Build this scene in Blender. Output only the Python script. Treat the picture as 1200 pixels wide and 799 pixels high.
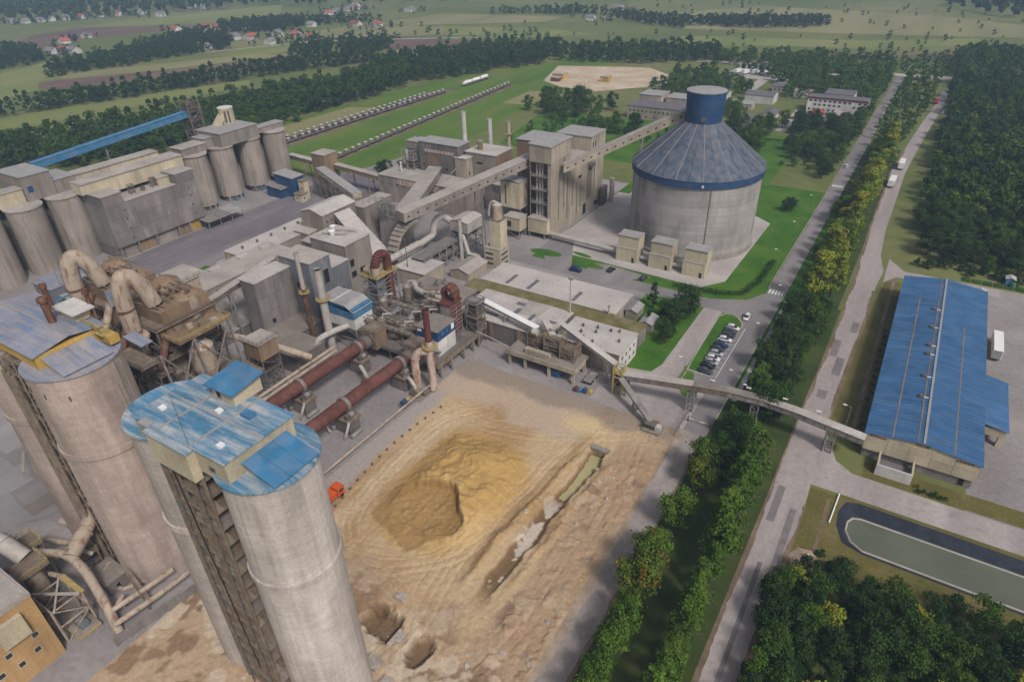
import bpy, math, random
import numpy as np
from mathutils import Matrix, Vector

for o in list(bpy.data.objects):
    bpy.data.objects.remove(o)
scene = bpy.context.scene
COL = scene.collection
R = random.Random(7)

# ---------------------------------------------------------------- camera
# world axes follow the plant: +Y runs along the two long roads, +X across them, metres
CAM_H = 110.0
PITCH, ROLL, YAW = 0.5645, -0.02918, -0.57012
fw = Vector((math.sin(YAW)*math.cos(PITCH), math.cos(YAW)*math.cos(PITCH), -math.sin(PITCH)))
rt = Vector((math.cos(YAW), -math.sin(YAW), 0))
up = rt.cross(fw)
r2 = rt*math.cos(ROLL) + up*math.sin(ROLL)
u2 = up*math.cos(ROLL) - rt*math.sin(ROLL)
cd = bpy.data.cameras.new('camera')
cd.sensor_width = 36.0
cd.lens = 767.4/1200*36
cd.clip_start = 1.0
cd.clip_end = 9000
cam = bpy.data.objects.new('camera', cd)
COL.objects.link(cam)
cam.matrix_world = Matrix(((r2.x, u2.x, -fw.x, 0), (r2.y, u2.y, -fw.y, 0), (r2.z, u2.z, -fw.z, CAM_H), (0, 0, 0, 1)))
scene.camera = cam

# ---------------------------------------------------------------- light: bright overcast
SUN_EL, SUN_AZ = math.radians(48), math.radians(118)      # azimuth clockwise from +Y
w = bpy.data.worlds.new('World')
scene.world = w
w.use_nodes = True
wn, wl = w.node_tree.nodes, w.node_tree.links
wn.clear()
sky = wn.new('ShaderNodeTexSky')
sky.sky_type = 'NISHITA'
sky.sun_disc = False
sky.sun_elevation = SUN_EL
sky.sun_rotation = SUN_AZ
sky.air_density = 1.3
sky.dust_density = 4.0
sky.ozone_density = 1.0
bg = wn.new('ShaderNodeBackground')
bg.inputs['Strength'].default_value = 0.06
wo = wn.new('ShaderNodeOutputWorld')
hs = wn.new('ShaderNodeHueSaturation')                   # cloud cover greys the sky light
hs.inputs['Saturation'].default_value = 0.35
wl.new(sky.outputs[0], hs.inputs['Color'])
wl.new(hs.outputs[0], bg.inputs[0])
wl.new(bg.outputs[0], wo.inputs[0])
sd = bpy.data.lights.new('sun', 'SUN')
sd.energy = 1.5
sd.angle = math.radians(10)
sd.color = (1.0, 0.945, 0.88)
sun = bpy.data.objects.new('sun', sd)
COL.objects.link(sun)
sun.location = (100, -50, 300)
sdir = Vector((math.sin(SUN_AZ)*math.cos(SUN_EL), math.cos(SUN_AZ)*math.cos(SUN_EL), math.sin(SUN_EL)))
sun.rotation_euler = sdir.to_track_quat('Z', 'Y').to_euler()

vs = scene.view_settings
vs.view_transform = 'Standard'
vs.look = 'None'
vs.exposure = 0.72
vs.gamma = 1.0
vs.use_curve_mapping = False
scene.render.engine = 'CYCLES'
scene.cycles.max_bounces = 5
scene.cycles.diffuse_bounces = 1
scene.cycles.glossy_bounces = 2
scene.cycles.transmission_bounces = 2
scene.cycles.volume_bounces = 0
scene.cycles.transparent_max_bounces = 6
scene.cycles.use_denoising = True

# ---------------------------------------------------------------- object helpers
def link(o, parent=None):
    COL.objects.link(o)
    if parent is not None:
        o.parent = parent
    return o

def tag(o, label=None, cat=None, group=None, kind=None):
    if label: o['label'] = label
    if cat: o['category'] = cat
    if group: o['group'] = group
    if kind: o['kind'] = kind
    return o

def thing(name, label, cat, loc=(0, 0, 0), rz=0.0, group=None):
    o = bpy.data.objects.new(name, None)
    o.empty_display_size = 0.5
    o.location = loc
    o.rotation_euler = (0, 0, rz)
    link(o)
    return tag(o, label, cat, group)

def new_mesh(name, v, f, mat=None, smooth=False):
    me = bpy.data.meshes.new(name)
    me.from_pydata(v, [], f)
    if smooth:
        me.polygons.foreach_set('use_smooth', [True]*len(me.polygons))
    if mat is not None:
        me.materials.append(mat)
    me.update()
    return me

class MB:
    """collects shapes in world metres and links them as ONE mesh object"""
    def __init__(s):
        s.v, s.f = [], []
    def add(s, v, f):
        n = len(s.v)
        s.v += [tuple(p) for p in v]
        s.f += [tuple(i+n for i in q) for q in f]
        return s
    def hexa(s, b, t):
        s.add(list(b)+list(t), [(3, 2, 1, 0), (4, 5, 6, 7), (0, 1, 5, 4), (1, 2, 6, 5), (2, 3, 7, 6), (3, 0, 4, 7)])
        return s
    def box(s, x0, x1, y0, y1, z0, z1):
        return s.hexa([(x0, y0, z0), (x1, y0, z0), (x1, y1, z0), (x0, y1, z0)], [(x0, y0, z1), (x1, y0, z1), (x1, y1, z1), (x0, y1, z1)])
    def prism(s, poly, z0, z1):
        n = len(poly)
        v = [(x, y, z0) for x, y in poly]+[(x, y, z1) for x, y in poly]
        return s.add(v, [tuple(range(n-1, -1, -1)), tuple(range(n, 2*n))]+[(i, (i+1) % n, (i+1) % n+n, i+n) for i in range(n)])
    def sheet(s, poly, z):
        return s.add([(x, y, z) for x, y in poly], [tuple(range(len(poly)))])
    def cyl(s, p, q, r0, r1=None, n=12, cap=True):
        r1 = r0 if r1 is None else r1
        p, q = Vector(p), Vector(q)
        d = (q-p).normalized()
        a = d.orthogonal().normalized() if abs(d.z) < .999 else Vector((1, 0, 0))
        b = d.cross(a)
        v = []
        for c, r in ((p, r0), (q, r1)):
            v += [c+(a*math.cos(2*math.pi*i/n)+b*math.sin(2*math.pi*i/n))*r for i in range(n)]
        f = [(i, (i+1) % n, (i+1) % n+n, i+n) for i in range(n)]
        if cap:
            f += [tuple(range(n-1, -1, -1)), tuple(range(n, 2*n))]
        return s.add(v, f)
    def tube(s, pts, r, n=8):
        pts = [Vector(p) for p in pts]
        v = []
        a = None
        for i, p in enumerate(pts):
            d = (pts[min(i+1, len(pts)-1)]-pts[max(i-1, 0)]).normalized()
            if a is None:
                a = d.orthogonal().normalized()
            a = (a-d*a.dot(d)).normalized()
            b = d.cross(a)
            rr = r[i] if isinstance(r, (list, tuple)) else r
            v += [p+(a*math.cos(2*math.pi*k/n)+b*math.sin(2*math.pi*k/n))*rr for k in range(n)]
        f = []
        for i in range(len(pts)-1):
            f += [(i*n+k, i*n+(k+1) % n, (i+1)*n+(k+1) % n, (i+1)*n+k) for k in range(n)]
        m = len(pts)-1
        f += [tuple(range(n-1, -1, -1)), tuple(m*n+k for k in range(n))]
        return s.add(v, f)
    def bar(s, p, q, t=.15):
        return s.cyl(p, q, t*.7, t*.7, 4)
    def build(s, name, mat, parent=None, smooth=False):
        if parent is not None and parent.type == 'EMPTY':
            L = parent.location
            v = [(x-L.x, y-L.y, z-L.z) for x, y, z in s.v]
        elif parent is not None and parent.parent is not None:
            L = parent.parent.location
            v = [(x-L.x, y-L.y, z-L.z) for x, y, z in s.v]
        else:
            v = s.v
        o = bpy.data.objects.new(name, new_mesh(name, v, s.f, mat, smooth))
        if smooth:
            try:
                o.data.set_sharp_from_angle(angle=math.radians(40))
            except Exception:
                pass
        return link(o, parent)

def B(x0, x1, y0, y1, z0, z1):
    return MB().box(x0, x1, y0, y1, z0, z1)

def copy_tree(o, parent=None, loc=None, rz=None):
    c = o.copy()
    link(c, parent)
    if loc is not None: c.location = loc
    if rz is not None: c.rotation_euler = (0, 0, rz)
    for ch in list(o.children):
        copy_tree(ch, c)
    return c

def structure(name, mb, mat, smooth=False):
    return tag(mb.build(name, mat, None, smooth), kind='structure')

def arc(p0, c, p1, n=10):
    """quadratic bend p0 -> p1 with control c"""
    p0, c, p1 = Vector(p0), Vector(c), Vector(p1)
    return [p0*(1-t)**2+c*2*t*(1-t)+p1*t*t for t in [i/n for i in range(n+1)]]

# ---------------------------------------------------------------- materials
def rgb(c):
    return (c[0], c[1], c[2], 1)

class NT:
    def __init__(s, name):
        s.m = bpy.data.materials.new(name)
        s.m.use_nodes = True
        s.n, s.l = s.m.node_tree.nodes, s.m.node_tree.links
        s.bsdf = s.n['Principled BSDF']
        s.bsdf.inputs['Specular IOR Level'].default_value = .25
        s.pos = s.n.new('ShaderNodeNewGeometry').outputs['Position']
    def mapping(s, sc, src=None):
        m = s.n.new('ShaderNodeMapping')
        m.inputs['Scale'].default_value = sc
        s.l.new(src or s.pos, m.inputs[0])
        return m.outputs[0]
    def noise(s, scale, detail=5, vec=None, rough=.6):
        t = s.n.new('ShaderNodeTexNoise')
        t.inputs['Scale'].default_value = scale
        t.inputs['Detail'].default_value = detail
        t.inputs['Roughness'].default_value = rough
        s.l.new(vec or s.pos, t.inputs['Vector'])
        return t.outputs['Fac']
    def ramp(s, fac, a, b, c0=(0, 0, 0), c1=(1, 1, 1)):
        r = s.n.new('ShaderNodeValToRGB')
        r.color_ramp.elements[0].position, r.color_ramp.elements[1].position = a, b
        r.color_ramp.elements[0].color, r.color_ramp.elements[1].color = rgb(c0), rgb(c1)
        s.l.new(fac, r.inputs[0])
        return r.outputs[0]
    def mix(s, fac, a, b, mode='MIX'):
        m = s.n.new('ShaderNodeMix')
        m.data_type = 'RGBA'
        m.blend_type = mode
        for sock, val in ((m.inputs[0], fac), (m.inputs[6], a), (m.inputs[7], b)):
            if isinstance(val, (int, float)): sock.default_value = val
            elif isinstance(val, tuple): sock.default_value = rgb(val)
            else: s.l.new(val, sock)
        return m.outputs[2]
    def rnd(s):
        return s.n.new('ShaderNodeObjectInfo').outputs['Random']
    def attr(s, name):
        a = s.n.new('ShaderNodeAttribute')
        a.attribute_name = name
        return a
    def done(s, col, rough=.85, bump=None, bstr=.3, metal=0.0, bdist=.1):
        s.l.new(col, s.bsdf.inputs['Base Color']) if not isinstance(col, tuple) else None
        if isinstance(col, tuple): s.bsdf.inputs['Base Color'].default_value = rgb(col)
        s.bsdf.inputs['Roughness'].default_value = rough
        s.bsdf.inputs['Metallic'].default_value = metal
        if bump is not None:
            b = s.n.new('ShaderNodeBump')
            b.inputs['Strength'].default_value = bstr
            b.inputs['Distance'].default_value = bdist
            s.l.new(bump, b.inputs['Height'])
            s.l.new(b.outputs[0], s.bsdf.inputs['Normal'])
        return s.m

def mul(c, k):
    return tuple(min(1, x*k) for x in c)

def mat_wall(name, c, stain=(.13, .11, .09), dust=(.40, .36, .33), amt=.55, rough=.9, rand=.10, band=0.0, patch=False):
    """mineral wall: large blotches, rain streaks running down, cement dust"""
    t = NT(name)
    col = t.mix(t.ramp(t.noise(.13, 7, t.mapping((1, 1, .45))), .36, .66), mul(c, .74), mul(c, 1.16))
    st = t.noise(1.0, 6, t.mapping((.9, .9, .045)))
    col = t.mix(t.mix(1.0, t.ramp(st, .52, .74), (amt, amt, amt), 'MULTIPLY'), col, stain)
    du = t.noise(1.0, 5, t.mapping((.5, .5, .10)))
    col = t.mix(t.mix(1.0, t.ramp(du, .56, .8), (.7, .7, .7), 'MULTIPLY'), col, dust)
    if patch:                              # formwork bays: broad upright patches
        pb = t.noise(.45, 3, t.mapping((1, 1, .07)))
        col = t.mix(.55, col, t.ramp(pb, .36, .64, (.74, .72, .71), (1.2, 1.2, 1.2)), 'MULTIPLY')
        rp = t.noise(.5, 5, t.mapping((.5, .5, 2.2)))
        col = t.mix(.4, col, t.ramp(rp, .35, .65, (.78,)*3, (1.12,)*3), 'MULTIPLY')
    fine = t.noise(2.6, 4)
    col = t.mix(.5, col, t.ramp(fine, .25, .75, (.62, .62, .62), (1.25, 1.25, 1.25)), 'MULTIPLY')
    if rand:
        col = t.mix(1.0, col, t.ramp(t.rnd(), 0, 1, (1-rand,)*3, (1+rand,)*3), 'MULTIPLY')
    if band:
        wv = t.n.new('ShaderNodeTexWave')
        wv.bands_direction = 'Z'
        wv.inputs['Scale'].default_value = band
        wv.inputs['Distortion'].default_value = .6
        wv.inputs['Detail'].default_value = 3
        wv.inputs['Detail Scale'].default_value = .6
        t.l.new(t.pos, wv.inputs[0])
        bn = t.noise(1.0, 4, t.mapping((.02, .02, 1.3)))
        col = t.mix(.75, col, t.ramp(bn, .25, .75, (.72, .72, .74), (1.22, 1.22, 1.2)), 'MULTIPLY')
    return t.done(col, rough, fine, .25)

def mat_plain(name, c, var=.18, scale=.8, rough=.7, metal=0.0, rust=None, ramt=.5, dirt=None, damt=.5, rand=0.0):
    t = NT(name)
    n = t.noise(scale, 6)
    col = t.mix(t.ramp(n, .3, .7), mul(c, 1-var), mul(c, 1+var))
    if rust:
        col = t.mix(t.mix(1.0, t.ramp(t.noise(.9, 6, t.mapping((1, 1, .35))), .5, .68), (ramt,)*3, 'MULTIPLY'), col, rust)
    if dirt:
        col = t.mix(t.mix(1.0, t.ramp(t.noise(.35, 7), .42, .66), (damt,)*3, 'MULTIPLY'), col, dirt)
    if rand:
        col = t.mix(1.0, col, t.ramp(t.rnd(), 0, 1, (1-rand,)*3, (1+rand,)*3), 'MULTIPLY')
    return t.done(col, rough, t.noise(3.5, 3), .15, metal)

def mat_blue_roof(name, c, dust, lo, hi, direction='X', scale=1.2, rough=.55, streak=(.10, .8, .5)):
    t = NT(name)
    col = t.mix(t.ramp(t.noise(.22, 6), .3, .7), mul(c, .82), mul(c, 1.25))
    d = t.noise(1.0, 8, t.mapping(streak), .68)
    col = t.mix(t.ramp(d, lo, hi), col, dust)  # dust patches; on the warehouse also sky-reflection streaks painted into the colour
    col = t.mix(.6, col, t.ramp(t.noise(3.0, 4), .3, .7, (.75, .75, .75), (1.2, 1.2, 1.2)), 'MULTIPLY')
    col = t.mix(1.0, col, t.ramp(t.rnd(), 0, 1, (.92,)*3, (1.08,)*3), 'MULTIPLY')
    wv = t.n.new('ShaderNodeTexWave')
    wv.bands_direction = direction
    wv.inputs['Scale'].default_value = scale
    t.l.new(t.pos, wv.inputs[0])
    return t.done(col, rough, wv.outputs['Fac'], .5, bdist=.12)

def mat_ground(name, cols, scale=.05, fine=1.2, rough=.95, bstr=.4, fstr=.5, speck=None, damt=.5, mapscale=None):
    """two-scale natural ground; cols = (low, mid, high)"""
    t = NT(name)
    vec = t.mapping(mapscale) if mapscale else None
    n = t.noise(scale, 8, vec, .62)
    r = t.n.new('ShaderNodeValToRGB')
    e = r.color_ramp.elements
    e[0].position, e[1].position = .34, .66
    e[0].color, e[1].color = rgb(cols[0]), rgb(cols[2])
    m = r.color_ramp.elements.new(.5)
    m.color = rgb(cols[1])
    t.l.new(n, r.inputs[0])
    f = t.noise(fine, 6)
    col = t.mix(fstr, r.outputs[0], t.ramp(f, .3, .7, (.65,)*3, (1.3,)*3), 'MULTIPLY')
    if speck:
        col = t.mix(t.mix(1.0, t.ramp(t.noise(scale*4, 7), .55, .7), (damt,)*3, 'MULTIPLY'), col, speck)
    return t.done(col, rough, f, bstr)

def mat_leaf(name, c, c2=None, amt=.0, rand=.22):
    t = NT(name)
    n = t.noise(.55, 4)
    col = t.mix(t.ramp(n, .3, .7), mul(c, .55), mul(c, 1.45))
    if c2:
        col = t.mix(t.ramp(t.noise(.35, 3), .55-amt*.2, .72-amt*.2), col, c2)
    col = t.mix(1.0, col, t.ramp(t.rnd(), 0, 1, (1-rand, 1-rand*.6, 1-rand), (1+rand, 1+rand*.7, 1+rand*.4)), 'MULTIPLY')
    t.bsdf.inputs['Specular IOR Level'].default_value = .12
    return t.done(col, .8)

M = {}
M['conc'] = mat_wall('grey_concrete', (.265, .228, .2))
M['conc_d'] = mat_wall('dark_grey_concrete', (.165, .145, .138))
M['panel_grey'] = mat_wall('grey_cladding', (.215, .192, .182), amt=.4, rand=.12)
M['blue_grey'] = mat_wall('blue_grey_cladding', (.165, .175, .195), amt=.4)
M['silo'] = mat_wall('silo_concrete', (.50, .44, .405), stain=(.36, .31, .285), amt=.25, dust=(.55, .50, .47), patch=True)
M['silo_d'] = mat_wall('weathered_silo_concrete', (.31, .262, .228), stain=(.09, .07, .052), amt=.75, dust=(.40, .36, .33))
M['silo_t'] = mat_wall('tan_silo_concrete', (.41, .325, .285), stain=(.30, .235, .205), amt=.2, dust=(.46, .38, .34), patch=True)
M['dome_wall'] = mat_wall('slipformed_concrete', (.36, .335, .32), stain=(.14, .12, .11), amt=.35, dust=(.40, .38, .36), band=.35)
M['tower'] = mat_wall('tan_concrete', (.365, .31, .245), stain=(.12, .10, .075), amt=.6, dust=(.42, .37, .30))
M['cream'] = mat_wall('cream_cladding', (.50, .43, .31), stain=(.25, .21, .15), amt=.35, dust=(.5, .45, .36))
M['yellow'] = mat_wall('ochre_cladding', (.50, .32, .085), stain=(.22, .14, .06), amt=.35, dust=(.5, .4, .25))
M['orange'] = mat_wall('orange_render', (.42, .265, .125), stain=(.2, .11, .06), amt=.4, dust=(.48, .33, .2))
M['brown'] = mat_wall('brown_dusty_cladding', (.24, .165, .105), stain=(.09, .06, .04), amt=.6, dust=(.36, .28, .21))
M['white'] = mat_wall('white_render', (.56, .54, .515), stain=(.3, .28, .25), amt=.35, dust=(.6, .57, .53))
M['roof'] = mat_ground('dusty_flat_roof', ((.285, .255, .235), (.35, .312, .285), (.415, .372, .34)), .12, 1.6, bstr=.15, speck=(.21, .185, .165), damt=.7)
M['roof_w'] = mat_ground('pale_flat_roof', ((.355, .325, .31), (.42, .385, .365), (.49, .45, .425)), .1, 1.6, bstr=.15, speck=(.22, .19, .17), damt=.55)
M['roof_moss'] = mat_ground('mossy_roof', ((.10, .095, .03), (.15, .125, .05), (.22, .185, .12)), .2, 1.8)
M['roof_metal'] = mat_plain('grey_sheet_roof', (.27, .265, .27), .15, .4, .5, 0, None, 0, (.38, .34, .31), .5)
M['roof_b'] = mat_ground('brown_dust_roof', ((.165, .14, .125), (.205, .175, .155), (.26, .225, .20)), .14, 1.4, bstr=.15, speck=(.13, .11, .095), damt=.6)
M['roof_dark'] = mat_plain('dark_felt_roof', (.13, .12, .135), .2, .3, .85)
M['blue_dust'] = mat_blue_roof('dusty_blue_roof', (.07, .20, .33), (.44, .45, .46), .44, .66, 'X', 1.6)
M['blue_pale'] = mat_blue_roof('worn_pale_blue_roof', (.16, .21, .32), (.34, .31, .32), .36, .62, 'X', 1.6)
M['blue_wh'] = mat_blue_roof('blue_corrugated_roof', (.040, .115, .25), (.105, .18, .29), .46, .86, 'Y', .9, .38, (.08, .5, .5))  # pale tint: dust plus streaks of reflected sky painted into the colour
M['blue_cone'] = mat_blue_roof('blue_cone_sheets', (.052, .076, .118), (.18, .165, .17), .40, .74, 'Z', 1.0, .6, (.5, .5, .12))
M['blue'] = mat_plain('blue_sheet', (.018, .058, .145), .2, .3, .55, dirt=(.09, .10, .14), damt=.35)
M['blue_l'] = mat_plain('mid_blue_sheet', (.042, .16, .30), .2, .3, .55, dirt=(.2, .24, .32), damt=.35)
M['steel'] = mat_plain('grey_steel', (.24, .225, .215), .25, .6, .6, .2, (.14, .075, .04), .5, rand=.1)
M['steel_d'] = mat_plain('dark_dusty_steel', (.12, .105, .095), .3, .6, .8, 0, (.13, .065, .035), .5)
M['steel_b'] = mat_plain('brown_dusty_steel', (.19, .15, .115), .3, .6, .85, 0, (.13, .065, .035), .5)
M['duct'] = mat_plain('pale_duct', (.39, .36, .335), .12, .3, .6, 0, (.19, .115, .07), .35)
M['duct_t'] = mat_plain('tan_duct', (.36, .292, .232), .2, .25, .8, 0, (.17, .075, .04), .8)
M['rust'] = mat_plain('rusted_steel', (.125, .058, .038), .35, .6, .85, 0, (.33, .24, .18), .4)
M['rust_w'] = mat_plain('rust_streaked_white', (.44, .36, .31), .2, .6, .8, 0, (.30, .085, .03), 1.0)
M['kiln'] = mat_plain('kiln_shell', (.115, .043, .034), .3, .35, .75, 0, (.15, .075, .06), .8, rand=.06)
M['red'] = mat_plain('oxide_red', (.115, .038, .032), .25, .5, .7, 0, (.12, .05, .035), .5)
M['tyre'] = mat_plain('kiln_tyre', (.25, .225, .22), .2, .8, .5, .4)
M['yellow_p'] = mat_plain('yellow_paint', (.36, .275, .10), .2, .8, .6, dirt=(.3, .24, .15), damt=.5)
M['dark'] = mat_plain('dark_opening', (.018, .017, .018), .3, .5, .9)
M['glass'] = mat_plain('dark_glass', (.035, .04, .05), .2, .5, .15)
M['white_p'] = mat_plain('white_paint', (.70, .70, .70), .08, .8, .5)
M['asphalt'] = mat_ground('asphalt', ((.175, .158, .162), (.21, .19, .193), (.255, .23, .23)), .08, 1.0, bstr=.15, fstr=.3, speck=(.14, .125, .13), damt=.4, mapscale=(1, .08, 1))
M['conc_road'] = mat_ground('worn_concrete_road', ((.265, .232, .226), (.32, .28, .272), (.385, .34, .325)), .1, .9, bstr=.15, fstr=.35, speck=(.19, .165, .16), damt=.5, mapscale=(1, .10, 1))
M['haul'] = mat_ground('dusty_haul_road', ((.215, .18, .17), (.28, .238, .225), (.37, .325, .305)), .12, .9, bstr=.2, fstr=.4, speck=(.40, .36, .33), damt=.55, mapscale=(1, .25, 1))
M['yard'] = mat_ground('cement_dusted_yard', ((.20, .178, .178), (.255, .23, .228), (.325, .295, .288)), .05, .8, bstr=.2, fstr=.4, speck=(.12, .10, .105), damt=.4)
M['yard_d'] = mat_ground('dark_loading_yard', ((.13, .112, .125), (.165, .145, .16), (.22, .195, .20)), .06, .8, bstr=.15, fstr=.35, speck=(.25, .215, .205), damt=.5, mapscale=(1, .3, 1))
M['paving'] = mat_ground('pale_paving', ((.31, .28, .265), (.36, .325, .31), (.42, .385, .365)), .08, 1.4, bstr=.12, fstr=.3)
M['patch'] = mat_ground('dark_asphalt_patch', ((.15, .13, .135), (.18, .158, .16), (.21, .185, .185)), .3, 1.4, bstr=.1, fstr=.4)
M['kerb'] = mat_plain('kerb_stone', (.34, .315, .30), .2, .6, .9)
M['lawn'] = mat_ground('mown_lawn', ((.034, .098, .006), (.05, .13, .008), (.08, .15, .018)), .09, 1.3, fstr=.65, speck=(.085, .10, .03), damt=.5)
M['verge'] = mat_ground('dry_verge_grass', ((.095, .085, .022), (.115, .10, .028), (.16, .13, .05)), .12, 1.4, fstr=.6, speck=(.06, .075, .014), damt=.8)
M['understory'] = mat_ground('dark_understory_grass', ((.028, .045, .010), (.04, .06, .013), (.06, .075, .02)), .1, 1.4, fstr=.6)  # dark olive-green grass between the two roads
M['meadow'] = mat_ground('meadow', ((.08, .11, .028), (.125, .145, .042), (.185, .175, .075)), .006, .15, fstr=.45, speck=(.05, .075, .02), damt=.6)
M['meadow_g'] = mat_ground('rail_meadow', ((.055, .115, .012), (.085, .15, .016), (.16, .16, .045)), .025, .5, fstr=.45, speck=(.19, .14, .06), damt=.35, mapscale=(1, .3, 1))
M['field_g'] = mat_ground('green_field', ((.125, .165, .045), (.165, .19, .055), (.205, .21, .08)), .02, .3, fstr=.3, mapscale=(1, .1, 1))
M['field_y'] = mat_ground('pale_field', ((.17, .165, .075), (.21, .20, .09), (.25, .225, .11)), .02, .3, fstr=.3, mapscale=(1, .1, 1))
M['field_b'] = mat_ground('ploughed_field', ((.10, .06, .05), (.135, .085, .07), (.17, .115, .085)), .03, .4, fstr=.4, mapscale=(1, .1, 1))
M['sand_far'] = mat_ground('pale_sand', ((.38, .29, .20), (.46, .365, .265), (.54, .45, .35)), .05, .4)
M['sand_dust'] = mat_ground('spilled_sand', ((.25, .19, .14), (.30, .235, .175), (.36, .285, .215)), .2, 1.0)
M['soil'] = mat_ground('bare_soil', ((.13, .09, .06), (.17, .12, .08), (.22, .165, .115)), .1, .8)
M['hedge'] = mat_leaf('hedge_leaf', (.03, .065, .012))
M['leaf_g'] = mat_leaf('green_leaf', (.058, .108, .014))
M['leaf_m'] = mat_leaf('mid_green_leaf', (.042, .082, .013))
M['leaf_b'] = mat_leaf('bright_green_leaf', (.068, .122, .015))
M['leaf_d'] = mat_leaf('dark_green_leaf', (.027, .055, .013))
M['leaf_y'] = mat_leaf('yellow_green_leaf', (.15, .185, .020), (.29, .26, .026), .35)
M['leaf_l'] = mat_leaf('light_green_leaf', (.14, .19, .02), (.23, .235, .024), .3)
M['leaf_o'] = mat_leaf('autumn_tinged_leaf', (.075, .12, .016), (.20, .095, .018), .2)
M['bark'] = mat_plain('bark', (.11, .085, .065), .3, 1.5, .95)
M['tarp'] = mat_plain('black_pond_liner', (.018, .022, .035), .4, .5, .5)
M['rock'] = mat_plain('pale_rubble', (.36, .31, .27), .3, 1.2, .95, rand=.15)
def mat_water(name, c, rough=.12):
    t = NT(name)
    t.bsdf.inputs['Specular IOR Level'].default_value = .5
    col = t.mix(t.ramp(t.noise(.12, 4), .3, .7), mul(c, .85), mul(c, 1.15))
    return t.done(col, rough, t.noise(1.5, 3), .06)
M['pond'] = mat_water('murky_pond_water', (.105, .115, .08))
M['puddle'] = mat_water('yellow_puddle_water', (.36, .32, .155), .25)

# ================================================================ GROUND
YX0, YX1, YY0, YY1 = -100.0, -33.6, 4.0, 131.0           # quarry-sand yard (its own relief)
PX0, PX1, PY0, PY1 = 5.0, 90.0, 112.0, 127.0             # pond basin

def ground_sheet():
    xs = [-3600, -1200, -500, YX0, YX1, PX0, PX1, 400, 1800]
    ys = [-300, YY0, PY0, PY1, YY1, 400, 1200, 4200]
    mb = MB()
    for i in range(len(xs)-1):
        for j in range(len(ys)-1):
            cx, cy = (xs[i]+xs[i+1])/2, (ys[j]+ys[j+1])/2
            if YX0 < cx < YX1 and YY0 < cy < YY1: continue
            if PX0 < cx < PX1 and PY0 < cy < PY1: continue
            mb.sheet([(xs[i], ys[j]), (xs[i+1], ys[j]), (xs[i+1], ys[j+1]), (xs[i], ys[j+1])], 0)
    return mb
structure('ground', ground_sheet(), M['meadow'])

def rect(x0, x1, y0, y1):
    return [(x0, y0), (x1, y0), (x1, y1), (x0, y1)]

def area(name, polys, z, mat):
    mb = MB()
    for k, p in enumerate(polys):
        mb.sheet(p, z+.003*k)
    return structure(name, mb, M[mat])

# fields beyond the railway (parallel strips)
FIELDS = [
    ('field_g', [(-545, 203), (-581, 220), (-569, 290), (-525, 399), (-506, 384), (-520, 281)]),
    ('field_b', [(-672, 292), (-697, 305), (-695, 323), (-646, 394), (-583, 505), (-538, 553), (-563, 486), (-609, 370), (-653, 301)]),
    ('field_g', [(-650, 251), (-791, 316), (-798, 343), (-826, 385), (-788, 373), (-724, 327), (-706, 344), (-701, 307), (-668, 290)]),
    ('field_y', [(-695, 327), (-732, 333), (-716, 359), (-678, 426), (-646, 496), (-592, 518), (-650, 397)]),
    ('field_b', [(-981, 402), (-1067, 484), (-1102, 574), (-968, 623), (-873, 697), (-840, 669), (-935, 588), (-955, 503), (-955, 449), (-873, 353)]),
    ('field_g', [(-1105, 563), (-1096, 651), (-1082, 765), (-1050, 902), (-878, 749), (-987, 636), (-1051, 583)]),
    ('field_g', [(-673, 473), (-692, 534), (-669, 577), (-614, 533), (-636, 488)]),
    ('field_y', [(-717, 635), (-702, 729), (-577, 756), (-537, 703), (-610, 630), (-649, 571)]),
    ('field_b', [(-590, 609), (-569, 660), (-380, 679), (-316, 717), (-316, 674), (-424, 611), (-536, 578)]),
    ('field_g', [(-620, 672), (-644, 750), (-441, 788), (-362, 770), (-405, 724), (-589, 684)]),
    ('field_y', [(-692, 752), (-674, 886), (-480, 906), (-474, 848), (-633, 754)]),
    ('field_y', [(-434, 922), (-250, 1116), (-37, 1075), (61, 1004), (58, 897), (-99, 870), (-285, 846)]),
    ('field_g', [(-271, 704), (-266, 792), (-92, 819), (21, 882), (22, 840), (-55, 775), (-162, 754)]),
    ('field_b', [(-150, 700), (-20, 742), (40, 800), (40, 806), (-30, 752), (-150, 712)]),
]
for i, (m, p) in enumerate(FIELDS):
    area('field', [p], .03+.004*(i % 4), m)
area('railway_meadow', [[(-385, 200), (-262, 235), (-240, 330), (-262, 640), (-330, 640), (-372, 420)]], .03, 'meadow_g')
area('track_bed', [rect(-344, -328.5, 240, 440)], .05, 'soil')
area('rail_siding_bed', [[(-286, 250), (-279, 250), (-297, 480), (-304, 480)]], .05, 'soil')
area('sand_quarry', [[(-285, 505), (-306, 570), (-260, 585), (-226, 594), (-190, 560), (-188, 525), (-208, 507), (-228, 484), (-262, 490)]], .05, 'sand_far')
area('dry_bank', [[(-372, 262), (-345, 262), (-345, 370), (-368, 360)], [(-272, 420), (-250, 425), (-252, 470), (-275, 465)]], .04, 'field_y')
area('village_road', [[(-716, 470), (-712, 470), (-640, 600), (-430, 720), (-432, 724), (-644, 604)]], .08, 'paving')

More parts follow.
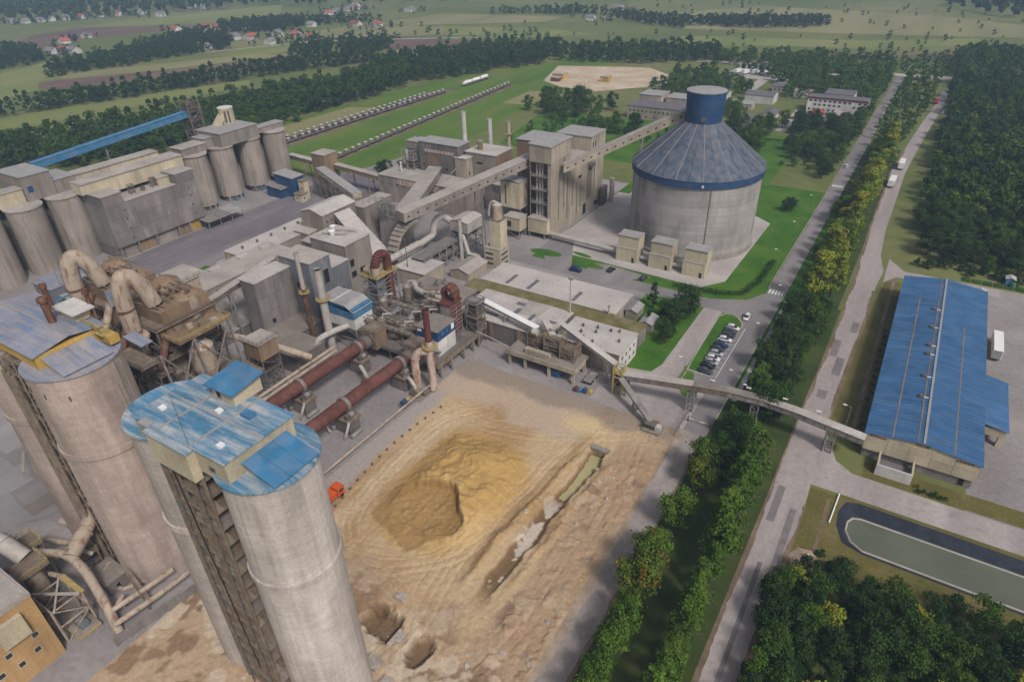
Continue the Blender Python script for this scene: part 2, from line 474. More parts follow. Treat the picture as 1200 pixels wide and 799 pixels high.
# plant pavements
area('plant_yard', [rect(-330, -100, -20, 232), rect(-100, -47.5, 131, 197), [(-47.5, 131), (-33.6, 131), (-33.6, 150), (-41, 150), (-47.5, 158)], rect(-300, -120, 232, 300)], .02, 'yard')
area('loading_yard', [rect(-262, -222, 90, 246)], .04, 'yard_d')
area('lawn', [rect(-120, -33.2, 203, 330), rect(-180, -60, 330, 420), [(-216, 330), (-150, 330), (-150, 415), (-235, 420)], rect(-69, -48.5, 150, 196)], .03, 'lawn')
area('silo_apron', [[(-121, 222), (-121, 212), (-95.7, 211.5), (-54.4, 209.2), (-47.9, 218), (-46.9, 280), (-60, 290), (-114, 289)]], .05, 'paving')
area('office_street', [rect(-165, -33.2, 196, 203), [(-96, 203), (-78, 203), (-72, 208), (-90, 210.5), (-96, 209)], [(-48.5, 203), (-33.2, 203), (-33.2, 216), (-37.5, 208)], [(-108, 196), (-99, 196), (-112, 224), (-121, 224), (-121, 212)]], .06, 'asphalt')
def oval(cx, cy, a, b, t=0.0, n=18):
    return [(cx+a*math.cos(q)*math.cos(t)-b*math.sin(q)*math.sin(t), cy+a*math.cos(q)*math.sin(t)+b*math.sin(q)*math.cos(t)) for q in [2*math.pi*i/n for i in range(n)]]
area('lawn_island', [oval(-116.5, 208.6, 6.8, 2.8, .05), oval(-103, 213.6, 4.6, 1.2, -.2), oval(-97.4, 207.0, 7.2, 2.1, -.12)], .1, 'lawn')
area('loading_ramp', [[(-119.5, 225), (-111, 225), (-111, 286), (-119.5, 286)]], .09, 'paving')

# main road with the car-park widening and the loop
area('main_road', [rect(-33.2, -27.4, 132, 640), rect(-39.2, -33.2, 154, 191), [(-39.2, 191), (-33.2, 191), (-33.2, 203), (-48.5, 203), (-48.5, 197.2), (-42.5, 197.2)]], .07, 'asphalt')
area('loop_road', [rect(-48.2, -42.3, 158, 196.5), [(-60, 132), (-33.3, 132), (-33.3, 149), (-42.3, 152), (-42.3, 158), (-48.2, 158), (-50, 152), (-60, 150)]], .055, 'conc_road')
area('haul_road', [rect(-33.6, -27.6, -60, 132)], .06, 'haul')
isl = [(-41.8, 163), (-42.6, 192.5), (-41.2, 195.4), (-38.9, 196), (-36.6, 194.6), (-34.3, 191.4), (-33.8, 188.6), (-35.5, 189.2), (-38.9, 188.4), (-38.9, 158), (-41.4, 158)]
def island(poly, name):
    mb = MB().prism(poly, 0, .14)
    o = structure(name, mb, M['kerb'])
    cx = sum(p[0] for p in poly)/len(poly); cy = sum(p[1] for p in poly)/len(poly)
    inner = [(x+(cx-x)*.05+(.15 if x < cx else -.15), y+(cy-y)*.02) for x, y in poly]
    MB().sheet(inner, .16).build('lawn_top', M['lawn'], o)
    return o
island(isl, 'traffic_island')
island([(-41.2, 157), (-39, 157), (-37, 150.5), (-34.6, 147.5), (-36.5, 145.5), (-39, 146), (-41.4, 149)], 'traffic_island')
# verges
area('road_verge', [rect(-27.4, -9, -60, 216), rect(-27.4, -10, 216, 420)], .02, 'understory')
area('grass_strip', [rect(-27.2, -26.2, 150, 216), rect(-27, -22, 216, 330), rect(-22, -17, 140, 215)], .05, 'lawn')
area('footpath', [rect(-26.2, -25.0, 150, 214)], .06, 'paving')
area('side_verge', [rect(-2, 5, -20, 127), [(-1.6, 149), (6.2, 149), (6.2, 246), (1, 246), (-1.6, 200)], [(5, 103), (60, 108), (60, 112), (5, 112)], rect(5, 60, 127, 128.4), rect(8, 40, 136.5, 142)], .03, 'verge')
area('gravel_path', [rect(3.1, 4.2, 149, 250), rect(2.4, 3.2, 108, 125)], .05, 'soil')
# second road, kinked as surveyed
roadB = [(-9.6, -2.4, -60), (-9.4, -2.0, 75), (-9.0, -1.4, 121), (-9.0, -2.2, 155), (-8.2, -1.2, 207), (-8.5, -1.3, 240), (-8.9, -0.4, 253), (-9.4, -3.0, 268), (-10.2, -4.2, 295), (-10.8, -4.4, 380), (-6, 0, 470), (-1, 4, 540), (1, 5.5, 590)]
mb = MB()
for (a0, a1, ya), (b0, b1, yb) in zip(roadB, roadB[1:]):
    mb.sheet([(a0, ya), (a1, ya), (b1, yb), (b0, yb)], .06)
structure('side_road', mb, M['conc_road'])
area('junction_road', [[(-1.6, 127.9), (90, 128.4), (90, 135.4), (6, 136.2), (2, 139), (-1.9, 149)], [(0.4, 244), (4, 250.5), (90, 250.5), (90, 257), (6, 257), (0.2, 266)]], .05, 'conc_road')
area('warehouse_apron', [rect(28.5, 90, 135.4, 250.5)], .04, 'yard')
area('asphalt_patch', [rect(-7, -4.6, 163, 167), rect(-5.4, -3.2, 176, 186), rect(-7.6, -5.6, 186, 196), rect(-4.4, -2.4, 203, 210), rect(-6.4, -5.5, 40, 100), rect(-4, -2.6, 95, 118), rect(-7.8, -6.2, 112, 124)], .075, 'patch')

# dust and grit spilling over the road edges in ragged tongues
def ragged(name, xs, y0, y1, inward, mat, wmin=.15, wmax=1.0, seed=1, z=.082):
    q = random.Random(seed)
    mb = MB()
    y, wd = y0, .4
    pts = []
    while y <= y1:
        wd = min(wmax, max(wmin, wd+q.uniform(-.28, .28)))
        pts.append((xs(y), xs(y)+inward*wd, y))
        y += q.uniform(.8, 1.9)
    for a, b in zip(pts, pts[1:]):
        mb.sheet([(a[0]-inward*.3, a[2]), (a[1], a[2]), (b[1], b[2]), (b[0]-inward*.3, b[2])], z)
    structure(name, mb, M[mat])
def edgeB(i):
    def f(y):
        for p, q in zip(roadB, roadB[1:]):
            if p[2] <= y <= q[2]:
                t = (y-p[2])/(q[2]-p[2])
                return p[i]+(q[i]-p[i])*t
        return roadB[-1][i]
    return f
ragged('road_shoulder', edgeB(0), 40, 420, 1, 'soil', .1, .8, 1)
ragged('road_shoulder', edgeB(1), 40, 121, -1, 'soil', .1, 1.1, 2)
ragged('road_shoulder', edgeB(1), 152, 236, -1, 'soil', .1, .8, 3)
ragged('road_shoulder', lambda y: -33.6, 36, 131, 1, 'sand_dust', .2, 1.5, 4)
ragged('road_shoulder', lambda y: -27.6, 36, 131, -1, 'soil', .1, .8, 5)
ragged('road_shoulder', lambda y: -33.1, 222, 600, 1, 'soil', .0, .45, 6)

# painted markings
def marks(name, rects, parent_label=None):
    mb = MB()
    for r in rects: mb.sheet(rect(*r), .085)
    structure(name, mb, M['white_p'])
marks('zebra_crossing', [(-32.6+1.05*i, -32.05+1.05*i, 216.6, 219.8) for i in range(5)])
marks('zebra_crossing', [(-32.6+1.05*i, -32.05+1.05*i, 340.6, 343.8) for i in range(5)])
marks('road_line', [(-33.0, -32.85, 158, 189)])
marks('parking_line', [(-38.8, -33.6, 158+2.75*i, 158.1+2.75*i) for i in range(11)])
mb = MB()
for x0, x1, y0, y1 in ((-33.45, -33.2, 221, 560), (-27.4, -27.15, 140, 560), (-25.0, -24.85, 150, 214), (-48.5, -48.25, 158, 195), (-42.3, -42.1, 160, 190)):
    mb.box(x0, x1, y0, y1, 0, .15)
structure('kerb', mb, M['kerb'])

# ---------------------------------------------------------------- sand yard relief
def vnoise(x, y, s, seed=0):
    x, y = x/s, y/s
    xi, yi = np.floor(x).astype(np.int64), np.floor(y).astype(np.int64)
    fx, fy = x-xi, y-yi
    fx, fy = fx*fx*(3-2*fx), fy*fy*(3-2*fy)
    def hsh(a, b):
        n = (a*374761393+b*668265263+seed*974711) & 0x7fffffff
        n = ((n ^ (n >> 13))*1274126177) & 0x7fffffff
        return ((n ^ (n >> 16)) & 0xffff)/65535.0
    return (hsh(xi, yi)*(1-fx)+hsh(xi+1, yi)*fx)*(1-fy)+(hsh(xi, yi+1)*(1-fx)+hsh(xi+1, yi+1)*fx)*fy
def fbm(x, y, s, seed=0, o=4):
    return sum(vnoise(x, y, s/2**k, seed+k)*.5**k for k in range(o))/sum(.5**k for k in range(o))-.5
def sst(a, b, x):
    t = np.clip((x-a)/(b-a), 0, 1)
    return t*t*(3-2*t)

def smooth_path(p, n=7):
    out = []
    for i in range(len(p)-1):
        a, b, c, d = p[max(i-1, 0)], p[i], p[i+1], p[min(i+2, len(p)-1)]
        for k in range(n):
            t = k/n
            out.append(tuple(.5*(2*b[j]+(c[j]-a[j])*t+(2*a[j]-5*b[j]+4*c[j]-d[j])*t*t+(3*b[j]-a[j]-3*c[j]+d[j])*t**3) for j in (0, 1)))
    return out+[p[-1]]
TRACKS = [(smooth_path([(-82, 114), (-89, 104), (-90, 84), (-87, 66), (-76, 58), (-62, 55), (-54, 44), (-50, 30)]), (-1.6, 1.8)),
          (smooth_path([(-52, 120), (-55, 104), (-57, 86), (-62, 70), (-72, 61), (-86, 58)]), (-2.6, .4, 2.2)),
          (smooth_path([(-46, 124), (-66, 113), (-80, 110), (-90, 112)]), (0, 3)),
          (smooth_path([(-43, 124), (-40, 104), (-38.6, 74), (-42, 48), (-46, 30)]), (0, 2.0)),
          (smooth_path([(-59, 82), (-59.5, 64), (-57, 50), (-61, 36), (-74, 22), (-92, 14)]), (-2.2, 1.2)),
          (smooth_path([(-98, 34), (-88, 26), (-80, 14), (-70, 4)]), (-2.6, 0, 2.4))]

def yard_fields(x, y):
    wob = fbm(x, y, 9, 3)*4
    n1, n2, n3 = fbm(x, y, 6, 11), fbm(x, y, 1.6, 21), fbm(x, y, .7, 31, 2)
    # broad loader-worked heap with a ragged bowl dug into its near side
    dx, dy = x+71.2, y-86.0
    d = np.maximum(np.abs(dx+dy*.10+wob*.5)/14.6, np.abs(dy+wob)/19.5)*.55+np.hypot(dx/14.6, dy/20.5)*.5+np.abs(fbm(x, y, 5, 13))*.20
    heap = (1-sst(.40, 1.04, d))*(3.3+n1*2.2+n2*.6)+(1-sst(0, 1, np.hypot((x+69)/10, (y-96)/9)))*1.3
    db = np.hypot((x+73.6+wob*.6)/10.2, (y-75.4+wob*.7)/(8.8+1.2*np.sin((x+74)*.45)))+fbm(x, y, 3.2, 14)*.30
    cut = 1-sst(.88, 1.0, db)
    h = heap*(1-cut)+cut*np.minimum(heap, .1+np.abs(n2)*1.0+np.clip(db-.45, 0, 1)*1.3)
    h = h-(np.sin((y-dx*.25)*2.4+wob*1.5)*.5+.5)*.14*(1-sst(.5, .9, d))*(1-cut)          # dozer passes on the heap
    # long drainage trench with a culvert at the far end
    cx = -48.4+(114-y)*-.035+fbm(x*0, y, 8, 5)*1.5
    tw = 1.75+fbm(x, y, 3, 8)*2.2
    tr = (1-sst(tw*.5, tw*1.35, np.abs(x-cx)))*sst(60, 72, y)*(1-sst(113.4, 114.2, y))
    h = h-tr*(2.4-1.35*sst(102, 90, y))
    spoil = np.exp(-((np.abs(x-cx)-4.2-n1*2.5)/1.0)**2)*sst(60, 74, y)*(1-sst(106, 113, y))
    h = h+spoil*(.45+n1*1.2+np.abs(n2)*1.2)
    # foundation pits by the silos
    p1 = (1-sst(.45, 1.05, np.hypot(np.abs(x+63.4)/4.6, np.abs(y-50.6)/3.4)+n1*1.1+n2*.6))
    p2 = (1-sst(.45, 1.05, np.hypot(np.abs(x+53.6)/2.2, np.abs(y-49.6)/3.6)+n1*1.1+n2*.6))
    h = h-p1*2.6-p2*1.9
    h = h+n1*.5+n2*.30+n3*.14
    # wheel tracks: pairs of ruts along the loaders' routes
    allr = np.zeros_like(x)
    for k, (cp, offs) in enumerate(TRACKS):
        best = np.full(x.shape, 1e9); side = np.zeros_like(x)
        for (ax, ay), (bx, by) in zip(cp, cp[1:]):
            ex, ey = bx-ax, by-ay
            L2 = ex*ex+ey*ey
            t = np.clip(((x-ax)*ex+(y-ay)*ey)/L2, 0, 1)
            px, py = x-ax-ex*t, y-ay-ey*t
            dd = px*px+py*py
            m = dd < best
            best = np.where(m, dd, best); side = np.where(m, np.sign(ex*py-ey*px), side)
        sd_ = np.sqrt(best)*side+fbm(x, y, 7, 50+k)*1.2
        for o_ in offs:
            for g_ in (-.95, .95):
                allr = np.maximum(allr, np.exp(-((sd_-o_-g_)/.30)**2))
    allr = allr*np.clip(.75+fbm(x, y, 4, 37)*1.6, 0, 1)*(1-cut)*(1-np.clip(tr*2, 0, 1))
    h = h-allr*.13+np.clip(fbm(x, y, 2.2, 47), 0, 1)*.25
    rough = sst(-46, -42, x)*(1-sst(112, 122, y))
    crust = sst(.02, .05, fbm(x, y, 4.2, 33))
    h = h+rough*(crust*.28+np.maximum(n2, 0)*.5)
    edge = np.minimum.reduce([sst(0, 2.5, x-YX0), sst(0, 1.2, YX1-x), sst(0, 2, y-YY0), sst(0, 2, YY1-y)])
    flat = 1-(1-sst(-96, -91, x+n1*3))*sst(40, 52, y)*.93
    flat = flat*(1-.8*sst(108, 116, y+n1*6)*(1-sst(-56, -50, x)))
    return h*edge*flat, n1, n2, n3, db, d, tr, p1+p2, spoil, allr, cx, crust

def sand_yard():
    nx, ny = 300, 570
    gx, gy = np.meshgrid(np.linspace(YX0, YX1, nx), np.linspace(YY0, YY1, ny))
    h, n1, n2, n3, db, d, tr, pit, spoil, ruts, cx, crust = yard_fields(gx, gy)
    C = lambda *c: np.array(c)
    def lerp(col, c, f): return col*(1-f[..., None])+c*f[..., None]
    col = np.ones(gx.shape+(3,))*C(.455, .33, .20)+0*C(0.422, 0.278, 0.148)
    big = fbm(gx, gy, 18, 41)
    col = lerp(col, C(0.320, 0.189, 0.087), sst(-.05, .22, big)*.8)
    col = lerp(col, C(0.411, 0.256, 0.089), (1-sst(.85, 1.15, d+n1*.4))*.95)                # ochre heap
    col = lerp(col, C(0.503, 0.333, 0.143), (1-sst(.8, 1.1, d))*sst(.02, .2, n1+n2*.3)*.6)
    col = lerp(col, C(0.228, 0.134, 0.049), (1-sst(.94, 1.03, db+n2*.06))*sst(.45, .8, db+n1)*.65)   # darker tan on the freshly cut face
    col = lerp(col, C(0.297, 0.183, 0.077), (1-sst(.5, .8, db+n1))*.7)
    col = lerp(col, C(0.251, 0.150, 0.061), np.exp(-((gx-cx+5.2+n1*3)/1.8)**2)*sst(62, 72, gy)*.7)
    col = lerp(col, C(0.525, 0.390, 0.225), np.clip(ruts, 0, 1)*.42)
    right = sst(-46.5, -44, gx+n1*3)*(1-sst(118, 126, gy))
    col = lerp(col, C(.35, .24, .155), right*.8)                                       # brown clayey ground
    col = lerp(col, C(.215, .145, .10), right*(1-crust)*sst(.0, .12, fbm(gx, gy, 9, 35))*.85)
    col = lerp(col, C(0.400, 0.306, 0.209), right*crust*sst(.04, .14, fbm(gx, gy, 6, 61))*.7)
    low = 1-sst(46, 62, gy+n1*16)
    col = lerp(col, C(.40, .29, .20), low*.75)
    col = lerp(col, C(0.188, 0.117, 0.068), low*sst(.04, .10, fbm(gx, gy, 7, 71))*.75)
    col = lerp(col, C(0.492, 0.400, 0.301), low*sst(.10, .15, fbm(gx, gy, 4.5, 81))*.85)
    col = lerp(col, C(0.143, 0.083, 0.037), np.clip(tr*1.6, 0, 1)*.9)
    col = lerp(col, C(0.377, 0.239, 0.102), spoil*sst(-.05, .15, n2)*.6)
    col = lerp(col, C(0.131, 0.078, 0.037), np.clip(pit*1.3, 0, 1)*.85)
    track = np.exp(-((gx+88.5+n1*3)/2.6)**2)*sst(52, 62, gy)*(1-sst(104, 112, gy))
    col = lerp(col, C(0.492, 0.378, 0.250), track*.8)
    grey = (1-sst(-95, -92, gx+n1*3-sst(60, 100, gy)*-1.5))*sst(36, 48, gy+n1*6)
    col = lerp(col, C(.335, .29, .27), grey)
    plaza = sst(111, 116, gy+n1*9)*(1-sst(-57, -52, gx+n1*3))
    col = lerp(col, C(.43, .335, .255), plaza*.85)
    col = lerp(col, C(0.223, 0.183, 0.153), sst(122, 126, gy+n1*8)*.75)
    tongue = np.exp(-(((gx+55+n1*6)/5.5)**2+((gy-121+n1*4)/3.0)**2))
    col = lerp(col, C(0.525, 0.400, 0.230), np.clip(tongue*1.4, 0, 1))
    chalk = sst(.05, .09, fbm(gx, gy, 2.6, 91))*np.exp(-((gx-cx)/2.2)**2)*(1-sst(92, 97, gy))*sst(66, 70, gy)*.8
    col = lerp(col, C(.60, .54, .47), chalk*.9)
    v = np.stack([gx, gy, h], -1).reshape(-1, 3)
    idx = np.arange(nx*ny).reshape(ny, nx)
    q = np.stack([idx[:-1, :-1], idx[:-1, 1:], idx[1:, 1:], idx[1:, :-1]], -1).reshape(-1, 4)
    o = np_mesh('sand_yard', v, q, None, True)
    at = o.data.color_attributes.new('soil', 'FLOAT_COLOR', 'POINT')
    at.data.foreach_set('color', np.concatenate([col.reshape(-1, 3), np.ones((nx*ny, 1))], 1).astype(np.float32).ravel())
    t = NT('yard_sand')
    a = t.attr('soil').outputs['Color']
    f = t.noise(1.1, 10, None, .72)
    c = t.mix(.5, a, t.ramp(f, .3, .72, (.6,)*3, (1.36,)*3), 'MULTIPLY')
    f2 = t.noise(4.0, 5)
    c = t.mix(.5, c, t.ramp(f2, .3, .7, (.68,)*3, (1.28,)*3), 'MULTIPLY')
    o.data.materials.append(t.done(c, .95, f, .6, bdist=.25))
    return tag(o, kind='structure')

def np_mesh(name, v, q, mat=None, smooth=False):
    me = bpy.data.meshes.new(name)
    v = np.asarray(v, dtype=np.float32)
    q = np.asarray(q, dtype=np.int32)
    k = q.shape[1]
    me.vertices.add(len(v)); me.loops.add(q.size); me.polygons.add(len(q))
    me.vertices.foreach_set('co', v.ravel())
    me.loops.foreach_set('vertex_index', q.ravel())
    me.polygons.foreach_set('loop_start', np.arange(0, q.size, k, dtype=np.int32))
    me.polygons.foreach_set('use_smooth', np.full(len(q), smooth))
    me.update(calc_edges=True)
    if mat is not None: me.materials.append(mat)
    return link(bpy.data.objects.new(name, me))
sand_yard()

def yard_z(x, y):
    return float(yard_fields(np.array([[float(x)]]), np.array([[float(y)]]))[0][0, 0])

structure('trench_water', MB().sheet([(-54, 74), (-45, 74), (-44, 113.4), (-52, 113.4)], -1.8), M['puddle'])
# pond: lined basin
mb = MB()
out = [(5.4, 118), (5.2, 122.5), (6.2, 126), (8.6, 126.95), (89.9, 126.6), (89.9, 112.2), (11, 112.3), (7.2, 113.6)]
inn = [(7.4, 118.6), (7.4, 121.2), (8.2, 122.8), (9.8, 123.4), (89.8, 123.5), (89.8, 114.2), (11.2, 114.3), (8.8, 115.8)]
n = len(out)
mb.add([(x, y, .05) for x, y in out]+[(x, y, -1.3) for x, y in inn], [(i, (i+1) % n, (i+1) % n+n, i+n) for i in range(n)])
structure('pond_liner', mb, M['tarp'])
structure('pond_water', MB().sheet([(PX0+.1, PY0+.1), (PX1-.1, PY0+.1), (PX1-.1, PY1-.1), (PX0+.1, PY1-.1)], -1.1), M['pond'])
mb = MB()
big = [(PX0, PY0), (PX1, PY0), (PX1, PY1), (PX0, PY1)]
mb.add([(PX0-.2, PY0-.2, .02), (PX1, PY0-.2, .02), (PX1, PY1+.2, .02), (PX0-.2, PY1+.2, .02)]+[(x, y, .02) for x, y in out],
       [(0, 1, 9, 10), (0, 10, 11), (0, 11, 4), (0, 4, 5), (0, 5, 3), (3, 5, 6), (3, 6, 7), (3, 7, 8), (3, 8, 2), (1, 2, 8, 9)])
structure('pond_bank', mb, M['verge'])
mb = MB()
edge = [(x, y) for x, y in inn]
mb.tube([(x, y, -1.08) for x, y in [edge[4], edge[3], edge[2], edge[1], edge[0], edge[7], edge[6], edge[5]]], .22, 6)
structure('pond_edging', mb, M['paving'])

# ================================================================ BUILDING HELPERS
def face_box(face, x0, x1, y0, y1, a0, a1, z0, z1, d0, d1):
    """box on a wall face; a along the wall, d0..d1 outwards from the wall"""
    if face == 'f': return (a0, a1, y0-d1, y0-d0, z0, z1)
    if face == 'b': return (a0, a1, y1+d0, y1+d1, z0, z1)
    if face == 'r': return (x1+d0, x1+d1, a0, a1, z0, z1)
    return (x0-d1, x0-d0, a0, a1, z0, z1)

def window(root, face, ext, a, z, w_, h_, pane='glass', frame='steel', name='window'):
    x0, x1, y0, y1 = ext
    mb = MB()
    t = min(.14, w_*.15)
    for aa, bb, za, zb in ((a, a+w_, z, z+t), (a, a+w_, z+h_-t, z+h_), (a, a+t, z+t, z+h_-t), (a+w_-t, a+w_, z+t, z+h_-t)):
        mb.box(*face_box(face, x0, x1, y0, y1, aa, bb, za, zb, -.03, .07))
    o = mb.build(name, M[frame], root)
    B(*face_box(face, x0, x1, y0, y1, a+t*.9, a+w_-t*.9, z+t*.9, z+h_-t*.9, -.04, .025)).build('pane', M[pane], o)
    return o

def clad(root, face, ext, a0, a1, z0, z1, na, nz, mat, name='panel', jitter=.03, th=.09):
    """wall cladding: na x nz separate panels with open joints"""
    x0, x1, y0, y1 = ext
    da, dz = (a1-a0)/na, (z1-z0)/nz
    for i in range(na):
        for k in range(nz):
            t = th+R.uniform(0, jitter)
            bx = face_box(face, x0, x1, y0, y1, a0+i*da+.05, a0+(i+1)*da-.05, z0+k*dz+.05, z0+(k+1)*dz-.05, -.02, t)
            B(*bx).build(name, M[mat] if isinstance(mat, str) else mat[(i+k) % len(mat)] , root)

def roof_flat(root, x0, x1, y0, y1, z, mat, over=.3, parapet=0.0, name='roof'):
    o = B(x0-over, x1+over, y0-over, y1+over, z, z+.3).build(name, M[mat], root)
    if parapet:
        mb = MB()
        for b in ((x0-over, x1+over, y0-over, y0-over+.25), (x0-over, x1+over, y1+over-.25, y1+over), (x0-over, x0-over+.25, y0-over+.25, y1+over-.25), (x1+over-.25, x1+over, y0-over+.25, y1+over-.25)):
            mb.box(*b, z+.3, z+.3+parapet)
        mb.build('parapet', M[mat], o)
    return o

def roof_gable(root, x0, x1, y0, y1, z, rise, mat, axis='y', over=.4, th=.18, name='roof', npan=1):
    """two slopes, ridge along axis; npan sheets per slope are separate parts"""
    objs = []
    if axis == 'y':
        xm = (x0+x1)/2
        L = y1-y0+2*over
        for s, xe in ((0, x0-over), (1, x1+over)):
            k = abs(xe-xm)/((x1-x0)/2)
            ze = z+rise-rise*k
            for i in range(npan):
                ya, yb = y0-over+L*i/npan+(.02 if i else 0), y0-over+L*(i+1)/npan
                mb = MB()
                b = [(xe, ya, ze), (xm, ya, z+rise), (xm, yb, z+rise), (xe, yb, ze)]
                if s: b = [b[1], b[0], b[3], b[2]]
                mb.hexa(b, [(p[0], p[1], p[2]+th) for p in b])
                objs.append(mb.build(name if npan == 1 else 'roof_sheet', M[mat], root))
    else:
        ym = (y0+y1)/2
        L = x1-x0+2*over
        for s, ye in ((0, y0-over), (1, y1+over)):
            k = abs(ye-ym)/((y1-y0)/2)
            ze = z+rise-rise*k
            for i in range(npan):
                xa, xb = x0-over+L*i/npan+(.02 if i else 0), x0-over+L*(i+1)/npan
                mb = MB()
                b = [(xa, ye, ze), (xb, ye, ze), (xb, ym, z+rise), (xa, ym, z+rise)]
                if s: b = [b[3], b[2], b[1], b[0]]
                mb.hexa(b, [(p[0], p[1], p[2]+th) for p in b])
                objs.append(mb.build(name if npan == 1 else 'roof_sheet', M[mat], root))
    return objs

def gable_walls(mb, x0, x1, y0, y1, z0, z, rise, axis='y'):
    mb.box(x0, x1, y0, y1, z0, z)
    if axis == 'y':
        xm = (x0+x1)/2
        mb.add([(x0, y0, z), (x1, y0, z), (xm, y0, z+rise), (x0, y1, z), (x1, y1, z), (xm, y1, z+rise)], [(0, 1, 2), (5, 4, 3), (0, 2, 5, 3), (1, 4, 5, 2)])
    else:
        ym = (y0+y1)/2
        mb.add([(x0, y0, z), (x0, y1, z), (x0, ym, z+rise), (x1, y0, z), (x1, y1, z), (x1, ym, z+rise)], [(2, 1, 0), (3, 4, 5), (0, 3, 5, 2), (1, 2, 5, 4)])
    return mb

def bldg(name, label, cat, x0, x1, y0, y1, z1, wall, roof='roof', z0=0, gable=None, rise=1.2, wins=(), parapet=0.0, over=.3, group=None, npan=1):
    root = thing(name, label, cat, ((x0+x1)/2, (y0+y1)/2, z0), 0, group)
    if gable:
        gable_walls(MB(), x0, x1, y0, y1, z0, z1, rise, gable).build('wall', M[wall], root)
        roof_gable(root, x0, x1, y0, y1, z1, rise, roof, gable, over, npan=npan)
    else:
        B(x0, x1, y0, y1, z0, z1).build('wall', M[wall], root)
        roof_flat(root, x0, x1, y0, y1, z1, roof, over, parapet)
    for w_ in wins:
        window(root, w_[0], (x0, x1, y0, y1), *w_[1:5], **(w_[5] if len(w_) > 5 else {}))
    return root

def ext(x0, x1, y0, y1): return (x0, x1, y0, y1)

def lattice(mb, x0, x1, y0, y1, z0, z1, lev, t=.14, diag=True):
    cs = [(x0, y0), (x1, y0), (x1, y1), (x0, y1)]
    for c in cs: mb.bar((*c, z0), (*c, z1), t*1.4)
    for k in range(lev+1):
        z = z0+(z1-z0)*k/lev
        for i in range(4):
            a, b = cs[i], cs[(i+1) % 4]
            if k: mb.bar((*a, z), (*b, z), t)
            if diag and k < lev:
                zz = z0+(z1-z0)*(k+1)/lev
                mb.bar((*a, z), (*b, zz), t*.8) if (k+i) % 2 else mb.bar((*b, z), (*a, zz), t*.8)
    return mb

def railing(mb, pts, z, h=1.1, t=.07, step=2.0):
    for a, b in zip(pts, pts[1:]):
        L = math.dist(a, b)
        n = max(1, int(L/step))
        for zz in (z+h, z+h*.5):
            mb.bar((*a, zz), (*b, zz), t)
        for i in range(n+1):
            f = i/n
            p = (a[0]+(b[0]-a[0])*f, a[1]+(b[1]-a[1])*f)
            mb.bar((*p, z), (*p, z+h), t)
    return mb

def silo_shell(root, cx, cy, r, z0, z1, mat, n=48, seg=0, name='shell', band=None):
    if seg:                                # cast in tall bays: shallow pilaster steps between them
        mb = MB()
        v, f = [], []
        k = seg*4
        for i in range(k):
            rr = r if (i//4) % 2 == 0 else r-.10
            for e in (0, 1):
                a = 2*math.pi*(i+e)/k
                for z in (z0, z1):
                    v.append((cx+rr*math.cos(a), cy+rr*math.sin(a), z))
        for i in range(k):
            b = i*4
            f.append((b, b+2, b+3, b+1))
            c = ((i+1) % k)*4
            f.append((b+2, c, c+1, b+3))
        mb.add(v, f)
        o = mb.build(name, M[mat], root, True)
    else:
        o = MB().cyl((cx, cy, z0), (cx, cy, z1), r, r, n).build(name, M[mat], root, True)
    for zb in band or ():
        MB().cyl((cx, cy, zb), (cx, cy, zb+1.1), r+.28, r+.28, n).build('ring_beam', M[mat], root, True)
    return o

def pipe(name, label, cat, pts, r, mat, n=10, flanges=0, group=None):
    root = thing(name, label, cat, tuple(pts[0]), 0, group)
    MB().tube(pts, r, n).build('duct_wall', M[mat], root, True)
    pts = [Vector(p) for p in pts]
    if flanges:
        L = [0]
        for a, b in zip(pts, pts[1:]): L.append(L[-1]+(b-a).length)
        for k in range(1, flanges+1):
            d = L[-1]*k/(flanges+1)
            for i in range(len(pts)-1):
                if L[i] <= d <= L[i+1]:
                    u = (pts[i+1]-pts[i]).normalized()
                    p = pts[i]+u*(d-L[i])
                    MB().cyl(p-u*.1, p+u*.1, r*1.13, r*1.13, n).build('flange', M[mat], root)
                    break
    return root

def stack(name, label, x, y, z0, z1, r0, r1, mat, collar=None, topmat=None):
    root = thing(name, label, 'chimney', (x, y, z0))
    zm = z0+(z1-z0)*.62
    rm = r0+(r1-r0)*.62
    MB().cyl((x, y, z0), (x, y, zm), r0, rm, 16).build('lower_shaft', M[mat], root, True)
    MB().cyl((x, y, zm), (x, y, z1), rm*.97, r1, 16, False).build('upper_shaft', M[topmat or mat], root, True)
    MB().cyl((x, y, z1-.3), (x, y, z1-.28), r1*.9, r1*.9, 16).build('flue_opening', M['dark'], root)
    MB().cyl((x, y, z1-.5), (x, y, z1), r1*1.18, r1*1.18, 16, False).build('rim', M[topmat or mat], root)
    if collar is not None:
        MB().cyl((x, y, collar), (x, y, collar+.15), rm+1.0, rm+1.0, 12).build('platform', M['yellow_p'], root)
        mb = MB()
        c = [(x+(rm+.95)*math.cos(i*math.pi/4), y+(rm+.95)*math.sin(i*math.pi/4)) for i in range(9)]
        railing(mb, c, collar+.15, 1.1, .06, 3).build('railing', M['yellow_p'], root)
    return root

# ================================================================ TWIN BLUE-ROOFED SILOS (foreground)
def ellipse_roof(root, cx, cy, r, z, mat, name='silo_cap'):
    return MB().cyl((cx, cy, z), (cx, cy, z+.35), r+.25, r+.25, 48).build(name, M[mat], root)

